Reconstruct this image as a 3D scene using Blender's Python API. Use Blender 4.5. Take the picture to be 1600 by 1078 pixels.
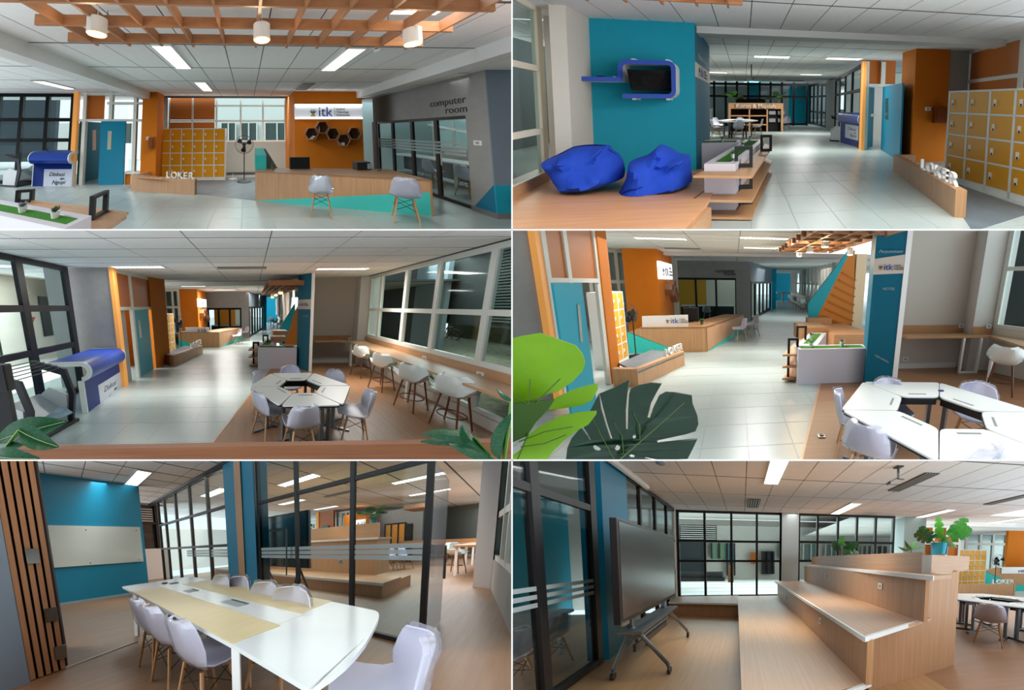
# Six rooms of one campus lobby, shown together as a collage: a case of six
# compartments, two wide and three high, seen by one camera.  Every room is a
# raked stage set: it is modelled in metres in its own axes (x across, y into
# the room, z up, the eye of its viewer above x = y = 0) and its three axis
# vectors give the set its slope and its depth in the case.
import bpy, bmesh, math, random
from mathutils import Vector, Matrix
PI = math.pi
S = bpy.context.scene
COL = S.collection
for o in list(bpy.data.objects):
    bpy.data.objects.remove(o)

# ---------------------------------------------------------------- camera, sky, exposure
cam = bpy.data.objects.new('camera', bpy.data.cameras.new('camera'))
COL.objects.link(cam)
cam.data.sensor_width = 36
cam.data.lens = 27
cam.data.clip_start, cam.data.clip_end = 0.05, 2000
cam.rotation_euler = (PI / 2, 0, 0)
S.camera = cam
wd = bpy.data.worlds.new('daylight')
S.world = wd
wd.use_nodes = True
wd.node_tree.nodes['Background'].inputs[0].default_value = (0.86, 0.94, 1.0, 1)
wd.node_tree.nodes['Background'].inputs[1].default_value = 1.7
S.view_settings.view_transform = 'Standard'
S.view_settings.look = 'None'
S.view_settings.gamma = 1
S.view_settings.use_curve_mapping = False
S.view_settings.exposure = -0.06
S.cycles.max_bounces = 8
S.cycles.diffuse_bounces = 4
S.cycles.glossy_bounces = 3
S.cycles.transmission_bounces = 6
S.cycles.transparent_max_bounces = 24
S.cycles.sample_clamp_indirect = 4
S.cycles.caustics_reflective = False
S.cycles.caustics_refractive = False

# ---------------------------------------------------------------- the case and its rooms
ROOM = {}
X0, X1, Y0, Y1 = -1, 1, -1, 1
SLOPE = ((-9, 0), (0, 9)), ((-9, -.15), (-.15, .15), (.15, 9))
EDGE = (.56, .72)                                  # slopes of the outer ends of the case
NEAR = 1.15


def room(n, right, depth, up, base):
    ROOM['n'] = n
    ROOM['m'] = Matrix((right, depth, up)).transposed()
    ROOM['b'] = Vector(base)
    c, r = (n - 1) % 2, (n - 1) // 2
    e = .0009
    xl, xr = (-EDGE[1], -e) if c == 0 else (e, EDGE[1])
    zl, zh = ((.15 + e, EDGE[0]), (-.15 + e, .15 - e), (-EDGE[0], -.15 - e))[r]
    ROOM['cut'] = (Vector((1, -xl, 0)), Vector((-1, xr, 0)), Vector((0, -zl, 1)), Vector((0, zh, -1)))
    ROOM['win'] = (xl, xr, zl, zh)


def W(p):
    return ROOM['m'] @ Vector(p) + ROOM['b']


def seen(p, slack=.02):
    w = W(p)
    if w.y < NEAR:
        return False
    a, b, c, d = ROOM['win']
    u, v = w.x / w.y, w.z / w.y
    return a - slack < u < b + slack and c - slack < v < d + slack and abs(u) < .70 and abs(v) < .48


def pixels(p, q):
    a, b = W(p), W(q)
    if min(a.y, b.y) < NEAR:
        return 99
    return 1200 * math.hypot(a.x / a.y - b.x / b.y, a.z / a.y - b.z / b.y)


# ---------------------------------------------------------------- materials
def lin(c):
    c /= 255
    return c / 12.92 if c <= .04045 else ((c + .055) / 1.055) ** 2.4


def rgb(h):
    return tuple(lin(int(h[i:i + 2], 16)) for i in (0, 2, 4)) + (1,)


MATS = {}


def mat(name, col, rough=.5, metal=0, spec=.22, grain=None, col2=None, amount=.5, bump=0, emit=0, tint=0, coat=0):
    """grain: noise scale along the room's x, y, z (metres)."""
    if name in MATS:
        return MATS[name]
    m = bpy.data.materials.new(name)
    m.use_nodes = True
    N, L = m.node_tree.nodes, m.node_tree.links
    b = N['Principled BSDF']
    c = rgb(col)
    b.inputs['Base Color'].default_value = c
    b.inputs['Roughness'].default_value = rough
    b.inputs['Metallic'].default_value = metal
    b.inputs['Specular IOR Level'].default_value = spec
    b.inputs['Coat Weight'].default_value = coat
    if emit:
        b.inputs['Emission Color'].default_value = c
        b.inputs['Emission Strength'].default_value = emit
    out = None
    if grain:
        at = N.new('ShaderNodeAttribute'); at.attribute_name = 'rc'
        mp = N.new('ShaderNodeMapping'); mp.inputs['Scale'].default_value = grain
        nz = N.new('ShaderNodeTexNoise'); nz.inputs['Scale'].default_value = 1
        nz.inputs['Detail'].default_value = 5; nz.inputs['Roughness'].default_value = .6
        L.new(at.outputs['Vector'], mp.inputs[0]); L.new(mp.outputs[0], nz.inputs['Vector'])
        rp = N.new('ShaderNodeValToRGB')
        rp.color_ramp.elements[0].position = .5 - amount / 2
        rp.color_ramp.elements[1].position = .5 + amount / 2
        rp.color_ramp.elements[0].color = rgb(col2 or col)
        rp.color_ramp.elements[1].color = c
        L.new(nz.outputs[0], rp.inputs[0])
        out = rp.outputs[0]
        if bump:
            bp = N.new('ShaderNodeBump'); bp.inputs['Strength'].default_value = bump
            bp.inputs['Distance'].default_value = .01
            L.new(nz.outputs[0], bp.inputs['Height']); L.new(bp.outputs[0], b.inputs['Normal'])
    if tint:
        oi = N.new('ShaderNodeObjectInfo')
        mr = N.new('ShaderNodeMapRange'); mr.inputs[3].default_value = 1 - tint; mr.inputs[4].default_value = 1
        hs = N.new('ShaderNodeHueSaturation')
        L.new(oi.outputs['Random'], mr.inputs[0]); L.new(mr.outputs[0], hs.inputs['Value'])
        if out:
            L.new(out, hs.inputs['Color'])
        else:
            hs.inputs['Color'].default_value = c
        out = hs.outputs[0]
    if out:
        L.new(out, b.inputs['Base Color'])
    MATS[name] = m
    return m


def glass(name, tint='E8F2F2', gloss=.12, haze=0.0, hazecol='C8D4D4'):
    """a pane: clear, with a mirror sheen and, if hazy, some milky film"""
    if name in MATS:
        return MATS[name]
    m = bpy.data.materials.new(name)
    m.use_nodes = True
    N, L = m.node_tree.nodes, m.node_tree.links
    N.remove(N['Principled BSDF'])
    t = N.new('ShaderNodeBsdfTransparent'); t.inputs[0].default_value = rgb(tint)
    g = N.new('ShaderNodeBsdfGlossy'); g.inputs['Roughness'].default_value = .04
    fr = N.new('ShaderNodeLayerWeight'); fr.inputs[0].default_value = .35
    mr = N.new('ShaderNodeMapRange'); mr.inputs[3].default_value = gloss * .5; mr.inputs[4].default_value = min(1, gloss * 3)
    L.new(fr.outputs['Fresnel'], mr.inputs[0])
    mx = N.new('ShaderNodeMixShader')
    L.new(mr.outputs[0], mx.inputs[0]); L.new(t.outputs[0], mx.inputs[1]); L.new(g.outputs[0], mx.inputs[2])
    o = mx
    if haze:
        d = N.new('ShaderNodeBsdfDiffuse'); d.inputs[0].default_value = rgb(hazecol)
        o = N.new('ShaderNodeMixShader'); o.inputs[0].default_value = haze
        L.new(mx.outputs[0], o.inputs[1]); L.new(d.outputs[0], o.inputs[2])
    L.new(o.outputs[0], N['Material Output'].inputs[0])
    MATS[name] = m
    return m


# ---------------------------------------------------------------- geometry in room metres
class G:
    def __init__(s):
        s.v, s.f = [], []

    def add(s, vs, fs):
        b = len(s.v)
        s.v += [tuple(v) for v in vs]
        s.f += [tuple(b + i for i in f) for f in fs]
        return s

    def box(s, x0, y0, z0, x1, y1, z1):
        return s.hexa([(x0, y0, z0), (x1, y0, z0), (x1, y1, z0), (x0, y1, z0), (x0, y0, z1), (x1, y0, z1), (x1, y1, z1), (x0, y1, z1)])

    def hexa(s, p):
        return s.add(p, [(3, 2, 1, 0), (4, 5, 6, 7), (0, 1, 5, 4), (1, 2, 6, 5), (2, 3, 7, 6), (3, 0, 4, 7)])

    def cbox(s, c, size, yaw=0):
        a, b, h = size[0] / 2, size[1] / 2, size[2] / 2
        co, si = math.cos(yaw), math.sin(yaw)
        return s.hexa([(c[0] + x * co - y * si, c[1] + x * si + y * co, c[2] + z) for z in (-h, h) for x, y in ((-a, -b), (a, -b), (a, b), (-a, b))])

    def prism(s, pts, ext):
        e = Vector(ext); n = len(pts)
        p = [Vector(q) for q in pts]
        return s.add(p + [q + e for q in p], [tuple(range(n - 1, -1, -1)), tuple(range(n, 2 * n))] + [(i, (i + 1) % n, n + (i + 1) % n, n + i) for i in range(n)])

    def slab(s, xy, z0, z1):
        return s.prism([(x, y, z0) for x, y in xy], (0, 0, z1 - z0))

    def wall(s, p, q, z0, z1, t=.1):
        """upright slab from floor point p to q, thickness t to its far side"""
        d = Vector((q[0] - p[0], q[1] - p[1])); n = Vector((-d.y, d.x)).normalized() * t
        return s.slab([tuple(p), tuple(q), (q[0] + n.x, q[1] + n.y), (p[0] + n.x, p[1] + n.y)], z0, z1)

    def tube(s, pts, r, n=8, closed=False):
        P = [Vector(p) for p in pts]
        R = r if isinstance(r, (list, tuple)) else [r] * len(P)
        rings = []
        up = Vector((0, 0, 1))
        for i, p in enumerate(P):
            a = P[i - 1] if (i or closed) else p
            b = P[(i + 1) % len(P)] if (i < len(P) - 1 or closed) else p
            t = (b - a).normalized()
            u = t.cross(up if abs(t.z) < .95 else Vector((0, 1, 0))).normalized()
            w = u.cross(t)
            rings.append([p + (u * math.cos(2 * PI * k / n) + w * math.sin(2 * PI * k / n)) * R[i] for k in range(n)])
        m = len(P)
        f = []
        for i in range(m if closed else m - 1):
            for k in range(n):
                j = (i + 1) % m
                f.append((i * n + k, i * n + (k + 1) % n, j * n + (k + 1) % n, j * n + k))
        if not closed:
            f += [tuple(range(n)), tuple(range(m * n - 1, (m - 1) * n - 1, -1))]
        return s.add([v for g in rings for v in g], f)

    def lathe(s, prof, c=(0, 0, 0), n=16):
        v, f = [], []
        for r, z in prof:
            for k in range(n):
                v.append((c[0] + r * math.cos(2 * PI * k / n), c[1] + r * math.sin(2 * PI * k / n), c[2] + z))
        for i in range(len(prof) - 1):
            for k in range(n):
                f.append((i * n + k, i * n + (k + 1) % n, (i + 1) * n + (k + 1) % n, (i + 1) * n + k))
        f += [tuple(range(n - 1, -1, -1)), tuple((len(prof) - 1) * n + k for k in range(n))]
        return s.add(v, f)

    def grid(s, rows, close=False, thick=None):
        """rows: list of equal lists of points; thick: offset vector function for a second skin"""
        n, m = len(rows), len(rows[0])
        f = [(i * m + j, i * m + j + 1, (i + 1) * m + j + 1, (i + 1) * m + j) for i in range(n - 1) for j in range(m - 1)]
        if close:
            f += [(i * m + m - 1, i * m, (i + 1) * m, (i + 1) * m + m - 1) for i in range(n - 1)]
        return s.add([p for r in rows for p in r], f)

    def at(s, x, y, z, yaw=0, sc=1):
        co, si = math.cos(yaw) * sc, math.sin(yaw) * sc
        s.v = [(x + a * co - b * si, y + a * si + b * co, z + c * sc) for a, b, c in s.v]
        return s


def prop(o, label=None, cat=None, group=None, kind=None):
    for k, v in (('label', label), ('category', cat), ('group', group), ('kind', kind)):
        if v:
            o[k] = v
    return o


def thing(name, at, label, cat, group=None, kind=None):
    o = bpy.data.objects.new(name, None)
    o.empty_display_size = .1
    COL.objects.link(o)
    o.location = W(at)
    return prop(o, label, cat, group, kind)


def build(name, g, m, parent=None, label=None, cat=None, group=None, kind=None, smooth=False, bevel=0, solid=0, sub=0):
    if not g.v:
        return None
    bm = bmesh.new()
    vs = [bm.verts.new(v) for v in g.v]
    for f in g.f:
        try:
            bm.faces.new([vs[i] for i in f])
        except ValueError:
            pass
    bmesh.ops.recalc_face_normals(bm, faces=bm.faces[:])
    if sub:
        bmesh.ops.subdivide_edges(bm, edges=bm.edges[:], cuts=sub, use_grid_fill=True, smooth=1)
    if solid:
        bmesh.ops.solidify(bm, geom=bm.faces[:], thickness=solid)
    if bevel:
        bmesh.ops.bevel(bm, geom=[e for e in bm.edges if len(e.link_faces) == 2 and e.calc_face_angle(0) > .5], offset=bevel, segments=2, affect='EDGES', profile=.6)
    lay = bm.verts.layers.float_vector.new('rc')
    root = parent
    while root is not None and root.parent is not None:
        root = root.parent
    if parent is None:
        lo = [min(v[i] for v in g.v) for i in range(3)]; hi = [max(v[i] for v in g.v) for i in range(3)]
        org = W(((lo[0] + hi[0]) / 2, (lo[1] + hi[1]) / 2, lo[2]))
    else:
        org = ORIGIN.get(parent.name) or root.location.copy()
    out = False
    M, B = ROOM['m'], ROOM['b']
    for v in bm.verts:
        v[lay] = v.co.copy()
        v.co = M @ v.co + B
        if v.co.y < NEAR or any(n.dot(v.co) < 0 for n in ROOM['cut']):
            out = True
    if out:
        for n in ROOM['cut'] + (Vector((0, 1, 0)),):
            bmesh.ops.bisect_plane(bm, geom=bm.verts[:] + bm.edges[:] + bm.faces[:], dist=1e-6, plane_co=(0, NEAR, 0) if n.z == 0 and n.x == 0 else (0, 0, 0), plane_no=n, clear_inner=True)
    if not bm.faces:
        bm.free()
        return None
    for v in bm.verts:
        v.co -= org
    if smooth:
        for f in bm.faces:
            f.smooth = True
    me = bpy.data.meshes.new(name)
    bm.to_mesh(me)
    bm.free()
    if smooth:
        me.set_sharp_from_angle(angle=.7)
    me.materials.append(m)
    o = bpy.data.objects.new(name, me)
    COL.objects.link(o)
    if parent is None:
        o.location = org
    else:
        o.parent = parent
    ORIGIN[o.name] = org
    return prop(o, label, cat, group, kind)


ORIGIN = {}


def pieces(name, g, m, parent, places, kind_far='tile_field', least=7, span=None):
    """alike pieces: one shared mesh laid at many places; those that show too small are joined into one part"""
    span = span or (max(v[0] for v in g.v) - min(v[0] for v in g.v), max(v[1] for v in g.v) - min(v[1] for v in g.v), max(v[2] for v in g.v) - min(v[2] for v in g.v))
    far, data, org, count = G(), None, W((0, 0, 0)), 0
    M = ROOM['m']
    base = ORIGIN.get(parent.name) or parent.location.copy()
    for p in sorted(places, key=lambda p: p[1]):
        cs = [(p[0] + a, p[1] + b, p[2] + c) for a in (0, span[0]) for b in (0, span[1]) for c in (0, span[2])]
        if not any(seen(c, .05) for c in cs):
            continue
        inside = all(seen(c, -.001) for c in cs)
        big = count < 290 and (max(pixels(cs[0], cs[4]), pixels(cs[0], cs[1]) if span[1] < .1 else 0) >= least or pixels(cs[0], cs[2]) >= least) and pixels(cs[0], cs[7]) >= 1.5 * least
        if not big:
            far.add([(v[0] + p[0], v[1] + p[1], v[2] + p[2]) for v in g.v], g.f)
        elif inside:
            if data is None:
                data = bpy.data.meshes.new(name)
                data.from_pydata([M @ Vector(v) for v in g.v], [], g.f)
                at = data.attributes.new('rc', 'FLOAT_VECTOR', 'POINT')
                at.data.foreach_set('vector', [c for v in g.v for c in v])
                data.materials.append(m)
                data.update()
            o = bpy.data.objects.new(name, data)
            COL.objects.link(o)
            o.parent = parent
            o.location = W(p) - base
            count += 1
        else:
            h = G(); h.add([(v[0] + p[0], v[1] + p[1], v[2] + p[2]) for v in g.v], g.f)
            if build(name, h, m, parent):
                count += 1
    if far.v:
        build(kind_far, far, m, parent, kind='stuff')


def text(name, body, size, org, u, v, m, parent=None, depth=.004, align='LEFT', shear=0, squeeze=1, **kw):
    cu = bpy.data.curves.new('lettering', 'FONT')
    cu.body = body
    cu.size = size
    cu.align_x = align
    cu.resolution_u = 3
    cu.shear = shear
    cu.extrude = depth / 2
    ob = bpy.data.objects.new('lettering', cu)
    me = ob.to_mesh()
    U, V = Vector(u).normalized(), Vector(v).normalized()
    Nn = U.cross(V)
    O = Vector(org)
    g = G()
    g.add([O + U * p.co.x * squeeze + V * p.co.y + Nn * (p.co.z + depth / 2 + .001) for p in me.vertices], [tuple(p.vertices) for p in me.polygons])
    ob.to_mesh_clear()
    bpy.data.objects.remove(ob)
    bpy.data.curves.remove(cu)
    return build(name, g, m, parent, **kw)


def letter_row(word, size, org, u, m, parent, depth, gap, wide=1):
    """each letter a part of its own"""
    x = 0
    O, U = Vector(org), Vector(u).normalized()
    for ch in word:
        text('letter', ch, size, O + U * x, u, (0, 0, 1), m, parent, depth, squeeze=wide)
        x += gap.get(ch, .7) * size


STRENGTH = {1: 1.1, 2: 2.6, 3: 3.6, 4: 2.4, 5: 2.1, 6: 2.1}     # brightness of each room's fittings and added fill lamps


def area(at, sx, sy, power, col=(1, .97, .92), aim=(0, 0, -1), side=(1, 0, 0)):
    """light of a fitting, or of an added fill lamp: a rectangle at room point `at`, sx along `side`, facing `aim` (both in room axes)"""
    w = W(at)
    u, v = w.x / w.y, w.z / w.y
    a, b, c, e = ROOM['win']
    if not (a < u < b and c < v < e):
        return None                                # outside its compartment: not built
    M = ROOM['m']
    xs = (M @ Vector(side)).normalized()
    third = Vector(aim).cross(Vector(side))
    ys = M @ third
    zs = -(M @ Vector(aim))
    n = xs.cross(ys).normalized()
    if n.dot(zs) < 0:
        n = -n
    ly = sy * (M @ third.normalized()).length
    yy = n.cross(xs).normalized()
    d = bpy.data.lights.new('lamp', 'AREA')
    d.shape = 'RECTANGLE'
    d.size = sx * (M @ Vector(side).normalized()).length
    d.size_y = ly
    d.energy = power * STRENGTH[ROOM['n']]
    d.color = col
    o = bpy.data.objects.new('fitting_or_fill_light', d)
    COL.objects.link(o)
    o.matrix_world = Matrix((xs, yy, n)).transposed().to_4x4()
    o.location = W(at)
    return o


def bulb(at, power, r=.05, col=(1, .75, .45)):
    d = bpy.data.lights.new('bulb', 'POINT')
    d.energy = power
    d.shadow_soft_size = r
    d.color = col
    o = bpy.data.objects.new('bulb_light', d)
    COL.objects.link(o)
    o.location = W(at)
    return o


# ---------------------------------------------------------------- palette
WOODZ = mat('laminate_upright', 'C4986F', .45, grain=(38, 38, 1.2), col2='AC7E58', amount=.45)
WOODX = mat('laminate_across', 'C4986F', .42, grain=(1.2, 40, 40), col2='AF825C', amount=.45)
WOODY = mat('laminate_inward', 'C4986F', .42, grain=(40, 1.2, 40), col2='AF825C', amount=.45)
WOODF = mat('laminate_flat_grain', 'C4986F', .42, grain=(1.5, 1.5, 45), col2='AF825C', amount=.45)
DECK = mat('deck_laminate', 'D9A67C', .4, grain=(1.0, 22, 22), col2='C48D62', amount=.45)
SLAT = mat('ceiling_slat_wood', 'A8754F', .5, grain=(6, 6, 30), col2='90613F', amount=.5)
WHITE = mat('white_paint', 'E9E9E6', .5)
FRAMEW = mat('white_window_frame', 'DDDDD4', .45)
BLACKF = mat('black_frame_paint', '17181A', .5)
BLACK = mat('black_plastic', '1B1B1D', .45)
DGREY = mat('dark_grey_metal', '3A3D42', .4, metal=.4)
CHROME = mat('brushed_steel', 'B8BCC0', .25, metal=1)
CEIL = mat('ceiling_tile', 'F3F2F0', .9, tint=.04, grain=(9, 9, 9), col2='ECEBE8', amount=.6)
CEILW = mat('ceiling_plain', 'E2DED8', .9)
JOINT = mat('ceiling_joint', '5C5B59', .9)
SOFFIT = mat('soffit_paint', 'DAD9D6', .9)
FLOOR = mat('polished_tile', 'BAC6C3', .26, spec=.12, tint=.03, grain=(2, 2, 2), col2='B0BDBA', amount=.6)
FJOINT = mat('floor_joint', '8F9C99', .5, spec=.05)
SLATE = mat('slate_floor', '6F7C84', .4, grain=(3, 3, 3), col2='59646A', amount=.5)
PLANKY = mat('vinyl_floor', 'B08460', .4, grain=(14, .8, 10), col2='9A6E4C', amount=.5)
PLANKX = mat('vinyl_floor_across', 'A87C5A', .4, grain=(.8, 14, 10), col2='936848', amount=.5)
ORANGE = mat('orange_wall', 'C97522', .7, spec=.08, grain=(2, 2, 2), col2='C26D1D', amount=.7)
ORANGEP = mat('orange_panel', 'BC6A2C', .45, spec=.2)
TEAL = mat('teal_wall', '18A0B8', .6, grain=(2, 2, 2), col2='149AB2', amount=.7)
TURQ = mat('turquoise_laminate', '3CBFB4', .5)
TEALD = mat('teal_door', '147A99', .45)
GREYW = mat('cement_grey_wall', 'A19F9B', .85, grain=(5, 5, 5), col2='959390', amount=.6)
CREAM = mat('cream_wall', 'D9D2C6', .8)
YELLOW = mat('locker_yellow', 'E0A01E', .4, tint=.06)
LWHITE = mat('locker_white', 'E6E8E6', .4)
SHELL = mat('white_chair_shell', 'D9D9EA', .35, spec=.5)
WRAP = glass('plastic_film', 'FAFAFC', .16, .10, 'F2F2FA')
BEECH = mat('beech_leg', 'C9996C', .5, grain=(40, 40, 3), col2='B98858', amount=.5)
WIRE = mat('black_wire', '141414', .4)
STOOL = mat('stool_shell', 'DCE3E0', .4)
STOOLW = mat('stool_leg_wood', '6B3A22', .4, grain=(30, 30, 2), col2='58301C', amount=.5)
DESKT = mat('desk_top_white', 'E9EDEA', .3)
BLUEB = mat('blue_laminate', '1B3F9A', .4)
BLUED = mat('blue_front', '14307C', .5, spec=.2)
BEAN = mat('beanbag_fabric', '2450CC', .75, grain=(8, 8, 8), col2='1F47BC', amount=.6, bump=.15)
GRASS = mat('artificial_turf', '3F8A1E', .9, grain=(60, 60, 60), col2='2A6A10', amount=.5, bump=1)
PLANTER = mat('planter_white', 'CFCAD2', .4)
LIT = mat('lit_diffuser', 'FFFDF6', .5, emit=3.2)
LITW = mat('lit_warm', 'FFD89A', .5, emit=2.0)
SIGNLIT = mat('lit_sign_face', 'E4E8F0', .5, emit=.22)
PANE = glass('window_pane', gloss=.02)
PANEB = glass('partition_pane', 'E6EEEE', .018)
FROST = glass('frosted_stripe', 'E8F0F0', .05, .55, 'C4CFCF')
INK = mat('dark_lettering', '26262C', .6)
INKB = mat('blue_lettering', '1E4FA0', .5)
SLEAF = mat('dark_leaf', '36743C', .4, spec=.1, grain=(20, 20, 20), col2='28582E', amount=.6)
GLEAF = mat('green_leaf', '3D8A2A', .4, grain=(20, 20, 20), col2='2E7020', amount=.6)
STEM = mat('plant_stem', '5B8A35', .5)
OUTW = mat('outside_wall', 'E4E2DA', .8)
OUTF = mat('outside_paving', 'F0F1EE', .6)
DARKG = mat('dark_pane_backing', '23292C', .3)


# ---------------------------------------------------------------- builders
def rot(x, y, a):
    return x * math.cos(a) - y * math.sin(a), x * math.sin(a) + y * math.cos(a)


def ob(g, O, u, n, a0, a1, b0, b1, z0, z1):
    """box in a frame: a along u, b along n (both unit floor vectors), from floor point O"""
    P = lambda a, b, z: (O[0] + u[0] * a + n[0] * b, O[1] + u[1] * a + n[1] * b, z)
    return g.hexa([P(a0, b0, z0), P(a1, b0, z0), P(a1, b1, z0), P(a0, b1, z0), P(a0, b0, z1), P(a1, b0, z1), P(a1, b1, z1), P(a0, b1, z1)])


def unit(p, q):
    d = Vector((q[0] - p[0], q[1] - p[1]))
    return d.normalized()


def floor_tiles(x0, x1, y0, y1, step=.6, z=0, m=FLOOR, back=FJOINT, name='floor', ox=0, oy=0, gap=.004):
    r = build(name, G().box(x0, y0, z - .1, x1, y1, z - .002), back, kind='structure')
    g = G().add([(gap, gap, 0), (step - gap, gap, 0), (step - gap, step - gap, 0), (gap, step - gap, 0), (gap, gap, -.004), (step - gap, gap, -.004), (step - gap, step - gap, -.004), (gap, step - gap, -.004)],
                [(0, 1, 2, 3), (0, 4, 5, 1), (1, 5, 6, 2), (2, 6, 7, 3), (3, 7, 4, 0)])
    pl = []
    x = x0 + ox
    while x < x1:
        y = y0 + oy
        while y < y1:
            pl.append((x, y, z))
            y += step
        x += step
    pieces('tile', g, m, r, pl, least=9)
    return r


def ceiling(x0, x1, y0, y1, z, tx=.6, ty=1.2, ox=0, oy=0, holes=(), m=CEIL, name='ceiling', least=8):
    r = build(name, G().box(x0, y0, z + .006, x1, y1, z + .08), JOINT, kind='structure')
    e, h = .008, .022
    g = G().add([(e, h, 0), (tx - e, h, 0), (tx - e, ty - h, 0), (e, ty - h, 0), (e, h, .005), (tx - e, h, .005), (tx - e, ty - h, .005), (e, ty - h, .005)],
                [(3, 2, 1, 0), (0, 1, 5, 4), (1, 2, 6, 5), (2, 3, 7, 6), (3, 0, 4, 7)])
    pl = []
    n0, n1 = math.floor((x0 - ox) / tx), math.ceil((x1 - ox) / tx)
    m0, m1 = math.floor((y0 - oy) / ty), math.ceil((y1 - oy) / ty)
    for i in range(n0, n1):
        for j in range(m0, m1):
            px, py = ox + i * tx, oy + j * ty
            if px + tx / 2 < x0 or px + tx / 2 > x1 or py + ty / 2 < y0 or py + ty / 2 > y1:
                continue
            if any(hx0 < px + tx / 2 < hx1 and hy0 < py + ty / 2 < hy1 for hx0, hy0, hx1, hy1 in holes):
                continue
            pl.append((px, py, z))
    pieces('tile', g, m, r, pl, least=least)
    return r


def light_fixture(cx, cy, z, lx, ly, label, power, group=None, louvre=False, col=(1, .98, .94), emit=LIT, frame=WHITE):
    t = thing('fluorescent_light', (cx, cy, z - .03), label, 'ceiling light', group)
    f = G(); e = .02
    for a in (-1, 1):
        f.box(cx - lx / 2, cy + a * (ly / 2) - e / 2, z - .022, cx + lx / 2, cy + a * (ly / 2) + e / 2, z + .004)
        f.box(cx + a * (lx / 2) - e / 2, cy - ly / 2, z - .022, cx + a * (lx / 2) + e / 2, cy + ly / 2, z + .004)
    build('frame', f, frame, t)
    build('diffuser', G().box(cx - lx / 2 + .01, cy - ly / 2 + .01, z - .012, cx + lx / 2 - .01, cy + ly / 2 - .01, z - .004), emit, t)
    if louvre:
        g = G(); n = 12
        for i in range(1, n):
            if lx > ly:
                x = cx - lx / 2 + lx * i / n
                g.box(x - .006, cy - ly / 2, z - .022, x + .006, cy + ly / 2, z - .013)
            else:
                y = cy - ly / 2 + ly * i / n
                g.box(cx - lx / 2, y - .006, z - .022, cx + lx / 2, y + .006, z - .013)
        build('louvre', g, CHROME, t)
    if power:
        area((cx, cy, z - .05), lx, ly, power, col)
    return t


def vent(cx, cy, z, lx, ly, label, group=None):
    t = thing('air_grille', (cx, cy, z - .02), label, 'air vent', group)
    build('backing', G().box(cx - lx / 2, cy - ly / 2, z - .006, cx + lx / 2, cy + ly / 2, z + .002), mat('grille_back', '4A4A48', .8), t)
    n = 5
    for i in range(n):
        if lx > ly:
            y = cy - ly / 2 + ly * (i + .5) / n
            g = G().box(cx - lx / 2, y - ly / n * .28, z - .02, cx + lx / 2, y + ly / n * .28, z - .008)
        else:
            x = cx - lx / 2 + lx * (i + .5) / n
            g = G().box(x - lx / n * .28, cy - ly / 2, z - .02, x + lx / n * .28, cy + ly / 2, z - .008)
        build('slat', g, mat('grille_slat', '8E8E8A', .5), t)
    return t


def shell_chair(x, y, yaw, label, group=None, z=0, wrap=True, low=False, sc=1.0):
    t = thing('shell_chair', (x, y, z), label, 'chair', group)
    prof = [(.235, .435, .17), (.225, .448, .20), (.14, .437, .225), (.02, .425, .235), (-.09, .43, .236), (-.165, .465, .235), (-.205, .53, .23), (-.23, .61, .222), (-.25, .70, .208), (-.268, .77, .185), (-.275, .805, .15), (-.273, .82, .09)]
    n = 6 if low else 10
    if low:
        prof = prof[::2] + [prof[-1]]

    def rows(grow=0, jit=None):
        out = []
        for py, pz, w in prof:
            r = []
            back = max(0, min(1, (pz - .45) / .12))
            for i in range(n + 1):
                u = -1 + 2 * i / n
                c = abs(u) ** 2.4
                X = (w + grow) * math.copysign(abs(u) ** .9, u)
                Y = py + back * .085 * c - (grow * back)
                Z = pz + (1 - back) * .055 * c + (grow if pz > .78 else 0) - (1 - back) * grow
                if jit:
                    X += jit.uniform(-.007, .007); Y += jit.uniform(-.009, .006); Z += jit.uniform(-.006, .01)
                r.append((X, Y, Z))
            out.append(r)
        return out
    build('seat_shell', G().grid(rows()).at(x, y, z, yaw, sc), SHELL, t, smooth=True, solid=.008)
    if wrap:
        rnd = random.Random(int(abs(x * 97 + y * 31) * 100))
        build('plastic_wrap', G().grid(rows(.016, rnd)[2:]).at(x, y, z, yaw, sc), WRAP, t, smooth=True)
    k = 6 if low else 8
    for sx in (-1, 1):
        for sy in (-1, 1):
            build('leg', G().tube([(sx * .125, sy * .12 - .01, .415), (sx * .2, sy * .2 - .01, 0)], [.017, .011], k).at(x, y, z, yaw, sc), BEECH, t, smooth=True)
    b = G()
    for sx in (-1, 1):
        b.tube([(sx * .13, -.14, .39), (sx * .165, .14, .24)], .005, 4)
        b.tube([(sx * .13, .12, .39), (sx * .165, -.16, .24)], .005, 4)
        b.tube([(-.14 * sx, .13, .37), (.165 * sx, .15, .22)], .005, 4)
        b.tube([(-.14 * sx, -.14, .37), (.165 * sx, -.16, .22)], .005, 4)
    build('brace', b.at(x, y, z, yaw, sc), WIRE, t)
    return t


def round_poly(pts, r, n=4):
    out = []
    m = len(pts)
    for i in range(m):
        p, a, b = Vector(pts[i]), Vector(pts[i - 1]), Vector(pts[(i + 1) % m])
        da, db = (a - p).normalized(), (b - p).normalized()
        for k in range(n + 1):
            s = k / n
            q = (p + da * r) * (1 - s) ** 2 + p * 2 * s * (1 - s) + (p + db * r) * s * s
            out.append((q.x, q.y))
    return out


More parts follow.
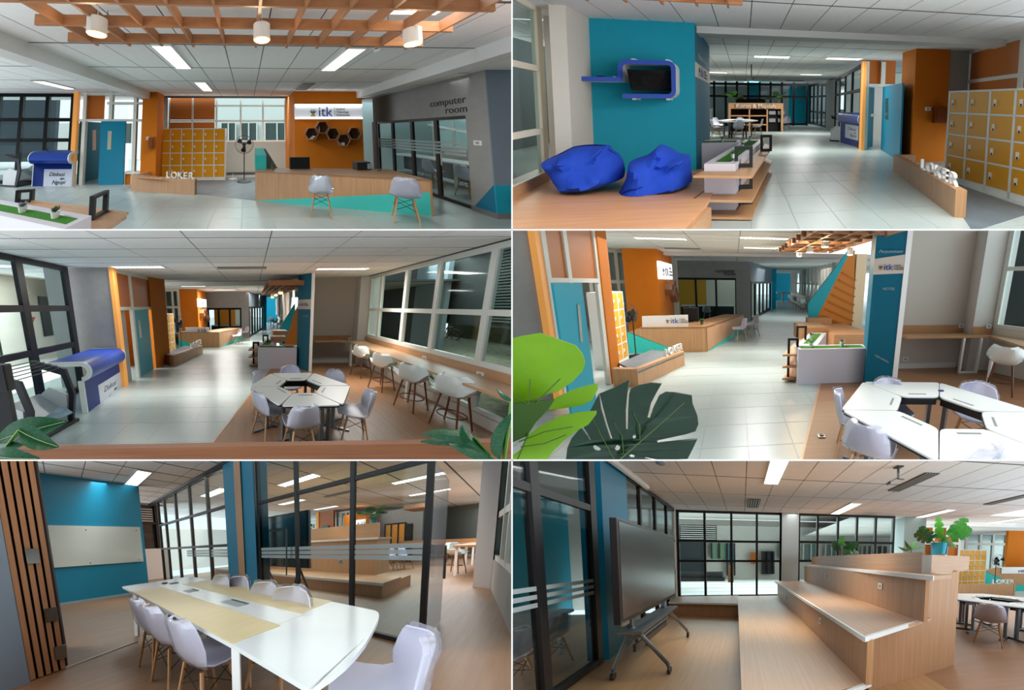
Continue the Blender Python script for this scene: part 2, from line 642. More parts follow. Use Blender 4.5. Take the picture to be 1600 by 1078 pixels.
def trapezoid_desk(x, y, yaw, label, group, L=1.2, l=.55, d=.62, z=0, low=False):
    """outer long edge towards local -y"""
    t = thing('trapezoid_desk', (x, y, z), label, 'desk', group)
    tr = lambda pts: [(x + rot(a, b, yaw)[0], y + rot(a, b, yaw)[1]) for a, b in pts]
    P = round_poly([(-L / 2, -d / 2), (L / 2, -d / 2), (l / 2, d / 2), (-l / 2, d / 2)], .07)
    build('desk_top', G().slab(tr(P), z + .727, z + .745), DESKT, t)
    P2 = round_poly([(-L / 2 - .004, -d / 2 - .004), (L / 2 + .004, -d / 2 - .004), (l / 2 + .004, d / 2 + .004), (-l / 2 - .004, d / 2 + .004)], .072)
    build('edge_band', G().slab(tr(P2), z + .708, z + .7265), BLACK, t)
    build('handle_slot', G().cbox((0, d / 2 - .085, .7475), (.22, .022, .004)).at(x, y, z, yaw), mat('slot_grey', '8C9290', .4), t)
    if not low:
        for sx in (-1, 1):
            a = sx * (l / 2 + .05)
            build('leg', G().cbox((a, 0, .36), (.05, .05, .68)).cbox((a, -.02, .02), (.055, .5, .04)).cbox((a, 0, .69), (.05, .4, .03)).at(x, y, z, yaw), mat('desk_leg_metal', '7C8288', .35, metal=.6), t)
        k = G()
        for i in range(5):
            k.cbox((0, -.05 + i * .05, .6), (l + .06, .006, .006))
        for i in range(9):
            k.cbox((-l / 2 + l * i / 8, .05, .6), (.006, .22, .006))
        k.cbox((0, .165, .645), (l + .08, .008, .09))
        build('wire_basket', k.at(x, y, z, yaw), BLACK, t)
    else:
        for sx in (-1, 1):
            build('leg', G().cbox((sx * (l / 2 + .05), 0, .35), (.05, .05, .7)).at(x, y, z, yaw), BLACK, t)
    return t


def desk_ring(cx, cy, R, a0, labels, group, L, l, d, z=0, low=False, n=6):
    for i in range(n):
        a = a0 + i * 2 * PI / n
        trapezoid_desk(cx + R * math.cos(a), cy + R * math.sin(a), a + PI / 2, labels[i % len(labels)], group, L, l, d, z, low)


def bar_stool(x, y, yaw, label, group=None, z=0, low=False):
    t = thing('bar_stool', (x, y, z), label, 'bar stool', group)
    prof = [(.21, .60, .15), (.215, .615, .18), (.12, .60, .215), (0, .585, .235), (-.1, .59, .245), (-.17, .63, .25), (-.21, .72, .25), (-.235, .83, .238), (-.25, .92, .205), (-.25, .96, .13)]
    n = 6 if low else 10
    rows = []
    for py, pz, w in prof:
        back = max(0, min(1, (pz - .61) / .12))
        rows.append([(1.18 * w * math.copysign(abs(u) ** .8, u), py + back * .20 * abs(u) ** 2.2, pz + (1 - back) * .17 * abs(u) ** 2.5 * (1 if py < .15 else .4)) for u in [-1 + 2 * i / n for i in range(n + 1)]])
    build('seat_shell', G().grid(rows).at(x, y, z, yaw), STOOL, t, smooth=True, solid=.012)
    for sx in (-1, 1):
        for sy in (-1, 1):
            build('leg', G().tube([(sx * .13, sy * .13, .60), (sx * .21, sy * .21, 0)], [.02, .014], 6).at(x, y, z, yaw), STOOLW, t, smooth=True)
    ring = [(.2 * math.cos(k * PI / 8), .2 * math.sin(k * PI / 8), .25) for k in range(16)]
    build('foot_ring', G().tube(ring, .012, 5, closed=True).at(x, y, z, yaw), STOOLW, t, smooth=True)
    return t


def lockers(p, q, z0, z1, cols, rows, label, group=None, depth=.45, lip=.03, base=.08, handle=True):
    """front face from floor point p to q (viewer on the -n side)"""
    u = unit(p, q); n = Vector((-u.y, u.x)); w = (Vector(q) - Vector(p)).length
    t = thing('locker_bank', (p[0], p[1], z0), label, 'lockers', group)
    g = G()
    ob(g, p, u, n, 0, w, .012, depth, z0, z1)
    e = lip / 2
    cw, rh = (w - lip) / cols, (z1 - z0 - base - lip) / rows
    for i in range(cols + 1):
        ob(g, p, u, n, i * cw, i * cw + lip, 0, .02, z0, z1)
    for j in range(rows + 1):
        ob(g, p, u, n, 0, w, 0, .02, z0 + base + j * rh, z0 + base + j * rh + lip)
    ob(g, p, u, n, 0, w, 0, .02, z0, z0 + base)
    build('cabinet_body', g, LWHITE, t)
    for j in range(rows):
        for i in range(cols):
            a0, a1 = i * cw + lip + .004, (i + 1) * cw - .004
            c0, c1 = z0 + base + j * rh + lip + .004, z0 + base + (j + 1) * rh - .004
            d = build('door', ob(G(), p, u, n, a0, a1, .003, .011, c0, c1), YELLOW, t)
            if d and handle:
                h = G()
                ob(h, p, u, n, a0 + .035, a0 + .075, -.014, .003, (c0 + c1) / 2 - .055, (c0 + c1) / 2 + .055)
                build('handle', h, WHITE, d)
                k = G()
                ob(k, p, u, n, a0 + .045, a0 + .065, -.018, -.012, (c0 + c1) / 2 - .06, (c0 + c1) / 2 - .02)
                build('lock', k, BLACK, d)
    return t


def pedestal_fan(x, y, yaw, label, z=0, top=1.5, r=.27, m=BLACK):
    t = thing('pedestal_fan', (x, y, z), label, 'fan')
    build('base', G().lathe([(.24, 0), (.25, .02), (.2, .05), (.05, .07), (.03, .1)], (x, y, z), 20), m, t, smooth=True)
    build('pole', G().tube([(x, y, z + .06), (x, y, z + top - .28)], .017, 8), m, t, smooth=True)
    c = (0, .08, top - .27 + .14)
    build('motor', G().tube([(0, -.08, c[2] - .0), (0, .1, c[2])], .07, 12).cbox((0, -.02, c[2] - .14), (.1, .1, .14)).at(x, y, z, yaw), m, t, smooth=False)
    for k in range(3):
        a0 = k * 2 * PI / 3 + .5
        rows = []
        for i in range(6):
            rr = .05 + (r - .09) * i / 5
            w = .32 + .5 * math.sin(PI * i / 6)
            rows.append([(rr * math.cos(a0 + w * (s - .3)), .14 + .03 * (s - .5), c[2] + rr * math.sin(a0 + w * (s - .3))) for s in (0, .33, .66, 1)])
        build('blade', G().grid(rows).at(x, y, z, yaw), m, t, smooth=True, solid=.004)
    g = G()
    for yy, f in ((.09, 1), (.13, 1.02), (.2, .8), (.215, .5)):
        g.tube([(r * f * math.cos(i * PI / 12), yy, c[2] + r * f * math.sin(i * PI / 12)) for i in range(24)], .006 if f > .9 else .003, 4, closed=True)
    for i in range(20):
        a = i * PI / 10
        g.tube([(r * math.cos(a), .13, c[2] + r * math.sin(a)), (r * .7 * math.cos(a), .21, c[2] + r * .7 * math.sin(a)), (.04 * math.cos(a), .22, c[2] + .04 * math.sin(a))], .0025, 3)
    build('guard', g.at(x, y, z, yaw), DGREY, t)
    return t


def potted_succulent(x, y, z, label, group=None, h=.11, m=None, potm=WHITE, r=.035):
    t = thing('potted_succulent', (x, y, z), label, 'potted plant', group)
    build('pot', G().lathe([(r * .75, 0), (r, h * .5), (r * 1.05, h * .55), (r * .85, h * .55), (r * .8, h * .45)], (x, y, z), 12), potm, t, smooth=True)
    g = G(); rnd = random.Random(int(abs(x * 100 + y * 1000)))
    for k in range(14):
        a = k * 2.4; rr = r * (.5 + .7 * rnd.random()); hh = h * (.75 + .3 * rnd.random())
        b = Vector((x, y, z + h * .5)); e = Vector((x + rr * math.cos(a) * 1.3, y + rr * math.sin(a) * 1.3, z + hh))
        s = Vector((-math.sin(a), math.cos(a), 0)) * r * .35
        g.add([b - s * .5, b + s * .5, (b + e) / 2 + s, e, (b + e) / 2 - s], [(0, 1, 2, 3, 4)])
    build('leaves', g, m or GLEAF, t, kind='stuff', solid=.002)
    return t


def leaf_rows(base, tip, width, side, lift=0.0, n=9, fold=.12, wave=0, ph=0):
    """a blade from base to tip; side: vector across; returns grid rows"""
    B, T, Sd = Vector(base), Vector(tip), Vector(side).normalized()
    ax = T - B
    nn = ax.cross(Sd).normalized()
    rows = []
    for i in range(n + 1):
        s = i / n
        w = width * math.sin(PI * min(1, s ** .75)) ** .8 if 0 < s < 1 else .004
        c = B + ax * s + nn * (lift * math.sin(PI * s))
        r = []
        for u in (-1, -.5, 0, .5, 1):
            r.append(c + Sd * (w * u) + nn * (fold * w * (abs(u) - .5) * 2 + wave * w * math.sin(6 * s + ph) * abs(u)))
        rows.append(r)
    return rows


def monstera(g, base, tip, side, width, notches=5, lift=0):
    """split leaf: two rows of lobes either side of the midrib"""
    B, T, Sd = Vector(base), Vector(tip), Vector(side).normalized()
    ax = T - B
    nn = ax.cross(Sd).normalized()

    def P(s, u):
        w = width * (math.sin(PI * (.12 + .86 * s)) ** .55)
        back = -.22 * abs(u) * (1 - s)
        return B + ax * (s + back * .8 + .10 * abs(u) * s) + Sd * (w * u) + nn * (lift * math.sin(PI * s) - .10 * width * u * u)
    for sg in (-1, 1):
        for k in range(notches):
            s0, s1 = k / notches, (k + 1) / notches
            gp = .18 / notches
            rows = []
            for u in (0, .35, .55, .8, 1):
                a = s0 if u < .4 else s0 + gp * (u - .3)
                b = s1 if u < .4 else s1 - gp * (u - .3)
                if u == 1:
                    a, b = a + .04 / notches, b - .25 / notches
                rows.append([P(a + (b - a) * j / 3, sg * u) for j in range(4)])
            g.grid(rows)
    return g


def broad_plant(x, y, z, label, n=7, size=.4, spread=.35, height=.45, m=GLEAF, kind='monstera', pot=None, group=None, seed=1, cat='plant', pr=.1, ph=.18):
    t = thing('potted_plant', (x, y, z), label, cat, group)
    rnd = random.Random(seed)
    top = z
    if pot:
        build('pot', G().lathe([(pr * .8, 0), (pr, ph), (pr * 1.05, ph), (pr * .9, ph * .95), (pr * .85, ph * .8)], (x, y, z), 14), pot, t, smooth=True)
        top = z + ph * .9
    for k in range(n):
        a = k * 2 * PI / n + rnd.uniform(-.3, .3)
        h = height * rnd.uniform(.55, 1.0)
        sp = spread * rnd.uniform(.4, .9)
        b = Vector((x, y, top))
        e = Vector((x + sp * math.cos(a) * .7, y + sp * math.sin(a) * .7, top + h * .8))
        build('stem', G().tube([b, (b + e) / 2 + Vector((0, 0, h * .12)), e], .006, 5), STEM, t)
        tip = e + Vector((math.cos(a) * size * .8, math.sin(a) * size * .8, size * rnd.uniform(-.25, .5)))
        side = (-math.sin(a), math.cos(a), rnd.uniform(-.3, .3))
        if kind == 'monstera':
            build('leaf', monstera(G(), e, tip, side, size * .5, 4), m, t, solid=.003)
        else:
            build('leaf', G().grid(leaf_rows(e, tip, size * .3, side, .06)), m, t, solid=.003, smooth=True)
    return t


def hex_shelf(x, y, z, r, dpt, label, group):
    t = thing('hexagon_shelf', (x, y, z - r * .866), label, 'wall shelf', group)
    c = [(r * math.cos(k * PI / 3), r * math.sin(k * PI / 3)) for k in range(6)]
    i = [(a * .88, b * .88) for a, b in c]
    m = mat('hexagon_wood', 'A07658', .5)
    for k in range(6):
        j = (k + 1) % 6
        build('board', G().prism([(x + c[k][0], y, z + c[k][1]), (x + c[j][0], y, z + c[j][1]), (x + i[j][0], y, z + i[j][1]), (x + i[k][0], y, z + i[k][1])], (0, -dpt, 0)), m, t)
    build('back_panel', G().prism([(x + a, y, z + b) for a, b in i], (0, -.015, 0)), mat('hexagon_back', '95694E', .6), t)
    return t


def emblem(O, u, h, parent, d=.004, nrm=None):
    """the crest: a fan of dark leaves over a golden base"""
    O, U = Vector(O), Vector(u).normalized()
    Nn = U.cross(Vector((0, 0, 1)))
    up = Vector((0, 0, 1))
    g = G()
    for a in (-.75, -.3, .3, .75):
        tip = O + U * (a * h * .5) + up * h * (1 - .45 * abs(a))
        mid = O + U * (a * h * .32) + up * h * .5
        w = U * h * .07
        g.prism([O + up * h * .22, mid + w, tip, mid - w], Nn * d)
    build('crest_leaves', g, mat('crest_purple', '4A3858', .6), parent)
    g = G()
    for k, (w, z0) in enumerate(((.5, 0), (.36, .13), (.2, .26))):
        g.prism([O - U * h * w * .6 + up * h * z0, O + U * h * w * .6 + up * h * z0, O + U * h * w * .45 + up * h * (z0 + .1), O - U * h * w * .45 + up * h * (z0 + .1)], Nn * d * 1.3)
    build('crest_base', g, mat('crest_gold', 'B79A3A', .5), parent)


def logo(O, u, h, parent, lines=True, d=.004):
    """crest, itk, rule and three lines of small print, from lower left point O along u"""
    O, U = Vector(O), Vector(u).normalized()
    z = (0, 0, 1)
    emblem(O + U * h * .4, u, h, parent, d)
    text('logo_letters', 'itk', h * 1.5, O + U * h * .95 + Vector((0, 0, h * .02)), u, z, INKB, parent, d)
    if lines:
        g = G(); Nn = U.cross(Vector(z))
        a = O + U * h * 2.75
        g.prism([a, a + U * h * .03, a + U * h * .03 + Vector((0, 0, h)), a + Vector((0, 0, h))], Nn * d)
        build('rule', g, INK, parent)
        for k, s in enumerate(('Institut', 'Teknologi', 'Kalimantan')):
            text('small_print', s, h * .33, O + U * h * 2.95 + Vector((0, 0, h * (.72 - .34 * k))), u, z, INK, parent, d)


def framed_wall(name, p, q, z0, z1, xs, zs, m, pane, label=None, cat=None, fw=.05, fd=.06, kind='structure', panes=True, skip=(), mull='mullion', rails='rail', fws=None):
    """glazing from floor point p to q: posts at fractions/metres xs, rails at heights zs, a pane in every field"""
    u = unit(p, q); n = Vector((-u.y, u.x)); w = (Vector(q) - Vector(p)).length
    t = thing(name, (p[0], p[1], z0), label, cat, None, kind)
    for i, a in enumerate(xs):
        k = fws[i] if fws else fw
        build(mull, ob(G(), p, u, n, a - k / 2, a + k / 2, 0, fd, z0, z1), m, t)
    for b in zs:
        build(rails, ob(G(), p, u, n, xs[0], xs[-1], .004, fd - .004, b - fw / 2, b + fw / 2), m, t)
    if panes:
        for i in range(len(xs) - 1):
            for j in range(len(zs) - 1):
                if (i, j) in skip:
                    continue
                build('pane', ob(G(), p, u, n, xs[i] + fw * .4, xs[i + 1] - fw * .4, fd * .4, fd * .5, zs[j] + fw * .4, zs[j + 1] - fw * .4), pane, t)
    return t


def seg(p, q):
    return (Vector(q) - Vector(p)).length


def side_panel(name, g, m, label, cat, **k):
    return build(name, g, m, None, label, cat, **k)


def book_booth(p, q, label, sign_at, hgt=1.15, zb=0.0, dpt=.55, lean=.0, r=.17, sign='ext'):
    """blue counter with a rolled top edge: front face from floor p to q, viewer on the -n side; its end walls are white"""
    u = unit(p, q); n = Vector((-u.y, u.x)); w = seg(p, q)
    t = thing('discussion_counter', (p[0], p[1], zb), label, 'counter')
    build('front_panel', ob(G(), p, u, n, .03, w - .03, 0, .05, zb, hgt - 2 * r + .03), BLUED, t)
    P = lambda a, b, z: (p[0] + u.x * a + n.x * b, p[1] + u.y * a + n.y * b, z)
    arc = [(-r * math.sin(k * PI / 10), -r * math.cos(k * PI / 10)) for k in range(11)]
    c = (.02, hgt - r)
    outer = [(dpt, hgt)] + [(c[0] - r * math.sin(k * PI / 10), c[1] + r * math.cos(k * PI / 10)) for k in range(11)]
    inner = [(c[0] - (r - .09) * math.sin(k * PI / 10), c[1] + (r - .09) * math.cos(k * PI / 10)) for k in range(10, -1, -1)] + [(dpt, hgt - .09)]
    ring = outer + inner
    build('rolled_top', G().prism([P(.03, b, z) for b, z in ring], Vector((u.x, u.y, 0)) * (w - .06)), BLUEB, t, smooth=True)
    for a in (0, w - .03):
        e = build('end_panel', G().prism([P(a, b, z) for b, z in ring], Vector((u.x, u.y, 0)) * .03), WHITE, t)
        build('end_post', ob(G(), p, u, n, a, a + .03, -.002, .1, zb, hgt - 2 * r + .01), WHITE, t)
    a0, a1, z0, z1 = sign_at
    s = build('sign_board', ob(G(), p, u, n, a0, a1, -.008, -.001, z0, z1), mat('sign_white', 'C9CEDA', .5), t)
    W_, H_ = a1 - a0, z1 - z0
    U = (u.x, u.y, 0)
    sz = H_ * .3
    for k, (s_, fx, fz, f) in enumerate((('Diskusi', .18, .62, 1), ('dan', .58, .42, .6), ('Ngopi', .3, .18, 1))):
        o = P(a0 + W_ * fx, -.009, z0 + H_ * fz)
        text('lettering', s_, sz * f, o, U, (0, 0, 1), INK, s, .002, shear=.35)
    return t


def paper_rack(x, y, yaw, label, sc=1, z=0):
    """newspaper rack: two bent black side frames, rods across the top, a white body and a sloping board of papers on a black plinth"""
    t = thing('newspaper_rack', (x, y, z), label, 'rack')
    w = .62
    tr = lambda g: g.at(x, y, z, yaw, sc)
    build('plinth', tr(G().box(-w / 2 - .06, -.34, 0, w / 2 + .06, .34, .05)), BLACK, t)
    prof = [(-.3, .05), (-.22, .05), (-.30, .5), (-.22, .82), (.28, .95), (.30, 1.05), (-.3, .92), (-.4, .5)]
    for sx in (-1, 1):
        build('side_frame', tr(G().prism([(sx * w / 2 - .02, a, b) for a, b in prof], (.04, 0, 0))), mat('rack_side', '20222A', .5), t)
        build('side_panel', tr(G().prism([(sx * w / 2 - .015, a, b) for a, b in [(-.2, .05), (.3, .05), (.3, .42), (.05, .6), (-.26, .5)]], (.03, 0, 0))), mat('rack_white', 'C9CCCC', .5), t)
    for k in range(5):
        yy = -.2 + k * .11
        build('rod', tr(G().tube([(-w / 2 - .05, yy, .93 + .026 * k), (w / 2 + .05, yy, .93 + .026 * k)], .008, 6)), BLACK, t)
    build('sloping_board', tr(G().prism([(-w / 2, -.22, .2), (-w / 2, .26, .48), (-w / 2, .26, .45), (-w / 2, -.22, .17)], (w, 0, 0))), mat('rack_board', 'A8B0B4', .5), t)
    return t


def magazine(pts, label, cols, group=None):
    o = build('magazine', G().prism(pts[:4], pts[4]), mat('magazine_' + cols, cols, .5, grain=(5, 5, 5), col2='3A4A5A', amount=.4), None, label, 'magazine', group)
    return o


def planter_wall(poly, z0, z1, label, rim=.07, z_soil=.03, cat='planter', inner=None):
    """white box along a floor outline, turf set into its top"""
    t = thing('turf_planter', (poly[0][0], poly[0][1], z0), label, cat)
    build('box', G().slab(poly, z0, z1 - .03), PLANTER, t)
    n = len(poly)
    c = [Vector(p) for p in poly]
    a2 = sum(c[i].x * c[(i + 1) % n].y - c[(i + 1) % n].x * c[i].y for i in range(n))
    inn = []
    for i in range(n):
        d0 = (c[i] - c[i - 1]).normalized(); d1 = (c[(i + 1) % n] - c[i]).normalized()
        s = 1 if a2 > 0 else -1
        n0, n1 = Vector((-d0.y, d0.x)) * s, Vector((-d1.y, d1.x)) * s
        b = (n0 + n1).normalized()
        inn.append(c[i] + b * (rim / max(.3, b.dot(n0))))
    for i in range(n):
        j = (i + 1) % n
        build('rim', G().slab([tuple(c[i]), tuple(c[j]), tuple(inn[j]), tuple(inn[i])], z1 - .03, z1), PLANTER, t)
    g = G().slab([tuple(p) for p in inn], z1 - .03, z1 - .012)
    build('turf', g, GRASS, t)
    return t


def black_frame(c, u, w, h, z0, label, bar=.045, d=.06, group=None):
    """upright rectangular frame of black flat bar: along u, w wide, h high"""
    t = thing('black_frame', (c[0], c[1], z0), label, 'frame', group)
    n = Vector((-u[1], u[0]))
    for a in (-w / 2, w / 2 - bar):
        build('upright', ob(G(), c, u, n, a, a + bar, -d / 2, d / 2, z0, z0 + h), BLACKF, t)
    for z in (z0, z0 + h - bar):
        build('crossbar', ob(G(), c, u, n, -w / 2 + bar, w / 2 - bar, -d / 2, d / 2, z, z + bar), BLACKF, t)
    return t


def socket(O, u, label, w=.12, h=.1, group=None, nrm=1):
    u = Vector(u).normalized(); n = u.cross(Vector((0, 0, 1))) * nrm
    O = Vector(O)
    t = thing('wall_socket', O, label, 'socket', group)
    z = Vector((0, 0, 1))
    build('plate', G().prism([O - u * w / 2, O + u * w / 2, O + u * w / 2 + z * h, O - u * w / 2 + z * h], n * .012), WHITE, t)
    build('outlet', G().prism([O - u * w * .22 + z * h * .25, O + u * w * .22 + z * h * .25, O + u * w * .22 + z * h * .75, O - u * w * .22 + z * h * .75], n * .016), mat('socket_grey', '9A9C9C', .5), t)
    return t


def leaf_sheet(outer, holes, Yf, m, parent=None, t=.004, **kw):
    """a cut leaf: outline and holes as (x, z), depth from Yf(x, z)"""
    from mathutils.geometry import tessellate_polygon
    loops = [[Vector((x, z, 0)) for x, z in l] for l in [outer] + list(holes)]
    flat = [p for l in loops for p in l]
    g = G().add([(p.x, Yf(p.x, p.y), p.y) for p in flat], [tuple(f) for f in tessellate_polygon(loops)])
    return build('leaf', g, m, parent, solid=t, **kw)


# ---------------------------------------------------------------- the case: a shallow white lattice between the compartments
room(1, (1, 0, 0), (0, 1, 0), (0, 0, 1), (0, 0, 0))
ROOM['cut'] = ()
CASEW = mat('case_white', 'F2F2F2', .7)


def wedge(name, a, b):
    pts = []
    for y in (1.75, 1.95):
        pts.append([(u * y, y, v * y) for u, v in (a + b)])
    g = G(); n = pts[0]; f = pts[1]
    g.hexa([n[0], n[1], f[1], f[0], n[3], n[2], f[2], f[3]])
    build(name, g, CASEW, kind='structure')


e = .0008
wedge('trim_centre', ((-e, -.6), (e, -.6)), ((e, .6), (-e, .6)))
wedge('trim_upper', ((-.74, .15 - e), (.74, .15 - e)), ((.74, .15 + e), (-.74, .15 + e)))
wedge('trim_lower', ((-.74, -.15 - e), (.74, -.15 - e)), ((.74, -.15 + e), (-.74, -.15 + e)))



# ================================================================ room 1: the reception seen from the seating deck
room(1, right=(0.95075, 0.14521, 0.04344), depth=(-1.21335, 3.51695, 0.97888), up=(-0.08914, 0.25838, 1.07461), base=(0.15154, -0.43925, -1.82684))
floor_tiles(-15.199, 8.832, .8, 8.987, .6, ox=.1)
build('floor_slate', G().slab([(-1.429, 6.134), (0.189, 5.501), (1.557, 8.116), (-3.714, 8.409), (-3.408, 6.696)], .001, .006), SLATE, kind='structure')
HOLES1 = [(-1.618, 1.919, -1.018, 3.219)]
ceiling(-3.199, 3.625, .9, 8.6, 3.0, ox=-2.742, oy=4.422)
ceiling(-15.199, -3.549, .9, 9.2, 3.0, ox=-2.742, oy=4.422)
ceiling(3.975, 8.832, .9, 9.2, 2.93, ox=-2.742, oy=4.422)
build('beam_left', G().box(-3.549, .9, 2.78, -3.199, 8.6, 3.05), SOFFIT, kind='structure')
build('beam_right', G().box(3.625, .9, 2.78, 3.975, 8.6, 3.05), SOFFIT, kind='structure')

# ---- back wall: white framed lights over a grey wall
b = framed_wall('window_1', (-3.111, 8.687), (1.565, 8.687), 1.281, 3.0,
    [0.049, 0.944, 1.896, 2.857, 3.75, 4.65],
    [1.306, 2.11, 2.72, 3.131], FRAMEW, PANE, fw=.07)
for i in (0, 1):
    for z0, z1 in ((2.161, 3.105), (1.381, 2.059)):
        x0 = -3.025 + i * 0.907
        build('orange_panel', G().box(x0, 8.677, z0, x0 + 0.832, 8.707, z1), ORANGEP, b)
build('wall_back', G().box(-3.506, 8.687, 0, 1.694, 8.787, 1.281), mat('wall_pale_grey', 'A9AAA0', .8), kind='structure')
build('trim_1', G().box(-0.862, 8.667, 0, 1.694, 8.687, .1), mat('dark_skirting', '4E5050', .6), kind='structure')
build('column_grey', G().box(-3.506, 8.337, 0, -3.111, 8.687, 3.0), mat('column_paint', 'A5A39C', .8), kind='structure')
# outside, beyond the glass: a facade with shutters and windows
build('wall_outside', G().box(-4.6, 13.5, -.2, 12, 13.7, 4), OUTW, kind='structure')
build('floor_outside', G().box(-16, 8.987, -.12, 12, 14, -.02), OUTF, kind='structure')
for i, (x0, x1, z0, z1) in enumerate([(-10.6, -9.0, 0, 2.2), (-8.6, -6.9, 1.0, 2.2), (-6.4, -4.8, 0, 2.3), (-1.6, -.7, .9, 2.2), (-.4, .6, .8, 2.2), (1.1, 2.6, .2, 2.2), (-3.5, -2.4, 1.2, 2.2)]):
    w_ = thing('window_%d' % (i + 20), (x0, 13.4, z0), None, None, kind='structure')
    build('pane', G().box(x0, 13.44, z0, x1, 13.5, z1), mat('far_window', '4A5450', .3), w_)
    for a in (x0, (x0 + x1) / 2, x1):
        build('window_frame', G().box(a - .04, 13.4, z0, a + .04, 13.46, z1), FRAMEW, w_)

# ---- the orange pier with the lit sign
pier = build('wall_pier', G().box(1.532, 7.0, 0, 3.797, 8.687, 3.0), ORANGE, kind='structure')
sg = thing('lit_sign', (1.54, 6.9, 2.085), 'white lit sign with crest and itk letters on the orange pier above honeycomb shelves', 'sign')
build('sign_box', G().box(1.54, 6.9, 2.085, 3.742, 7.0, 2.565), SIGNLIT, sg)
for z in (2.085, 2.515):
    build('light_strip', G().box(1.54, 6.885, z, 3.742, 6.9, z + .05), LIT, sg)
logo((2, 6.899, 2.166), (1, 0, 0), .3, sg)
HX = [(2.052, 1.611), (2.404, 1.817), (2.736, 1.609), (3.08, 1.41), (3.437, 1.617)]
for k, (x, z) in enumerate(HX):
    hex_shelf(x, 7.0, z, .222, .16, ['honeycomb shelf box holding a slanted pale book, far end by the column edge', 'topmost honeycomb shelf box, right under the itk sign', 'middle honeycomb shelf box with dark objects inside', 'lowest honeycomb shelf box with a white card inside', 'end honeycomb shelf box nearest the glass wall'][k], 'honeycomb shelves on the orange pier')
    lo = z - .17
    if k == 0:
        build('book', G().prism([(x - .1, 6.85, lo), (x + .05, 6.85, lo + .12), (x + .12, 6.85, lo + .08), (x + .02, 6.85, lo)], (0, .12, 0)), mat('pale_paper', 'C9CBB8', .6), None, 'pale book lying aslant in the first honeycomb box', 'book')
    elif k == 3:
        build('card_box', G().box(x - .1, 6.86, lo, x + .03, 6.95, lo + .09), mat('pale_card', 'D4D6DE', .6), None, 'small white card box in the lowest honeycomb box', 'box')
    elif k == 1:
        build('bottle', G().lathe([(.025, 0), (.03, .08), (.03, .16), (.012, .2), (.012, .24)], (x - .1, 6.9, lo), 10), WHITE, None, 'slim white bottle in the topmost honeycomb box', 'bottle', smooth=True)
    else:
        build('trophy', G().lathe([(.05, 0), (.05, .03), (.015, .06), (.02, .14), (.05, .2), (.045, .24)], (x - (.02 if k == 2 else .07), 6.9, lo), 10), mat('dark_bronze', '3A2A22', .4, metal=.3), None, 'dark trophy inside the ' + ('middle' if k == 2 else 'end') + ' honeycomb box', 'trophy', smooth=True)

# ---- door wall with teal double door
YD = 7.296
XD = lambda px: (px - 386) * 0.021
dw = thing('door_1', (-4.62, YD, 0), None, None, kind='structure')
for a, b_, z0, z1 in ((120.5, 125.5, 0, 3.0), (197.5, 202.5, 0, 3.0), (217, 222, 0, 3.0), (160, 165, 2.09, 3.0)):
    build('door_frame', G().box(-7.89 + a * 0.021, YD, z0, -7.89 + b_ * 0.021, YD + .12, z1), FRAMEW, dw)
for z in (2.07, 2.95):
    build('transom', G().box(-5.493, YD + .005, z - .04, -3.44, YD + .11, z + .04), FRAMEW, dw)
build('transom', G().box(-4.604, YD + .005, 2.592, -3.44, YD + .11, 2.676), FRAMEW, dw)
build('orange_panel', G().box(-5.392, YD + .05, 2.111, -4.706, YD + .07, 2.886), ORANGEP, dw)
for a, b_, z0, z1 in ((-4.604, -3.932, 2.09, 2.592), (-3.85, -3.543, 2.09, 2.592), (-3.85, -3.543, 0.395, 2.028)):
    build('pane', G().box(a, YD + .05, z0, b_, YD + .06, z1), PANE, dw)
build('sill', G().box(-3.932, YD - .01, 0.335, -3.44, YD + .12, 0.415), FRAMEW, dw)
build('orange_base', G().box(-3.932, YD + .01, 0, -3.44, YD + .1, 0.335), ORANGE, dw)
d1 = build('door_leaf', G().box(-4.736, YD - .03, .01, -3.953, YD + .02, 2.038), TEALD, dw)
build('door_window', G().box(-4.503, YD - .035, 1.123, -4.381, YD - .03, 1.718), mat('slit_window', 'A9A99A', .2), d1)
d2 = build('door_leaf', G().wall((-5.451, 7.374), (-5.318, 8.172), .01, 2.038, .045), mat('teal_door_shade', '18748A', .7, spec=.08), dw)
build('door_window', G().prism([(-5.368, 7.875, 1.049), (-5.346, 8.004, 1.06), (-5.353, 7.962, 1.761), (-5.375, 7.833, 1.761)], (0, -.01, 0)), ORANGEP, d2)
build('post_lit', G().box(-5.653, YD - .02, 0, -5.523, YD + .1, 3.0), mat('led_post', 'E29A4E', .5, emit=.35), kind='structure')
build('wall_orange', G().box(-3.43, YD - .05, 0, -2.945, YD + .5, 3.0), ORANGE, kind='structure')
fb = thing('fire_box', (-3.151, YD - .1, 1.147), 'flat brown wall box on the orange pillar beside the lockers', 'box')
build('case', G().box(-3.162, YD - .13, 1.147, -3.007, YD - .05, 1.521), mat('brown_box', '8A4A26', .5), fb)
build('front_plate', G().box(-3.141, YD - .14, 1.188, -3.028, YD - .13, 1.479), mat('brown_box_front', '77401F', .5), fb)
socket((-3.213, YD - .05, 1.428), (1, 0, 0), 'white switch plate on the orange pillar next to the brown box', .1, .1)

# ---- black framed glazing behind the counter
YG = 7.6
framed_wall('window_2', (-10.03, YG), (-5.889, YG), 0, 3.0, [0.10, 0.90, 1.69, 2.43, 3.27, 4.10], [.05, 1.423, 2.107, 2.95], BLACKF, PANEB, fw=.12, fd=.08)
build('wall_court', G().box(-8.488, 10.2, 0, -7.776, 10.4, 2.093), OUTW, kind='structure')
build('wall_dark_court', G().box(-16, 10.4, .35, -8.827, 10.6, 4), mat('court_dark', '39444A', .6), kind='structure')

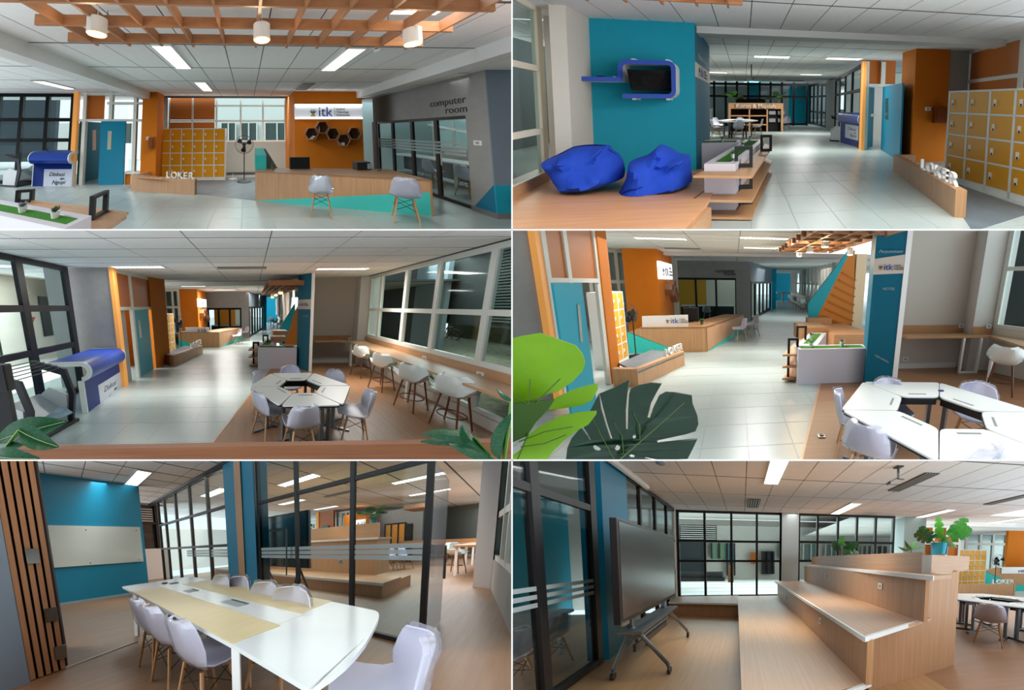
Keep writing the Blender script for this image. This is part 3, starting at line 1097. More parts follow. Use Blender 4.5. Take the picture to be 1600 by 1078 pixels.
# ---- lockers, LOKER bench
lockers((-3.075, 7.783), (-0.761, 7.783), 0, 1.807, 6, 4, 'white bank of yellow locker doors four high by the orange pillar, behind the LOKER bench')
lb = thing('loker_bench', (-3.334, 6.553, 0), 'long low wooden box with white LOKER letters standing in front of the six column lockers', 'bench')
build('front_panel', G().wall((-3.334, 6.553), (-1.4, 6.013), 0, 0.41, .12), WOODZ, lb)
build('return_panel', G().wall((-3.314, 6.653), (-3.084, 7.303), 0, 0.41, .1), WOODZ, lb)
letter_row('LOKER', .25, (-2.255, 6.312, 0.41), (0.963, -0.269, 0), WHITE, lb, .04, {'L': .58, 'O': .85, 'K': .72, 'E': .62, 'R': .7})
build('tray', G().slab([(-3.389, 6.774), (-2.562, 6.496), (-2.317, 6.184), (-3.171, 6.485)], 0.38, 0.41), WOODX, lb)

# ---- fan and white stand base
pedestal_fan(-0.097, 7.492, math.pi, 'black pedestal fan standing between lockers and reception desk', top=1.391, r=.3)
wb = thing('stand_base', (-0.5, 7.907, 0), 'white round base of a small stand beside the black fan', 'stand')
build('foot', G().lathe([(.15, 0), (.15, .02), (.03, .04), (.02, .05)], (-0.5, 7.907, 0), 18), WHITE, wb, smooth=True)
build('pole', G().lathe([(.018, .04), (.016, .2)], (-0.5, 7.907, 0), 8), WHITE, wb, smooth=True)

# ---- reception desk
rd = thing('reception_desk', (0.204, 5.475, 0), 'long wooden reception desk with a turquoise wedge along its foot', 'desk')
n_ = (0, .04, 0)
build('front_panel', G().prism([(0.204, 5.475, 0), (3.715, 4.316, 0.468), (3.715, 4.316, 0.706), (0.204, 5.475, 0.706)], n_), WOODZ, rd)
build('turquoise_wedge', G().prism([(0.204, 5.475, 0), (3.715, 4.316, 0), (3.715, 4.316, 0.468)], n_), TURQ, rd)
build('desk_top', G().slab([(0.204, 5.475), (3.715, 4.316), (3.672, 5.621), (0.227, 6.026)], 0.671, 0.706), WOODX, rd)
build('end_panel', G().prism([(3.715, 4.316, 0), (3.672, 5.621, 0), (3.672, 5.621, 0.666), (3.715, 4.316, 0.666)], (-.04, 0, 0)), WOODZ, rd)
build('end_panel', G().prism([(0.204, 5.475, 0), (0.227, 6.026, 0), (0.227, 6.026, 0.666), (0.204, 5.475, 0.666)], (.04, 0, 0)), TURQ, rd)
# turquoise logo wing on the desk's far end
build('end_wing', G().box(0.21, 5.727, 0.706, 0.501, 5.927, 1.064), TURQ, rd)
build('sloped_wing', G().prism([(0.21, 5.927, 0.706), (0.824, 5.927, 0.706), (0.501, 5.927, 1.226), (0.21, 5.927, 1.226)], (0, .06, 0)), mat('wing_grey', '7E7A74', .7), rd)
build('wing_cap', G().prism([(0.21, 5.727, 1.064), (0.501, 5.727, 1.064), (0.441, 5.927, 1.226), (0.21, 5.927, 1.226)], (0, 0, .02)), mat('turquoise_top', '5FC9C6', .5), rd)
potted_succulent(0.652, 5.61, 0.706, 'tiny potted succulent on the reception desk top beside the turquoise wing', h=.2, potm=mat('dark_pot', '5A5348', .5))
oc = thing('office_chair', (1.388, 5.9, 0), 'black office chair behind the reception desk', 'chair')
build('backrest', G().slab(round_poly([(-.27, -.035), (.27, -.035), (.27, .035), (-.27, .035)], .03), 0, .42).at(1.388, 5.78, 0.595), BLACK, oc, bevel=.02)
build('seat', G().slab(round_poly([(-.25, -.25), (.25, -.25), (.25, .25), (-.25, .25)], .08), .42, .5).at(1.388, 6.05, 0), BLACK, oc)
build('column', G().tube([(1.388, 6.05, .08), (1.388, 6.05, .43)], .03, 8), CHROME, oc)
for k in range(5):
    build('leg', G().tube([(1.388, 6.05, .1), (1.388 + .28 * math.cos(k * 1.2566), 6.05 + .28 * math.sin(k * 1.2566), .03)], [.025, .018], 6), BLACK, oc)
bg = thing('equipment_case', (2.784, 5.486, 0.706), 'black equipment case with a silvery end on the reception desk', 'case')
build('case_body', G().box(2.784, 5.486, 0.706, 3.15, 5.736, 0.906), BLACK, bg, bevel=.02)
build('silver_end', G().box(3.05, 5.476, 0.726, 3.18, 5.686, 0.876), mat('foil_grey', '8E949C', .3), bg, bevel=.02)
build('pen', G().box(3.26, 5.369, 0.706, 3.348, 5.399, 0.721), BLACK, None, 'black pen lying on the desk top past the equipment case', 'pen')

shell_chair(1.516, 4.524, -.33, 'white shell chair with wood legs at the middle of the reception desk', 'chairs at the reception desk')
shell_chair(3.001, 4.133, -.52, 'film wrapped shell chair by the turquoise end of the reception desk', 'chairs at the reception desk', sc=1.03)

# ---- computer room: grey wall with black framed glass
XW = 4.832
build('wall_right', G().box(XW, 4.16, 2.035, XW + .15, 8.139, 3.0), GREYW, kind='structure')
build('wall_right', G().box(XW, 4.16, 0, XW + .15, 4.613, 2.035), GREYW, kind='structure')
build('wall_right', G().box(XW, 7.959, 0, XW + .15, 8.239, 2.035), GREYW, kind='structure')
build('baseboard_right', G().box(XW - .02, 4.16, 0, XW, 4.613, .1), mat('grey_skirting', '77797A', .5), kind='structure')
build('trim_2', G().prism([(XW - .006, 4.552, .1), (XW - .006, 4.16, .1), (XW - .006, 4.16, 0.631)], (.006, 0, 0)), mat('teal_paint_band', '0F7394', .6), kind='structure')
build('wall_near', G().box(XW, 4.14, 0.631, XW + 4, 4.16, 3.0), mat('blue_grey_wall', '7C8894', .8), kind='structure')
build('wall_near', G().box(XW, 4.135, .1, XW + 4, 4.16, 0.631), TEAL, kind='structure')
build('baseboard_near', G().box(XW - .02, 4.12, 0, XW + 4, 4.16, .1), mat('grey_skirting', '77797A', .5), kind='structure')
gw = framed_wall('window_3', (XW + .02, 7.939), (XW + .02, 4.613), 0, 2.035, [0.005, 0.829, 1.682, 2.514, 3.384], [.03, 2.005], BLACKF, PANEB, fw=.09, fd=.07)
for k in range(4):
    z = 1.12 + k * .085
    build('frosted_stripe', G().box(XW + .015, 4.663, z, XW + .019, 7.889, z + .055), FROST, gw)
build('door_handle', G().tube([(XW - .05, 5.235, .85), (XW - .05, 5.235, 1.2)], .015, 6).tube([(XW - .05, 5.235, 1.18), (XW + .05, 5.235, 1.18)], .012, 6), CHROME, gw)
sn = thing('room_sign', (XW, 4.569, 2.276), 'dark letters computer room on the grey wall above the glass', 'sign')
text('lettering', 'computer', .24, (XW, 4.569, 2.321), (0, -1, 0), (0, 0, 1), INK, sn, .01, 'RIGHT')
text('lettering', 'room', .24, (XW, 4.549, 2.111), (0, -1, 0), (0, 0, 1), INK, sn, .01, 'RIGHT')
socket((XW, 4.394, 1.391), (0, -1, 0), 'white switch plate on the grey wall right of the glass door', .16, .1)
# inside the computer room
build('wall_computer_room', G().box(XW + 3.4, 2.5, 0, XW + 3.5, 10, .95), CREAM, kind='structure')
framed_wall('window_4', (XW + 3.4, 9.4), (XW + 3.4, 3.0), .95, 2.9, [0.05, 1.0, 2.0, 3.0, 4.0, 5.0, 6.0], [1.0, 1.75, 2.3, 2.85], FRAMEW, PANE, fw=.08)
build('wall_computer_end', G().box(XW + .1, 9.4, 0, XW + 3.5, 9.5, 3), mat('pale_teal_wall', 'A9C4C4', .8), kind='structure')
build('wall_yard', G().box(XW + 7, -2, -.2, XW + 7.1, 14, 3.5), mat('yard_wall', '8E9A94', .8), kind='structure')
cd = thing('computer_desk', (XW + 1.5, 4.2, 0), 'long white computer desk behind the black framed glass', 'desk')
build('desk_top', G().box(XW + 1.35, 3.6, .7, XW + 2.1, 9.2, .74), WHITE, cd)
build('modesty_panel', G().box(XW + 1.9, 3.6, .1, XW + 1.94, 9.2, .7), DGREY, cd)
for y in (3.7, 6.4, 9.1):
    build('leg', G().box(XW + 1.4, y - .03, 0, XW + 1.46, y + .03, .7), WHITE, cd)
for k, y in enumerate((6.55, 5.45, 4.55)):
    shell_chair(XW + .85, y, -PI / 2, 'shell chair behind the glass, ' + ('farthest of three at the computer desk', 'middle of three at the computer desk', 'nearest of three at the computer desk')[k], 'chairs in the computer room', wrap=False, low=True)

# ---- hanging slat grid with three spots
grid = thing('slat_grid', (0, 1.6, 2.65), 'brown wooden slat grid hung under the white ceiling with three round spots', 'ceiling grid')
for y in (1.24, 1.6, 1.96, 2.32):
    build('slat', G().box(-1.89, y - .012, 2.65, 1.98, y + .012, 2.75), SLAT, grid)
for k in range(11):
    x = -1.66 + .352 * k
    build('slat', G().box(x - .012, .75, 2.652, x + .012, 2.43, 2.752), SLAT, grid)
for x, y in ((-1.5, 1.24), (1.6, 1.24), (-1.5, 2.32), (1.6, 2.32)):
    build('hanger', G().tube([(x, y, 2.74), (x, y, 3.01)], .004, 4), BLACK, grid)
SP = [(-1.284, 1.86, 2.511), (0.131, 1.88, 2.489), (1.533, 1.9, 2.481)]
for k, (x, y, zs) in enumerate(SP):
    t = thing('spot_lamp', (x, y, zs), ['first', 'centre', 'third'][k] + ' glowing white cylinder spot hanging in the slat grid ' + ['near the dark glazing', 'in the middle', 'on the computer room side'][k], 'spot lamp', 'spots in the slat grid')
    build('shade', G().lathe([(.068, .025), (.075, .02), (.075, .16), (.02, .165), (.02, .17)], (x, y, zs), 16), mat('spot_white', 'D9D5CC', .4), t, smooth=True)
    build('lens', G().lathe([(.03, 0), (.066, .012), (.066, .026)], (x, y, zs), 16), LITW, t, smooth=True)
    build('cord', G().tube([(x, y, zs + .16), (x, y, 3.0)], .004, 4), WHITE, t)
    bulb((x, y, zs - .07), 8)
FX = [(-1.394, 3.222, -1.168, 4.433), (1.807, 3.239, 1.607, 4.488), (-1.332, 5.681, -1.137, 6.882)]
light_fixture(-1.288, 3.828, 2.995, .3, 1.217, 'long ceiling light on the locker side of the slat grid', 26, 'ceiling lights over the lobby')
light_fixture(1.72, 3.864, 2.995, .3, 1.244, 'long ceiling light on the computer room side of the slat grid', 26, 'ceiling lights over the lobby')
light_fixture(-1.241, 6.282, 2.995, .3, 1.208, 'far ceiling light before the lockers', 70, 'ceiling lights over the lobby')
light_fixture(-5.308, 6.165, 2.995, .3, 1.028, 'ceiling light over the blue counter by the black glazing', 16, 'ceiling lights over the lobby')
light_fixture(1.791, 1.947, 2.998, .6, .6, 'bright square ceiling light above the slat grid', 12, None)
vent(1.693, 6.226, 2.995, .35, 0.956, 'grey air grille in the ceiling before the orange sign pier')
sd = thing('smoke_detector', (2.092, 3.337, 2.95), 'small white smoke detector on the ceiling by the slat grid', 'detector')
build('dome', G().lathe([(.02, 0), (.045, .015), (.05, .05)], (2.092, 3.337, 2.955), 12), WHITE, sd, smooth=True)

area((1, 10.4, 3.65), 5, 2, 150, (.95, 1, 1), (0, -1, -.8), (1, 0, 0))  # unseen lamp added above the window head, standing for daylight
area((.3, 7.95, 2.96), 4, .07, 70, (1, .98, .95), (0, .35, -1), (1, 0, 0))  # slim fill lamp added to wash the back wall, no fitting there
area((XW + 1.8, 6.5, 2.85), 1.6, 4, 60, (.95, 1, 1))  # fill lamp added inside the computer room, without a fitting
# ---- blue counter and paper rack by the glazing
bw = 1.275
book_booth((-6.754, 7.248), (-5.479, 7.18), 'blue counter with rolled top and white sign beside the lit door post', (.38, bw - .02, -0.027, 0.528), hgt=1.082, r=.2)
paper_rack(-7.317, 7.525, 1.35, 'black newspaper rack with white sides left of the blue counter', .95)

# ---- foreground: turf planter, wooden shelf and black frames
planter_wall([(-4.392, 3.536), (-1.669, 2.481), (-1.695, 2.16), (-4.418, 3.216)], .1, .8, 'long white planter with green turf and two small pots in front of the wooden shelf', rim=.075)
for k, (x, y) in enumerate([(-2.561, 2.664), (-2.04, 2.473)]):
    potted_succulent(x, y, .788, ('grey leaved' , 'green leaved')[k] + ' little plant in a white pot on the turf, ' + ('nearer the blue counter', 'nearer the black frame')[k], 'pots on the turf', h=.12, m=mat('grey_leaf', '6E7876', .6) if k == 0 else mat('deep_green', '2E4A2A', .6), r=.04)
sh = thing('display_shelf', (-1.595, 3.043, 0), 'wooden shelf edge with black frames beyond the turf planter', 'shelf')
build('board', G().slab([(-3.5, 3.679), (-1.595, 3.043), (-1.603, 2.466), (-3.508, 3.102)], .55, .6), WOODX, sh)
build('back_lip', G().wall((-3.5, 3.679), (-1.595, 3.043), .6, .625, .03), WOODX, sh)
build('board', G().slab([(-3.5, 3.679), (-1.595, 3.043), (-1.603, 2.466), (-3.508, 3.102)], .2, .25), WOODX, sh)
build('support', G().slab([(-2.166, 3.234), (-2.128, 3.221), (-2.136, 2.644), (-2.174, 2.657)], 0, .55), WOODZ, sh)
black_frame((-1.933, 3.013), (-0.012, 1), 0.3, 0.296, .6, 'black upright frame at the end of the wooden shelf', bar=.04)
black_frame((-3.482, 3.648), (0.972, 0.236), 0.216, 0.196, .6, 'smaller black frame at the far end of the wooden shelf', bar=.04)


# ================================================================ room 2: seating deck with bean bags, corridor beyond
room(2, right=(1.12449, 0.39202, 0.11728), depth=(1.05631, 3.50159, 1.10592), up=(-0.06175, -0.20470, 0.93706), base=(0.09880, 0.32752, -1.49929))
floor_tiles(-2.5, 7.5, 1.2, 13, .6, ox=.2)
build('floor_far', G().box(-5, 13, -.1, 6, 34, -.002), FLOOR, kind='structure')
ceiling(-4.2, 8, 1.0, 4.402, 3.06, ox=1.32, oy=3.254)
ceiling(-5, 11, 4.702, 30, 3.06, ox=1.32, oy=3.254)
build('beam_cross', G().box(-3, 4.402, 2.93, 9, 4.702, 3.1), SOFFIT, kind='structure')
# seating deck
dk = [(-0.706, 1.997), (-0.468, 2.785), (-0.366, 4.232), (-3.923, 4.532), (-3.4, 1.9), (-2.2, 1.5)]
build('floor_deck', G().slab(dk, .26, 0.3), DECK, kind='structure')
build('floor_deck_riser', G().wall(dk[1], dk[0], 0, .26, .06), WOODY, kind='structure')
# teal feature wall with its sign return
build('wall_teal', G().box(-2.897, 4.232, 0, -0.903, 4.482, 3.06), TEAL, kind='structure')
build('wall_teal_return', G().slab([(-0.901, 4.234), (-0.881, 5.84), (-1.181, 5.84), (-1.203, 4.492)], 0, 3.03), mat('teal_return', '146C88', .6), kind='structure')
sp = thing('sign_plate', (-0.903, 4.232, 2.077), 'pale sign plate with crest and itk letters on the side of the teal wall', 'sign')
build('plate', G().wall((-0.897, 4.232), (-0.875, 5.84), 2.077, 2.355, .004), mat('sign_cream', 'D8CFC6', .6), sp)
logo((-0.887, 4.482, 2.126), (0.014, 1, 0), .2, sp)
text('wall_lettering', 'Perpustakaan', .17, (-0.888, 4.432, 2.455), (0.014, 1, 0), (0, 0, 1), mat('pale_lettering', 'A9C4CC', .6), None, .004, shear=.4, label='pale slanted lettering above the sign plate on the teal wall side', cat='lettering')
# window side
WL = [(-3.02, 3.062), (-3.199, 3.911)]
framed_wall('window_1', (-2.69, 1.496), (-3.199, 3.911), 0.383, 3.06, [.05, 1.111, 2.438], [0.413, 1.125, 2.107, 3.03], mat('warm_white_frame', 'E6DCC8', .45), PANE, fw=.09, fd=.08, fws=[.09, .03, .12])
build('wall_window_sill', G().wall((-2.69, 1.496), (-3.199, 3.911), 0.3, 0.383, .15), CREAM, kind='structure')
build('baseboard_left', G().wall((-2.67, 1.496), (-3.179, 3.911), 0.3, 0.46, .02), WOODY, kind='structure')
build('column_cream', G().box(-2.937, 3.732, 0, -2.701, 4.432, 3.06), CREAM, kind='structure')
build('wall_cream', G().box(-3.437, 4.252, 0, -2.897, 4.482, 3.06), CREAM, kind='structure')
# outside: an air conditioner box and a dark wall
build('wall_outside', G().box(-9, 1, -.3, -8.8, 16, 4.5), mat('outside_shade', '5E625E', .8), kind='structure')
build('floor_outside', G().box(-9, 0, -.4, -3.4, 16, -.3), mat('outside_ground', '77796F', .8), kind='structure')
ac = thing('air_conditioner', (-5.6, 4.2, -.2), 'boxy outdoor air conditioner beyond the lower window pane', 'air conditioner')
build('case', G().box(-6.0, 3.7, .3, -5.2, 5.0, 1.3), mat('ac_grey', '6F7672', .5), ac)
build('fan_grille', G().lathe([(.38, 0), (.38, .03), (.3, .04), (.05, .05)], (0, 0, 0), 18).at(0, 0, 0).at(-5.6, 4.2, 1.3), BLACK, ac)
build('stand', G().box(-5.9, 3.8, -.3, -5.3, 4.9, .3), DGREY, ac)


def bean_bag(outline, cy, D, z, label, dents, folds, seed):
    """slumped sack: its outline seen from the room, swelling to either side of it, with dents and soft folds on the open side"""
    n = len(outline)
    pts = []
    for i in range(n):                                               # smooth the outline a little, four points to an edge
        a, b = Vector(outline[i]), Vector(outline[(i + 1) % n])
        p, q = Vector(outline[i - 1]), Vector(outline[(i + 2) % n])
        for k in range(4):
            t = k / 4
            pts.append(.5 * (2 * a + (b - p) * t + (2 * p - 5 * a + 4 * b - q) * t * t + (3 * a - p - 3 * b + q) * t ** 3) * .6 + (a * (1 - t) + b * t) * .4)
    c = sum((Vector(p) for p in pts), Vector((0, 0))) / len(pts)
    rows = []
    S_ = [math.sin(PI / 2 * (1 - k / 9)) for k in range(10)]
    for side in (1, -1):
        for s_ in (reversed(S_[:-1]) if side == 1 else S_[1:-1]):
            r = []
            for p in pts:
                q = c + (p - c) * s_
                y = cy + side * D * (1 - s_ ** 2.4) ** .6
                if side < 0:
                    for dx, dz, w, dep in dents:
                        y += dep * math.exp(-((q.x - dx) ** 2 + (q.y - dz) ** 2) / (w * w))
                    for (ax, az), (bx, bz), w, hgt in folds:
                        A, B = Vector((ax, az)), Vector((bx, bz))
                        t = max(0, min(1, (q - A).dot(B - A) / (B - A).length_squared))
                        d = (q - (A + (B - A) * t)).length
                        y -= hgt * math.exp(-(d / w) ** 2) * math.sin(PI * (.15 + .7 * t))
                t = (q.y - z) / (max(p.y for p in pts) - z)
                if side < 0 and t < .45:                             # the weight settles: the lower front sinks flat on the deck
                    t -= (.45 - t) * 2.0 * (1 - s_)
                r.append((q.x, y, max(z + .003, z + t * (max(p.y for p in pts) - z))))
            rows.append(r)
    g = G().grid(rows, close=True)
    m_ = len(pts)
    g.f.append(tuple(range(m_)))
    g.f.append(tuple((len(rows) - 1) * m_ + k for k in range(m_ - 1, -1, -1)))
    t = thing('bean_bag', (c.x, cy, z), label, 'bean bag', 'bean bags on the deck')
    build('sack', g, BEAN, t, smooth=True)
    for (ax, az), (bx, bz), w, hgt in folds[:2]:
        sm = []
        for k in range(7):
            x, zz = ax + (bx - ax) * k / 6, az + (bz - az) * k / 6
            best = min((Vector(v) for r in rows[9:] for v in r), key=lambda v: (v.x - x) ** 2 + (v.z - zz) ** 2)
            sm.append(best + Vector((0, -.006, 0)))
        build('crease_line', G().tube(sm, .005, 4), mat('bean_crease_shade', '18348C', .8), t)  # dark tube along the fold: shade of the crease put into colour
    return t


BO = [(-2.873, 0.716), (-2.787, 0.777), (-2.637, 0.849), (-2.454, 0.944), (-2.314, 0.965), (-2.163, 0.968), (-2.006, 0.954), (-1.978, 0.893), (-1.872, 0.815), (-1.803, 0.683), (-1.784, 0.561), (-1.805, 0.452), (-2.008, 0.386), (-2.185, 0.356), (-2.403, 0.34), (-2.617, 0.348), (-2.729, 0.447), (-2.807, 0.579)]
BF = [(-2.545, 0.791), (-2.493, 0.657), (-2.396, 0.526), (-2.18, 0.488), (-2.396, 0.526), (-1.913, 0.565), (-2.644, 0.704), (-2.752, 0.636), (-2.561, 0.417), (-2.006, 0.446), (-2.006, 0.954), (-2.084, 0.738)]
bean_bag(BO, 3.42, .33, 0.3, 'blue bean bag next to the cream column, the wider of two', [BF[1] + (.30, .12), (BF[2][0] + .25, BF[2][1] + .25, .25, .14)], [(BF[0], BF[1], .04, .05), (BF[10], BF[11], .05, .05), (BF[2], BF[3], .04, .05), (BF[3], BF[5], .05, .04), (BF[6], BF[7], .06, .03), (BF[8], BF[9], .04, .04)], 3)
CO = [(-1.809, 0.267), (-1.763, 0.397), (-1.722, 0.493), (-1.664, 0.716), (-1.539, 0.774), (-1.42, 0.813), (-1.332, 0.884), (-1.243, 0.958), (-1.113, 0.909), (-0.963, 0.816), (-0.818, 0.781), (-0.806, 0.589), (-0.792, 0.383), (-0.947, 0.343), (-1.136, 0.32), (-1.414, 0.296), (-1.643, 0.27)]
CF = [(-1.244, 0.943), (-1.174, 0.771), (-1.314, 0.676), (-1.082, 0.695), (-1.778, 0.275), (-1.411, 0.434), (-1.411, 0.434), (-0.851, 0.465), (-0.818, 0.776), (-1.06, 0.621), (-1.631, 0.684), (-1.408, 0.556)]
bean_bag(CO, 3.40, .31, 0.3, 'blue bean bag with a pointed top next to the white planter', [(CF[2][0] + .1, CF[2][1], .22, .13)], [(CF[4], CF[5], .05, .06), (CF[8], CF[9], .05, .05), (CF[0], CF[1], .05, .05), (CF[2], CF[3], .03, .05), (CF[6], CF[7], .05, .05), (CF[10], CF[11], .05, .04)], 11)

# ---- TV in its looped blue shelf
tvs = thing('looped_wall_shelf', (-1.987, 4.012, 1.667), 'blue and white looped wall shelf around the television on the teal wall', 'wall shelf')


def arc(cx, cz, r, a0, a1, n=6):
    return [(cx + r * math.cos(a0 + (a1 - a0) * k / n), cz + r * math.sin(a0 + (a1 - a0) * k / n)) for k in range(n + 1)]


lx0, lx1, lx2 = -2.841, -2.13, -1.184
zt, zm, zb, zbb, th = 2.316, 2.016, 1.734, 1.661, .075
r = .14
out = [(lx0, zm)] + [(lx1, zm)] + arc(lx1 + r, zt - r, r, PI, PI / 2) + arc(lx2 - r, zt - r, r, PI / 2, 0) + arc(lx2 - r, zbb + r, r, 0, -PI / 2) + [(lx1 + .06, zbb)]
inn = [(lx1 + .06, zbb + th)] + arc(lx2 - r, zbb + r, r - th, -PI / 2, 0) + arc(lx2 - r, zt - r, r - th, 0, PI / 2) + arc(lx1 + r, zt - r, r - th, PI / 2, PI) + [(lx1 + th, zm - th), (lx0, zm - th)]
band = out + inn


def strip(g, A, B, y0, y1):
    n = len(A)
    for i in range(n - 1):
        g.hexa([(A[i][0], y0, A[i][1]), (A[i + 1][0], y0, A[i + 1][1]), (A[i + 1][0], y1, A[i + 1][1]), (A[i][0], y1, A[i][1]),
                (B[i][0], y0, B[i][1]), (B[i + 1][0], y0, B[i + 1][1]), (B[i + 1][0], y1, B[i + 1][1]), (B[i][0], y1, B[i][1])])
    return g


inn_ = [(lx0, zm - th), (lx1 + th, zm - th)] + arc(lx1 + r, zt - r, r - th, PI, PI / 2) + arc(lx2 - r, zt - r, r - th, PI / 2, 0) + arc(lx2 - r, zbb + r, r - th, 0, -PI / 2) + [(lx1 + .06, zbb + th)]
build('blue_front', strip(G(), out, inn_, 4, 4.012), mat('shelf_blue', '2D4DB0', .4), tvs)
build('white_band', strip(G(), out, inn_, 4.012, 4.232), WHITE, tvs)
for px in (lx1 + .2, lx2 - .18):
    for z in (zt, zbb - .03):
        build('bracket', G().box(px, 4.042, z, px + .06, 4.232, z + .03), WHITE, tvs)
tv = thing('television', (-1.59, 4.012, 1.778), 'black flat television tilted inside the looped blue shelf', 'television')
tq = [(-1.952, 3.932, 2.146), (-1.247, 4.032, 2.157), (-1.254, 4.072, 1.802), (-1.921, 3.992, 1.795)]
build('casing', G().prism(tq, (0, .05, 0)), BLACK, tv, bevel=.008)
c_ = [sum(p[i] for p in tq) / 4 for i in range(3)]
build('screen', G().prism([tuple(c_[i] + (p[i] - c_[i]) * .93 - (.006 if i == 1 else 0) for i in range(3)) for p in tq], (0, .004, 0)), mat('tv_screen', '15171A', .08), tv)
build('mount', G().box(-1.674, 4.072, 1.866, -1.463, 4.232, 2.054), BLACK, tv)
rc_ = build('remote_control', G().box(-2.495, 4.042, zm, -2.394, 4.112, zm + .025), BLACK, None, 'black remote lying on the long arm of the blue shelf', 'remote', bevel=.006)
build('card_box', G().box(-2.243, 4.062, zm, -2.202, 4.102, zm + .02), WHITE, None, 'tiny white box on the long arm of the blue shelf', 'box')

# ---- planter with turf, display boards and black frames
pw = planter_wall([(-0.563, 3.145), (-0.119, 3.106), (0.485, 5.121), (0.04, 5.161)], 0, .72, 'white planter running inward beside the display boards, green turf on top', rim=.10)
planter_wall([(-0.992, 4.745), (-0.08, 4.745), (-0.08, 5.165), (-0.992, 5.165)], 0, .72, 'white cross planter between teal wall and the long planter', rim=.08)
for k, (x, y) in enumerate([(-0.173, 3.476), (-0.025, 4.205), (-0.472, 4.936), (0.147, 5.015)]):
    potted_succulent(x, y, .71, ['white potted succulent on the turf nearest the black frame', 'second white potted succulent along the turf', 'potted succulent on the cross planter by the teal wall', 'white potted succulent at the far end of the turf'][k], 'pots on the planters', h=.13, r=.035)
bs = thing('display_shelf', (0.101, 2.787, 0), 'stepped wooden display shelf of three boards beside the white planter', 'shelf')
for z, k in ((0.62, 0), (0.287, 1), (.05, 2)):
    build('board', G().slab([(-0.673, 2.957), (0.11, 2.859), (0.639, 4.77), (0.515, 5.121), (-0.089, 3.106), (-0.089, 3.086), (-0.563, 3.125), (-0.543, 3.291)], z - .035, z), WOODX, bs)
for z in (0.62, 0.287):
    build('edge_strip', G().wall((-0.653, 2.956), (-0.523, 3.291), z, z + .02, .02), mat('dark_edge', '6B4630', .5), bs)
for k, (z0, z1) in enumerate(((0.62, 0.939), (0.287, 0.584), (.05, 0.251))):
    black_frame((0, 3.275), (1, 0), 0.271, z1 - z0, z0, 'black upright frame standing on the ' + ['top', 'middle', 'lowest'][k] + ' display board', bar=.05)
black_frame((0.451, 4.334), (1, 0), 0.233, 0.333, 0.62, 'small black frame at the far end of the top display board', bar=.05)

# ---- LOKER bench and lockers
lb = thing('loker_bench', (3.502, 4.697, 0), 'low wooden bench wall carrying white LOKER letters in the corridor', 'bench')
build('front_panel', G().wall((3.502, 4.697), (2.955, 2.672), 0, 0.4, .14), WOODZ, lb)
build('return_panel', G().box(3.602, 4.677, 0, 4.052, 4.757, 0.38), WOODZ, lb)
letter_row('LOKER', .27, (3.293, 3.631, 0.4), (-0.215, -0.977, 0), WHITE, lb, .05, {k: v * 0.963 for k, v in {'L': .62, 'O': .85, 'K': .72, 'E': .62, 'R': .7}.items()}, 0.963)
lockers((4.226, 4.089), (4.73, 2.195), 0, 1.861, 6, 4, 'white bank of yellow locker doors behind the LOKER bench, with white latch plates', depth=.5)
build('floor_slate', G().slab([(3.108, 2.701), (2.856, 2.337), (4.368, 2.706), (4.191, 4.054), (4.128, 4.92)], .001, .006), SLATE, kind='structure')
# orange pillar, grey column, orange panels in white frames
build('wall_orange', G().box(4.558, 5.4, 0, 5.57, 5.9, 3.06), ORANGE, kind='structure')
fb = thing('fire_box', (5.299, 5.3, 1.073), 'flat brown wall box on the orange pillar next to the lockers and switches', 'box')
build('case', G().box(5.126, 5.3, 1.073, 5.473, 5.4, 1.512), mat('brown_box', '8A4A26', .5), fb)
build('front_plate', G().box(5.165, 5.29, 1.108, 5.434, 5.3, 1.477), mat('brown_box_front', '77401F', .5), fb)
socket((4.973, 5.4, 1.407), (1, 0, 0), 'white double switch plate on the orange pillar by the corridor doors', .17, .1)
build('column_grey', G().box(5.59, 5.45, 0, 6.181, 5.8, 3.06), mat('column_paint', 'A5A39C', .8), kind='structure')
fw = framed_wall('window_2', (6.201, 5.5), (5.485, 2.87), .9, 3.06, [.04, 1.531, 2.908], [.95, 2.215, 3.02], FRAMEW, ORANGEP, fw=.09, fd=.1, mull='mullion')

# ---- corridor doors
dw = thing('door_1', (4.754, 6.989, 0), None, None, kind='structure')
for a, b_, z0, z1 in ((4.103, 4.218, 0, 3.0), (4.648, 4.801, 2.198, 3.0), (5.322, 5.489, 0, 2.284), (5.778, 5.899, 0, 3.0)):
    build('door_frame', G().box(a, 6.989, z0, b_, 7.109, z1), FRAMEW, dw)
build('transom', G().box(4.103, 6.979, 2.154, 5.899, 7.109, 2.252), FRAMEW, dw)
for a, b_ in ((4.218, 4.648), (4.801, 5.202)):
    build('orange_panel', G().box(a, 7.039, 2.263, b_, 7.059, 3.08), ORANGEP, dw)
build('pane', G().box(5.202, 7.039, 2.263, 5.802, 7.049, 3.0), PANE, dw)
build('pane', G().box(5.489, 7.039, .5, 5.802, 7.049, 2.219), PANE, dw)
build('orange_base', G().box(5.489, 7.009, 0, 5.802, 7.089, .5), ORANGE, dw)
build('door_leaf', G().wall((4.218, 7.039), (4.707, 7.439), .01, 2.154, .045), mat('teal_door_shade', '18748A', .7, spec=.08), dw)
d1 = build('door_leaf', G().wall((4.694, 6.945), (4.281, 5.502), .01, 2.158, .045), TEALD, dw)
build('door_window', G().prism([(4.608, 6.644, 1.085), (4.531, 6.377, 1.086), (4.551, 6.444, 1.771), (4.627, 6.711, 1.756)], (-.006, -.006, 0)), mat('slit_dark', '3B4A44', .2), d1)
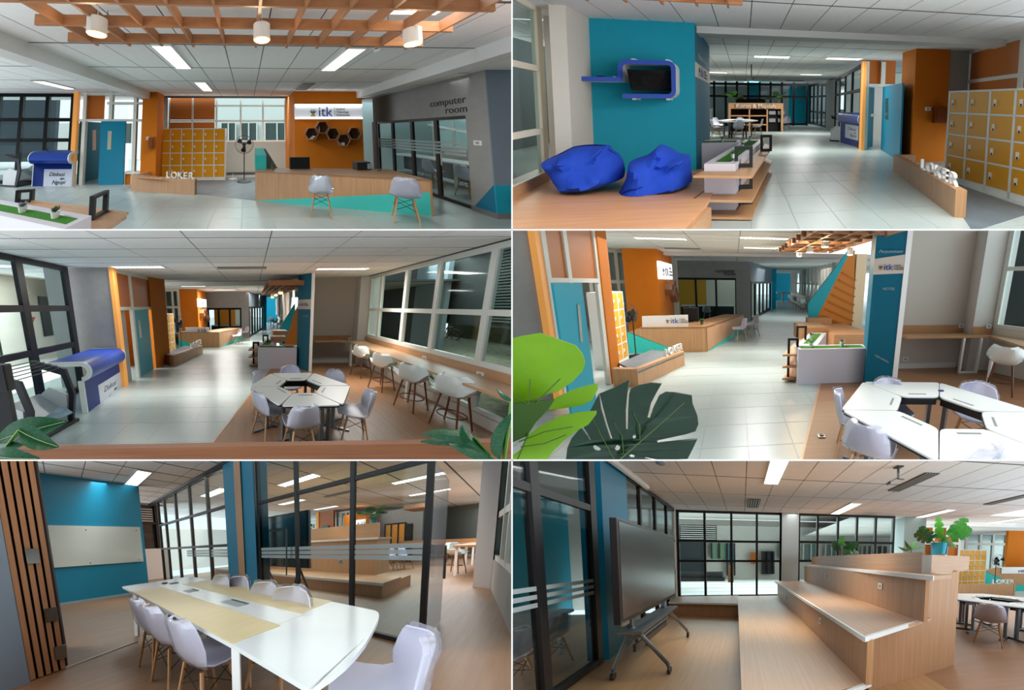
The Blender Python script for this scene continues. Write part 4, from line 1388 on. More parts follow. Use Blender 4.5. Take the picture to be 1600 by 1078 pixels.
build('post_lit', G().box(3.977, 6.939, 0, 4.092, 7.089, 3.0), mat('led_post', 'E29A4E', .5, emit=.35), kind='structure')
build('wall_behind_doors', G().box(4.707, 9.589, 0, 7.692, 9.689, 3.0), OUTW, kind='structure')
build('floor_behind_doors', G().box(4.103, 7.189, .0, 7.692, 9.589, .004), OUTF, kind='structure')

# ---- corridor: black glazing, column, teal end
def corridor_glass(name, p, q, n, top, rails):
    L_ = seg(p, q)
    return framed_wall(name, p, q, 0, top, [.06 + (L_ - .12) * k / n for k in range(n + 1)], rails, BLACKF, PANEB, fw=.12, fd=.08)


corridor_glass('window_3', (5.337, 12.36), (3.988, 7.089), 4, 2.95, [.06, .95, 2.05, 2.9])
build('column_white', G().slab([(5.272, 13.52), (5.337, 12.36), (5.737, 12.66), (5.672, 13.82)], 0, 3.0), mat('column_pale', 'C9CCCB', .8), kind='structure')
corridor_glass('window_4', (5.024, 16.329), (5.272, 13.52), 4, 2.95, [.06, .95, 2.05, 2.9])
build('wall_end_teal', G().box(3.409, 16.329, 0, 5.024, 16.529, 3.0), TEAL, kind='structure')
build('floor_outside', G().box(5.537, 7.089, -.05, 12, 30, -.01), OUTF, kind='structure')
build('wall_court', G().box(9, 6, -.1, 9.2, 30, 1.0), OUTW, kind='structure')
build('wall_court', G().box(9, 10.089, 1.0, 9.2, 18, 3.2), mat('court_dark', '39444A', .6), kind='structure')
g = G()
book_booth((3.915, 8.469), (4.139, 7.2), 'blue counter with rolled top and white sign in the corridor by the lit post', (.35, 1.238, .25, .78), hgt=1.22, r=.2)
paper_rack(4.034, 8.917, 1.2, 'black newspaper rack with white side left of the corridor counter', 1.0)

# ---- reading corner at the corridor end
cb = thing('newspaper_cabinet', (0.62, 11.807, 0), 'wooden open cabinet headed Koran & Majalah at the corridor end', 'cabinet')
xa, xb, zt = -0.815, 2.166, 1.569
build('header', G().box(xa, 11.807, 1.257, xb, 12.407, zt), WOODX, cb)
for x in (xa, xb - .12):
    build('side_panel', G().box(x, 11.807, 0, x + .12, 12.407, 1.257), WOODZ, cb)
for x in (0.309, 1.282):
    build('divider', G().box(x - .04, 11.827, 0, x + .04, 12.307, 1.257), WOODZ, cb)
for z in (0.875, 0.386):
    build('shelf_board', G().box(xa + .12, 11.827, z - .03, 1.282, 12.307, z + .03), WOODX, cb)
build('back_panel', G().box(xa, 12.307, 0, xb, 12.407, 1.257), mat('cabinet_dark', '75524A', .6), cb)
build('dark_panel', G().box(1.317, 11.907, 0, xb - .12, 12.007, 1.257), BLACK, cb)
text('lettering', 'Koran & Majalah', 0.319, (0.655, 11.807, 1.31), (1, 0, 0), (0, 0, 1), mat('cream_lettering', 'F0E6D8', .5), cb, .03, 'CENTER')
for k in range(4):
    build('newspaper', G().box(1.388 + (k % 2) * .5, 11.867, 0.945 - (k // 2) * .42, 1.388 + .36 + (k % 2) * .5, 11.907, 0.945 - (k // 2) * .42 + .2), mat('newsprint', '8A8A8A', .8), None, ['newspaper in the upper row of the dark rack, window side', 'newspaper in the upper row of the dark rack, corridor side', 'newspaper in the second row of the dark rack, window side', 'newspaper in the second row of the dark rack, corridor side'][k], 'newspaper')
broad_plant(-0.511, 12.107, zt, 'leafy green plant on the cabinet top by the window side', 9, .55, .5, .5, GLEAF, seed=4, kind='blade')
broad_plant(1.811, 12.107, zt, 'leafy green plant on the cabinet top by the corridor', 9, .55, .5, .5, GLEAF, seed=5, kind='blade')
framed_wall('window_5', (-2.61, 14.807), (4.438, 14.807), 0, 3.0, [0.04, 0.66, 1.42, 2.16, 2.91, 3.69, 4.44, 5.22, 6.05, 7.00], [.1, 2.017, 2.836], BLACKF, PANEB, fw=.14, fd=.1)
build('wall_meeting_room', G().box(-5.021, 20.807, 0, 8.438, 21.007, 3.1), mat('pale_grey_wall', 'A9AEB0', .8), kind='structure')
build('column_teal', G().box(0.311, 15.307, 1.8, 1.119, 15.807, 3.0), TEAL, kind='structure')
ds = thing('display_screen', (0.542, 14.307, 1.17), 'dark display screen behind the newspaper cabinet', 'screen')
build('casing', G().box(-0.372, 14.307, .8, 1.426, 14.407, 1.854), BLACK, ds)
build('stand', G().box(0.416, 14.357, 0, 0.584, 14.457, .8), DGREY, ds)
build('wall_far_window', G().box(-2.577, 7, 0, -2.915, 24, 1.0), CREAM, kind='structure')
desk_ring(-0.272, 10.4, .6, PI / 6, ['trapezoid desk of the corridor ring, cabinet side towards the aisle', 'trapezoid desk of the corridor ring directly before the cabinet', 'trapezoid desk of the corridor ring, cabinet side towards the windows', 'trapezoid desk of the corridor ring, near side towards the windows', 'trapezoid desk of the corridor ring nearest the cross planter', 'trapezoid desk of the corridor ring, near side towards the aisle'], 'desks of the corridor ring', 1.0, .42, .5, low=True)
cx, cy = -0.256, 7.345
for k, (px, py, yaw) in enumerate([(-1.239, 9.981, -1.3), (-0.223, 9.559, 0), (0.663, 10.224, 1.4), (-0.197, 11.25, 3.1), (-1.289, 11.1, -2.2)]):
    shell_chair(px, py, yaw, ['white shell chair at the window end of the desk ring by the newspaper cabinet', 'white shell chair at the near side of that desk ring', 'white shell chair at the corridor end of that desk ring', 'white shell chair at the far side of that desk ring', 'white shell chair standing apart beyond that desk ring by the windows'][k], 'chairs at the corridor desk ring', wrap=False, low=True)
shell_chair(2.413, 12.242, 2.6, 'white shell chair beside the newspaper cabinet on the corridor side', None, wrap=False, low=True)
pm = thing('projector', (0.361, 10.394, 2.7), 'ceiling mounted projector on a thin pole before the newspaper cabinet', 'projector')
build('pole', G().tube([(0.295, 8.5, 2.516), (0.295, 8.5, 3.06)], .025, 6), DGREY, pm)
build('casing', G().box(0.165, 8.35, 2.456, 0.425, 8.65, 2.536), mat('projector_grey', '8A8A86', .5), pm, bevel=.01)
build('lens', G().tube([(0.355, 8.35, 2.496), (0.355, 8.31, 2.496)], .03, 10), BLACK, pm)

# ---- ceiling: louvred lights, slat grid corner with a spot
for k, (x0, x1, y, pw) in enumerate(((1288, 1347, 91, 30), (1250, 1284, 116, 24), (1199, 1234, 88, 24), (1108, 1135, 112.5, 24))):
    pass
light_fixture(3.247, 6.880, 3.055, 1.166, .3, 'louvred ceiling light over the corridor doors', 30, 'louvred corridor lights', True)
light_fixture(3.414, 10.920, 3.055, 1.089, .3, 'louvred ceiling light farther along the corridor', 60, 'louvred corridor lights', True)
light_fixture(0.883, 6.920, 3.055, 1.122, .3, 'louvred ceiling light above the newspaper corner, corridor side', 38, 'louvred corridor lights', True)
light_fixture(-1.434, 10.865, 3.055, 1.271, .3, 'louvred ceiling light above the desk ring by the newspaper cabinet', 60, 'louvred corridor lights', True)
light_fixture(1.2, 1.9, 3.055, 1.2, .3, 'unseen louvred ceiling light added above the viewer end of the corridor', 26, 'louvred corridor lights', True)  # out of view, added to brighten the lockers
light_fixture(-1.5, 1.7, 3.055, 1.2, .3, 'louvred ceiling light above the viewer end of the deck', 8, 'louvred corridor lights', True)
light_fixture(.6, 15.5, 3.055, 1.2, .3, 'added louvred ceiling light past the newspaper cabinet', 90, 'louvred corridor lights', True)  # fitting added to brighten the dark corridor end
area((7.5, 13, 3.0), 2, 6, 160, (1, 1, 1))  # bare lamp added to brighten the court beside the corridor
vent(3.320, 14.026, 3.055, 1.2, .3, 'grey air grille in the corridor ceiling before the teal end')
sg2 = thing('slat_grid', (-1.3, 2.6, 2.75), 'corner of the brown slat ceiling grid above the deck', 'ceiling grid')
build('slat', G().box(-2.774, 2.589, 2.72, -0.014, 2.613, 2.82), SLAT, sg2)
for x in (-2.936, -2.534, -2.134, -1.728, -1.324, -0.929, -0.544, -0.183):
    build('slat', G().box(x - .012, 1.0, 2.722, x + .012, 2.711, 2.822), SLAT, sg2)
t = thing('spot_lamp', (-0.607, 2.357, 2.66), 'glowing spot lamp in the slat grid above the bean bags', 'spot lamp')
build('shade', G().lathe([(.068, .025), (.075, .02), (.075, .16), (.02, .165)], (-0.607, 2.357, 2.66), 16), mat('spot_white', 'D9D5CC', .4), t, smooth=True)
build('lens', G().lathe([(.03, 0), (.066, .012), (.066, .026)], (-0.607, 2.357, 2.66), 16), LITW, t, smooth=True)
bulb((-0.587, 2.278, 2.58), 30)
area((2.9, 2.45, 3), 1.2, .3, 30)  # unseen bare lamp added for the lockers and orange pillar
# daylight through the window side
area((-5.5, 6.5, 3.4), 3, 2, 120, (1, .97, .92), (1, -.3, -.6), (0, 1, 0))


# ================================================================ room 3: study corner with bar stools, seen from the tiers
room(3, right=(0.98505, 0.04446, 0.01004), depth=(-1.15700, 3.42814, 0.17141), up=(0.18786, -0.58668, 0.98515), base=(-0.39451, 1.23203, -2.06882))
floor_tiles(-6, 6, 1.4, 15, .6, ox=.1)
build('floor_far', G().box(-8, 15, -.1, 9, 45, -.002), FLOOR, kind='structure')
build('floor_outside', G().box(-12, .5, -.06, -4.55, 22, -.03), OUTF, kind='structure')
build('floor_wood', G().slab([(-1.115, 1.659), (4.3, 1.659), (4.3, 8.2), (1.118, 8.2), (0.768, 7.984)], .001, .012), PLANKY, kind='structure')
build('trim_1', G().wall((0.768, 7.984), (-1.115, 1.659), 0, .016, .04), mat('brass_edge', 'C9A07A', .3), kind='structure')
ceiling(-6.5, 4.3, 1.2, 9.0, 3.08, 1.2, .6, ox=-2.137, oy=3.409)
build('beam_cross', G().box(-6.5, 9.0, 2.94, 4.3, 9.35, 3.14), SOFFIT, kind='structure')
ceiling(-8, 9, 9.35, 26, 3.08, 1.2, .6, ox=.3)
# left: black framed glazing, outside corridor, cement column with lit edge
framed_wall('window_1', (-4.45, 1.6), (-4.45, 5.685), 0, 3.08, [.05, 2.127, 2.878, 3.954], [.05, 1.206, 2.095, 3.03], BLACKF, PANE, fw=.13, fd=.09)
build('wall_outside', G().box(-9.2, 3, -.1, -9.0, 20, 2.1), OUTW, kind='structure')
build('wall_outside_upper', G().box(-9.2, 3, 2.1, -9.0, 20, 3.4), mat('court_wall_shade', 'B9B2A6', .8), kind='structure')
for k, (y0, y1, z0, z1) in enumerate(((5.2, 6.6, .0, 2.0), (9.6, 10.2, .9, 2.6), (10.5, 11.0, .9, 2.6), (7.0, 7.8, 0, 1.9))):
    w_ = thing('window_%d' % (30 + k), (-8.98, y0, z0), None, None, kind='structure')
    build('pane', G().box(-9.0, y0, z0, -8.96, y1, z1), mat('far_window', '4A5450', .3), w_)
    build('window_frame', G().box(-8.98, y0 - .05, z0, -8.94, y0, z1).box(-8.98, y1, z0, -8.94, y1 + .05, z1), DGREY, w_)
build('ceiling_outside', G().box(-9.2, 1, 3.3, -4.55, 22, 3.4), CEILW, kind='structure')
tri = thing('triangle_sign', (-8.9, 9.0, 1.4), 'small red triangle sign on the pale wall outside the black glazing', 'sign')
build('plate', G().prism([(-8.95, 8.75, 1.75), (-8.95, 9.25, 1.75), (-8.95, 9.0, 1.35)], (.03, 0, 0)), mat('sign_red', 'B0403A', .5), tri)
build('symbol', G().prism([(-8.92, 8.9, 1.68), (-8.92, 9.1, 1.68), (-8.92, 9.0, 1.5)], (.01, 0, 0)), WHITE, tri)
build('column_grey', G().box(-5.142, 5.732, 0, -3.546, 6.232, 3.08), GREYW, kind='structure')
build('post_lit', G().box(-3.538, 5.702, 0, -3.437, 5.852, 3.08), mat('led_post', 'E29A4E', .5, emit=.35), kind='structure')
# orange door bay
dw = thing('door_1', (-3.529, 5.882, 0), None, None, kind='structure')
b = framed_wall('window_2', (-3.481, 5.832), (-3.419, 7.51), 0, 3.08, [.04, 0.684, 2.033], [2.074, 3.03], FRAMEW, ORANGEP, fw=.09, fd=.1)
build('wall_orange_bay', G().wall((-4.837, 7.692), (-3.98, 8.194), 0, 2.039, .1), ORANGE, kind='structure')
d1 = build('door_leaf', G().wall((-3.473, 6.551), (-3.416, 7.351), .01, 2.039, .05), mat('teal_door_light', '2FA0B4', .45), dw)
build('door_window', G().prism([(-3.459, 6.749, 1.18), (-3.451, 6.853, 1.185), (-3.452, 6.839, 1.721), (-3.46, 6.74, 1.727)], (.004, -.012, 0)), mat('slit_window', 'A9A99A', .2), d1)
build('wall_orange', G().wall((-3.399, 7.53), (-3.169, 8.26), 0, 3.08, .2), ORANGE, kind='structure')
# the lobby beyond: windows, lockers, fan, LOKER bench
framed_wall('window_3', (-5.562, 12.5), (-4.066, 12.5), .6, 3.08, [.05, 0.719, 1.137, 1.446], [.65, 2.102, 3.02], FRAMEW, PANE, fw=.12, fd=.1)
build('wall_outside_far', G().box(-8.262, 15.5, 0, -3.066, 15.7, 3.2), OUTW, kind='structure')
lockers((-3.897, 9.146), (-3.67, 10.333), 0, 1.819, 4, 4, 'small bank of yellow locker doors behind the low bench with LOKER letters', handle=True, depth=.4)
lb = thing('loker_bench', (-2.868, 7.781, 0), 'low wooden bench with small white LOKER letters by the orange wall', 'bench')
build('front_panel', G().wall((-2.868, 7.781), (-2.301, 9.902), 0, 0.393, .15), WOODZ, lb)
build('return_panel', G().wall((-3.463, 8.171), (-2.868, 7.781), 0, 0.393, .15), WOODZ, lb)
build('tray', G().slab([(-2.868, 7.781), (-2.301, 9.902), (-3.201, 10.202), (-3.563, 8.671)], 0.273, 0.313), SLATE, lb)
letter_row('LOKER', 0.33, (-2.619, 9.037, 0.393), (0.122, 0.993, 0), WHITE, lb, .05, {k: v * 1.11 for k, v in {'L': .62, 'O': .85, 'K': .72, 'E': .62, 'R': .7}.items()}, 1.11)
pedestal_fan(-3.57, 10.88, 2.6, 'black pedestal fan between locker bank and reception desk', top=1.438, r=.36)
# orange pier with lit sign
build('wall_pier', G().box(-4.158, 12.6, 0, -3.086, 14.95, 3.08), ORANGE, kind='structure')
sg = thing('lit_sign', (xp_ := -3.086, 12.5, 2.088), 'white lit sign with blue letters on the far orange pier', 'sign')
build('sign_box', G().box(xp_, 12.5, 2.088, xp_ + .08, 14.655, 2.574), mat('sign_glow', 'FFFFFF', .5, emit=1.0), sg)
logo((xp_ + .082, 12.85, 2.208), (0, 1, 0), .38, sg, lines=False)
for k, (py, pz) in enumerate(((13.141, 1.753), (13.837, 1.851), (13.956, 1.572), (14.474, 1.345))):
    t = thing('hexagon_shelf', (xp_, py, pz), ['nearest', 'second, upper', 'third, lower', 'last and lowest'][k] + ' hexagon shelf under the far lit sign', 'wall shelf', 'far honeycomb shelves')
    g = G()
    c = [(.24 * math.cos(i * PI / 3), .24 * math.sin(i * PI / 3)) for i in range(6)]
    for i in range(6):
        j = (i + 1) % 6
        build('board', G().prism([(xp_, py + c[i][0], pz + c[i][1]), (xp_, py + c[j][0], pz + c[j][1]), (xp_, py + c[j][0] * .85, pz + c[j][1] * .85), (xp_, py + c[i][0] * .85, pz + c[i][1] * .85)], (.25, 0, 0)), mat('hexagon_wood', '8A6248', .5), t)
# reception desk
rd = thing('reception_desk', (-1.777, 11.484, 0), 'wooden reception desk with turquoise wedges and a white logo panel on its top', 'desk')
build('front_panel', G().prism([(-3.91, 11.484, 0.439), (-2.677, 11.484, 0), (-1.777, 11.484, 0), (-1.777, 11.484, 0.797), (-3.91, 11.484, 0.797)], (0, .06, 0)), WOODZ, rd)
build('turquoise_wedge', G().prism([(-3.91, 11.484, 0), (-2.677, 11.484, 0), (-3.91, 11.484, 0.439)], (0, .06, 0)), TURQ, rd)
build('side_panel', G().prism([(-1.777, 11.484, 0), (-0.656, 13.858, 0.399), (-0.656, 13.858, 0.797), (-1.777, 11.484, 0.797)], (-.06, 0, 0)), WOODZ, rd)
build('turquoise_wedge', G().prism([(-1.777, 11.484, 0), (-0.656, 13.858, 0), (-0.656, 13.858, 0.399)], (-.06, 0, 0)), TURQ, rd)
build('desk_top', G().slab([(-3.91, 11.484), (-1.777, 11.484), (-0.656, 13.858), (-1.556, 14.058), (-2.577, 12.284), (-3.91, 12.284)], 0.757, 0.797), WOODX, rd)
build('logo_panel', G().prism([(-3.558, 11.634, 0.797), (-2.317, 11.634, 0.797), (-2.317, 11.634, 1.039), (-3.558, 11.634, 1.059)], (0, .06, 0)), WHITE, rd)
logo((-2.945, 11.632, 0.792), (1, 0, 0), .2, rd, lines=False)
for k, (px, py, yaw) in enumerate((((-0.906, 12.553) + (2.1,)), ((-0.524, 14.298) + (2.2,)))):
    shell_chair(px, py, yaw, ['white shell chair at the reception desk, nearer the corner', 'white shell chair at the reception desk, by the dark glazing'][k], 'chairs at the far reception desk', wrap=False, low=True)
# computer room wall and far end of the lobby
build('wall_computer_room', G().box(-3.12, 15, 2.03, -0.258, 15.2, 3.08), GREYW, kind='structure')
build('wall_computer_room', G().box(-0.771, 15, 0, -0.258, 15.2, 2.03), GREYW, kind='structure')
framed_wall('window_4', (-3.078, 15.05), (-0.771, 15.05), 0, 2.03, [.06, 0.768, 1.515, 2.264], [.06, 1.97], BLACKF, PANEB, fw=.13, fd=.1)
build('wall_room_inside', G().box(-3.291, 19, 0, -1.499, 19.2, 2.9), ORANGE, kind='structure')
build('wall_room_inside', G().box(-1.499, 19, 0, -0.129, 19.2, 2.9), CREAM, kind='structure')
tb = thing('computer_desk', (-2.353, 16.2, 0), 'white desk inside the far glazed computer room', 'desk')
build('desk_top', G().box(-3.035, 16, .72, -0.9, 16.7, .76), WHITE, tb)
build('panel', G().box(-3.035, 16.2, 0, -0.9, 16.25, .72), DGREY, tb)
build('wall_right_room', G().wall((-0.258, 15), (0.96, 21), 2.1, 3.08, .2), mat('blue_grey_wall', '7C8894', .8), kind='structure')
framed_wall('window_5', (-0.258, 15), (0.96, 21), 0, 2.1, [0.20, 1.29, 2.28, 3.40, 4.67, 5.93], [.06, 2.05], BLACKF, PANEB, fw=.16, fd=.1)
build('wall_teal_far', G().box(0.96, 21, 0, 1.291, 22.5, 3.08), mat('bright_teal', '17A2C4', .6), kind='structure')
build('wall_teal_end', G().box(1.801, 30, 0, 3.348, 30.2, 3.3), mat('bright_teal', '17A2C4', .6), kind='structure')
bl = framed_wall('window_6', (3.292, 29.5), (2.175, 11), 1.0, 3.08, [0.37, 4.62, 9.25, 13.32, 16.65], [1.05, 1.9, 3.0], FRAMEW, PANE, fw=.14, fd=.1)
build('wall_blind_sill', G().wall((3.292, 29.5), (2.175, 11), 0, 1.0, .2), CREAM, kind='structure')
for k in range(14):
    #
    s = .05 + .062 * k
    x, y = 3.292 + (-1.117) * s, 29.5 - 18.5 * s
    build('curtain_fold', G().lathe([(.16, 0), (.12, .7), (.18, 1.4), (.15, 1.9)], (x - .15, y, 1.1), 8), mat('pale_curtain', 'CFC6BC', .8), bl, smooth=True)
for k in range(4):
    bar_stool(1.881 + .1 * k, 25 - 2.2 * k, 1.57, ['farthest', 'second farthest', 'third farthest', 'nearest'][k] + ' tiny white stool in the row along the far curtains', 'far stools by the curtains', low=True)
# slanted teal and orange partition, lounge steps
build('wall_slanted', G().prism([(1.925, 10.2, 2.229), (1.236, 10.2, 1.126), (1.238, 10.2, 0.3), (1.477, 10.2, .3), (1.933, 10.2, 1.883)], (0, .1, 0)), mat('slant_teal', '2FA3B2', .6), kind='structure')
build('wall_slanted_orange', G().prism([(1.933, 10.2, 1.883), (1.477, 10.2, .3), (2.104, 10.2, .3), (2.074, 10.2, 2.113)], (0, .1, 0)), mat('slant_orange', 'CE8138', .6), kind='structure')
st = thing('lounge_deck', (1.247, 8.6, 0), 'wooden lounge deck and step beyond the white planter', 'deck')
build('step', G().box(0.849, 9.2, 0.792, 1.439, 9.8, 1.084), WOODX, st)
build('step', G().box(0.711, 8.5, 0.69, 1.283, 9, 0.937), WOODX, st)
build('deck', G().box(1.3, 8.6, 0, 1.882, 10.1, .35), DECK, st)
sg2 = thing('slat_grid', (1.123, 8.783, 2.8), 'far brown slat ceiling grid with three glowing spots', 'ceiling grid')
n = 7
for k in range(n):
    y = 7.139 + (4.884) * k / (n - 1)
    build('slat', G().box(0.485, y - .03, 2.75, 1.7, y + .03, 2.9), SLAT, sg2)
for k in range(6):
    x = 0.585 + .21 * k
    build('slat', G().box(x - .03, 7.139, 2.752, x + .03, 12.123, 2.902), SLAT, sg2)
for k, (x, y) in enumerate(((1.188, 9.594), (1.169, 11.39), (1.222, 14.037))):
    t = thing('spot_lamp', (x, y, 2.66), ['nearest', 'middle', 'farthest'][k] + ' small glowing spot at the far slat grid', 'spot lamp', 'far spots')
    build('shade', G().lathe([(.1, .1), (.1, .22), (.03, .24)], (x, y, 2.6), 10), WHITE, t, smooth=True)
    build('lens', G().lathe([(.06, 0), (.1, .03), (.1, .1)], (x, y, 2.6), 10), LITW, t, smooth=True)
# ---- near middle: planter with turf and frames
planter_wall([(0.154, 7.322), (1.449, 7.191), (1.449, 7.591), (0.154, 7.722)], 0, 0.737, 'long white planter box with green turf beside the teal column', rim=.07)
planter_wall([(0.174, 7.742), (0.654, 7.742), (0.984, 9.193), (0.504, 9.193)], 0, 0.737, 'white planter arm with turf running away beside the black frames', rim=.1)
potted_succulent(1.042, 7.453, 0.725, 'dark succulent on the white planter by the teal column', h=.2, m=mat('dark_succ', '3A3A38', .6), r=.05)
ds = thing('display_shelf', (0.154, 7.322, 0), 'wooden display boards with black frames beside the white planter', 'shelf')
for z, y0 in ((.08, 0), (.36, 0), (.62, 0)):
    build('board', G().slab([(-0.166, 7.572), (0.124, 7.572), (0.464, 9.193), (0.134, 9.193)], z - .04, z), WOODY, ds)
black_frame((0.096, 7.672), (1, 0), 0.234, 0.857, 0.02, 'tall black frame through the display boards, nearest the study corner', bar=.06)
black_frame((0.484, 8.593), (1, 0), 0.24, 0.386, .62, 'black frame at the far end of the display boards', bar=.06)

# ---- teal column, alcove
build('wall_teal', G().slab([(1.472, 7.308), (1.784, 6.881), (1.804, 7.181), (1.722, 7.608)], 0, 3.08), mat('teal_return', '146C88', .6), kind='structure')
build('wall_teal_edge', G().slab([(1.789, 6.876), (1.887, 6.876), (1.887, 8.1), (1.814, 8.1)], 0, 3.08), WHITE, kind='structure')
sp = thing('sign_plate', (1.472, 7.308, 2.007), 'pale sign plate with crest and itk letters on the teal column', 'sign')
build('plate', G().wall((1.466, 7.296), (1.778, 6.869), 2.007, 2.309, .004), mat('sign_cream', 'D8CFC6', .6), sp)
logo((1.476, 7.268, 2.108), (0.59, -0.807, 0), .095, sp)
text('wall_lettering', 'NOTES', .07, (1.598, 7.127, 1.765), (0.59, -0.807, 0), (0, 0, 1), mat('pale_lettering', 'A9C4CC', .6), None, .003, label='small pale lettering NOTES below the sign plate on the teal column', cat='lettering')
build('wall_alcove', G().box(1.832, 7.984, 0, 4.4, 8.134, 3.08), mat('alcove_light', 'CBC2B8', .8), kind='structure')
build('baseboard_alcove', G().box(2.132, 7.964, 0, 3.635, 7.984, .12), WHITE, kind='structure')
build('column_alcove', G().box(3.652, 7.634, 0, 4.4, 7.984, 3.08), mat('alcove_lighter', 'D6D0CA', .8), kind='structure')
bt = thing('window_bar', (3.4, 5, 0), 'long wooden bar top running round two walls under the windows', 'bar counter')
build('bar_top', G().box(3.275, 1.5, .86, 3.95, 7.634, .9), WOODY, bt)
build('bar_top', G().box(2.16, 7.534, .861, 3.295, 7.984, .901), WOODX, bt)
build('backsplash', G().box(3.93, 1.5, .9, 3.95, 7.634, 1.038), WOODY, bt)
build('backsplash', G().box(2.16, 7.964, .9, 3.575, 7.984, 1.038), WOODX, bt)
for x, y in ((3.375, 7.484), (3.375, 4.6), (3.375, 2.2)):
    build('bar_leg', G().box(x, y - .03, 0.012, x + .06, y + .03, .86), WHITE, bt)
build('leg_frame', G().box(3.385, 7.534, .012, 3.435, 7.584, .86).box(3.385, 7.534, .012, 3.612, 7.584, .06), WHITE, bt)
MUL = [.05, -0.39, 0.66, 1.79, 2.80, 3.88, 6.634]
framed_wall('window_7', (3.96, 7.634), (3.96, .9), 1.038, 3.08, MUL, [1.088, 1.969, 3.03], FRAMEW, PANE, fw=.1, fd=.09)
build('wall_right_low', G().box(3.96, 1.0, 0, 4.2, 7.634, .2), CREAM, kind='structure')
build('wall_right_low', G().box(3.96, 1.0, .8, 4.2, 7.634, 1.038), CREAM, kind='structure')
framed_wall('window_8', (4, 7.634), (4, .9), .2, .8, MUL, [.24, .78], FRAMEW, PANE, fw=.07, fd=.09)
for k, (px, py) in enumerate(((547, 530), (567, 531), (663, 560), (750, 586.5))):
    pass
socket((3.928, 4.885, 0.852), (0, -1, 0), 'white wall socket on the backsplash behind the second and third stools', .12, .1)
socket((3.928, 3.624, 0.855), (0, -1, 0), 'white wall socket on the backsplash nearest the dark plant', .12, .1)
socket((3.547, 7.962, 0.845), (1, 0, 0), 'white wall socket on the alcove backsplash in the corner', .12, .1)
# outside beyond the windows: shaded building with louvres, bright ground and shrubs
build('floor_yard', G().box(4.3, -2, .12, 14, 18, .16), mat('yard_ground', '8A8C70', .9, grain=(6, 6, 6), col2='4A5238', amount=.4), kind='structure')
lv = thing('louvre_wall', (8.5, 5, 0), 'dark louvred building wall outside the windows', 'wall', kind='structure')
build('wall_dark', G().box(8.6, .5, 1.3, 8.8, 24, 5.4), mat('louvre_dark', '2A302E', .7), lv)
for k in range(38):
    build('louvre', G().box(8.5, .5, 1.5 + .1 * k, 8.6, 8.2, 1.55 + .1 * k), mat('louvre_edge', '46524C', .6), lv)
build('wall_yard_dark', G().box(8.3, 11.3, 0, 8.5, 24, 2), mat('louvre_dark', '2A302E', .7), kind='structure')
build('wall_yard_hedge', G().box(12.5, -2, 0, 12.7, 14, 1.6), mat('yard_hedge', '6E7456', .9, grain=(5, 5, 5), col2='3E4A30', amount=.4), kind='structure')
build('wall_yard', G().box(8.2, 9.5, .1, 8.4, 11.3, 5), mat('yard_pale', '8DA0A6', .8), kind='structure')
for k, (y, z) in enumerate(((2.3, .4), (3.4, .4), (4.3, .4))):
    t = thing('shrub', (6.3 + .3 * k, y, .16), ['shrub outside nearest the plant end of the windows', 'shrub outside behind the big window pane', 'shrub outside farthest along the windows'][k], 'shrub', 'shrubs in the yard')
    g = G(); rnd = random.Random(k)
    for i in range(160):
        a = rnd.uniform(0, 6.28); r = rnd.uniform(0, .55); hh = rnd.uniform(.1, .8)
        c = Vector((6.3 + .3 * k + r * math.cos(a), y + r * math.sin(a), .16 + hh))
        d = Vector((rnd.uniform(-1, 1), rnd.uniform(-1, 1), rnd.uniform(-.3, 1))).normalized() * .14
        s = Vector((-d.y, d.x, 0)) * .35
        g.add([c - d, c + s, c + d, c - s], [(0, 1, 2, 3)])
    build('foliage', g, mat('yard_green', '5A8438', .7), t, kind='stuff')
bike = thing('bicycle', (11.4, 12.5, .16), 'small bicycle parked outside behind the windows', 'bicycle')
for y in (12.2, 12.9):
    build('wheel', G().tube([(11.4, y + .3 * math.cos(i * PI / 8), .46 + .3 * math.sin(i * PI / 8)) for i in range(16)], .03, 5, closed=True), BLACK, bike)
build('frame', G().tube([(11.4, 12.2, .46), (11.4, 12.4, .85), (11.4, 12.75, .85), (11.4, 12.9, .46)], .025, 5).tube([(11.4, 12.4, .85), (11.4, 12.55, .46), (11.4, 12.75, .85)], .02, 5), DGREY, bike)
area((6.3, 8, 3.95), 2.4, 5, 230, (.95, 1, 1), (-.3, 0, -1), (1, 0, 0))  # unseen lamp above the window heads, standing for daylight in the yard
# bar stools
for k, (x, y) in enumerate(((3.261, 6.358), (3.274, 5.31), (3.262, 4.232), (3.429, 3.492))):
    bar_stool(x - .03, y, -1.25, ['farthest of the four white bar stools, by the alcove corner', 'second white bar stool from the alcove', 'third white bar stool from the alcove', 'nearest and largest white bar stool, before the dark plant'][k], 'white bar stools at the window bar')
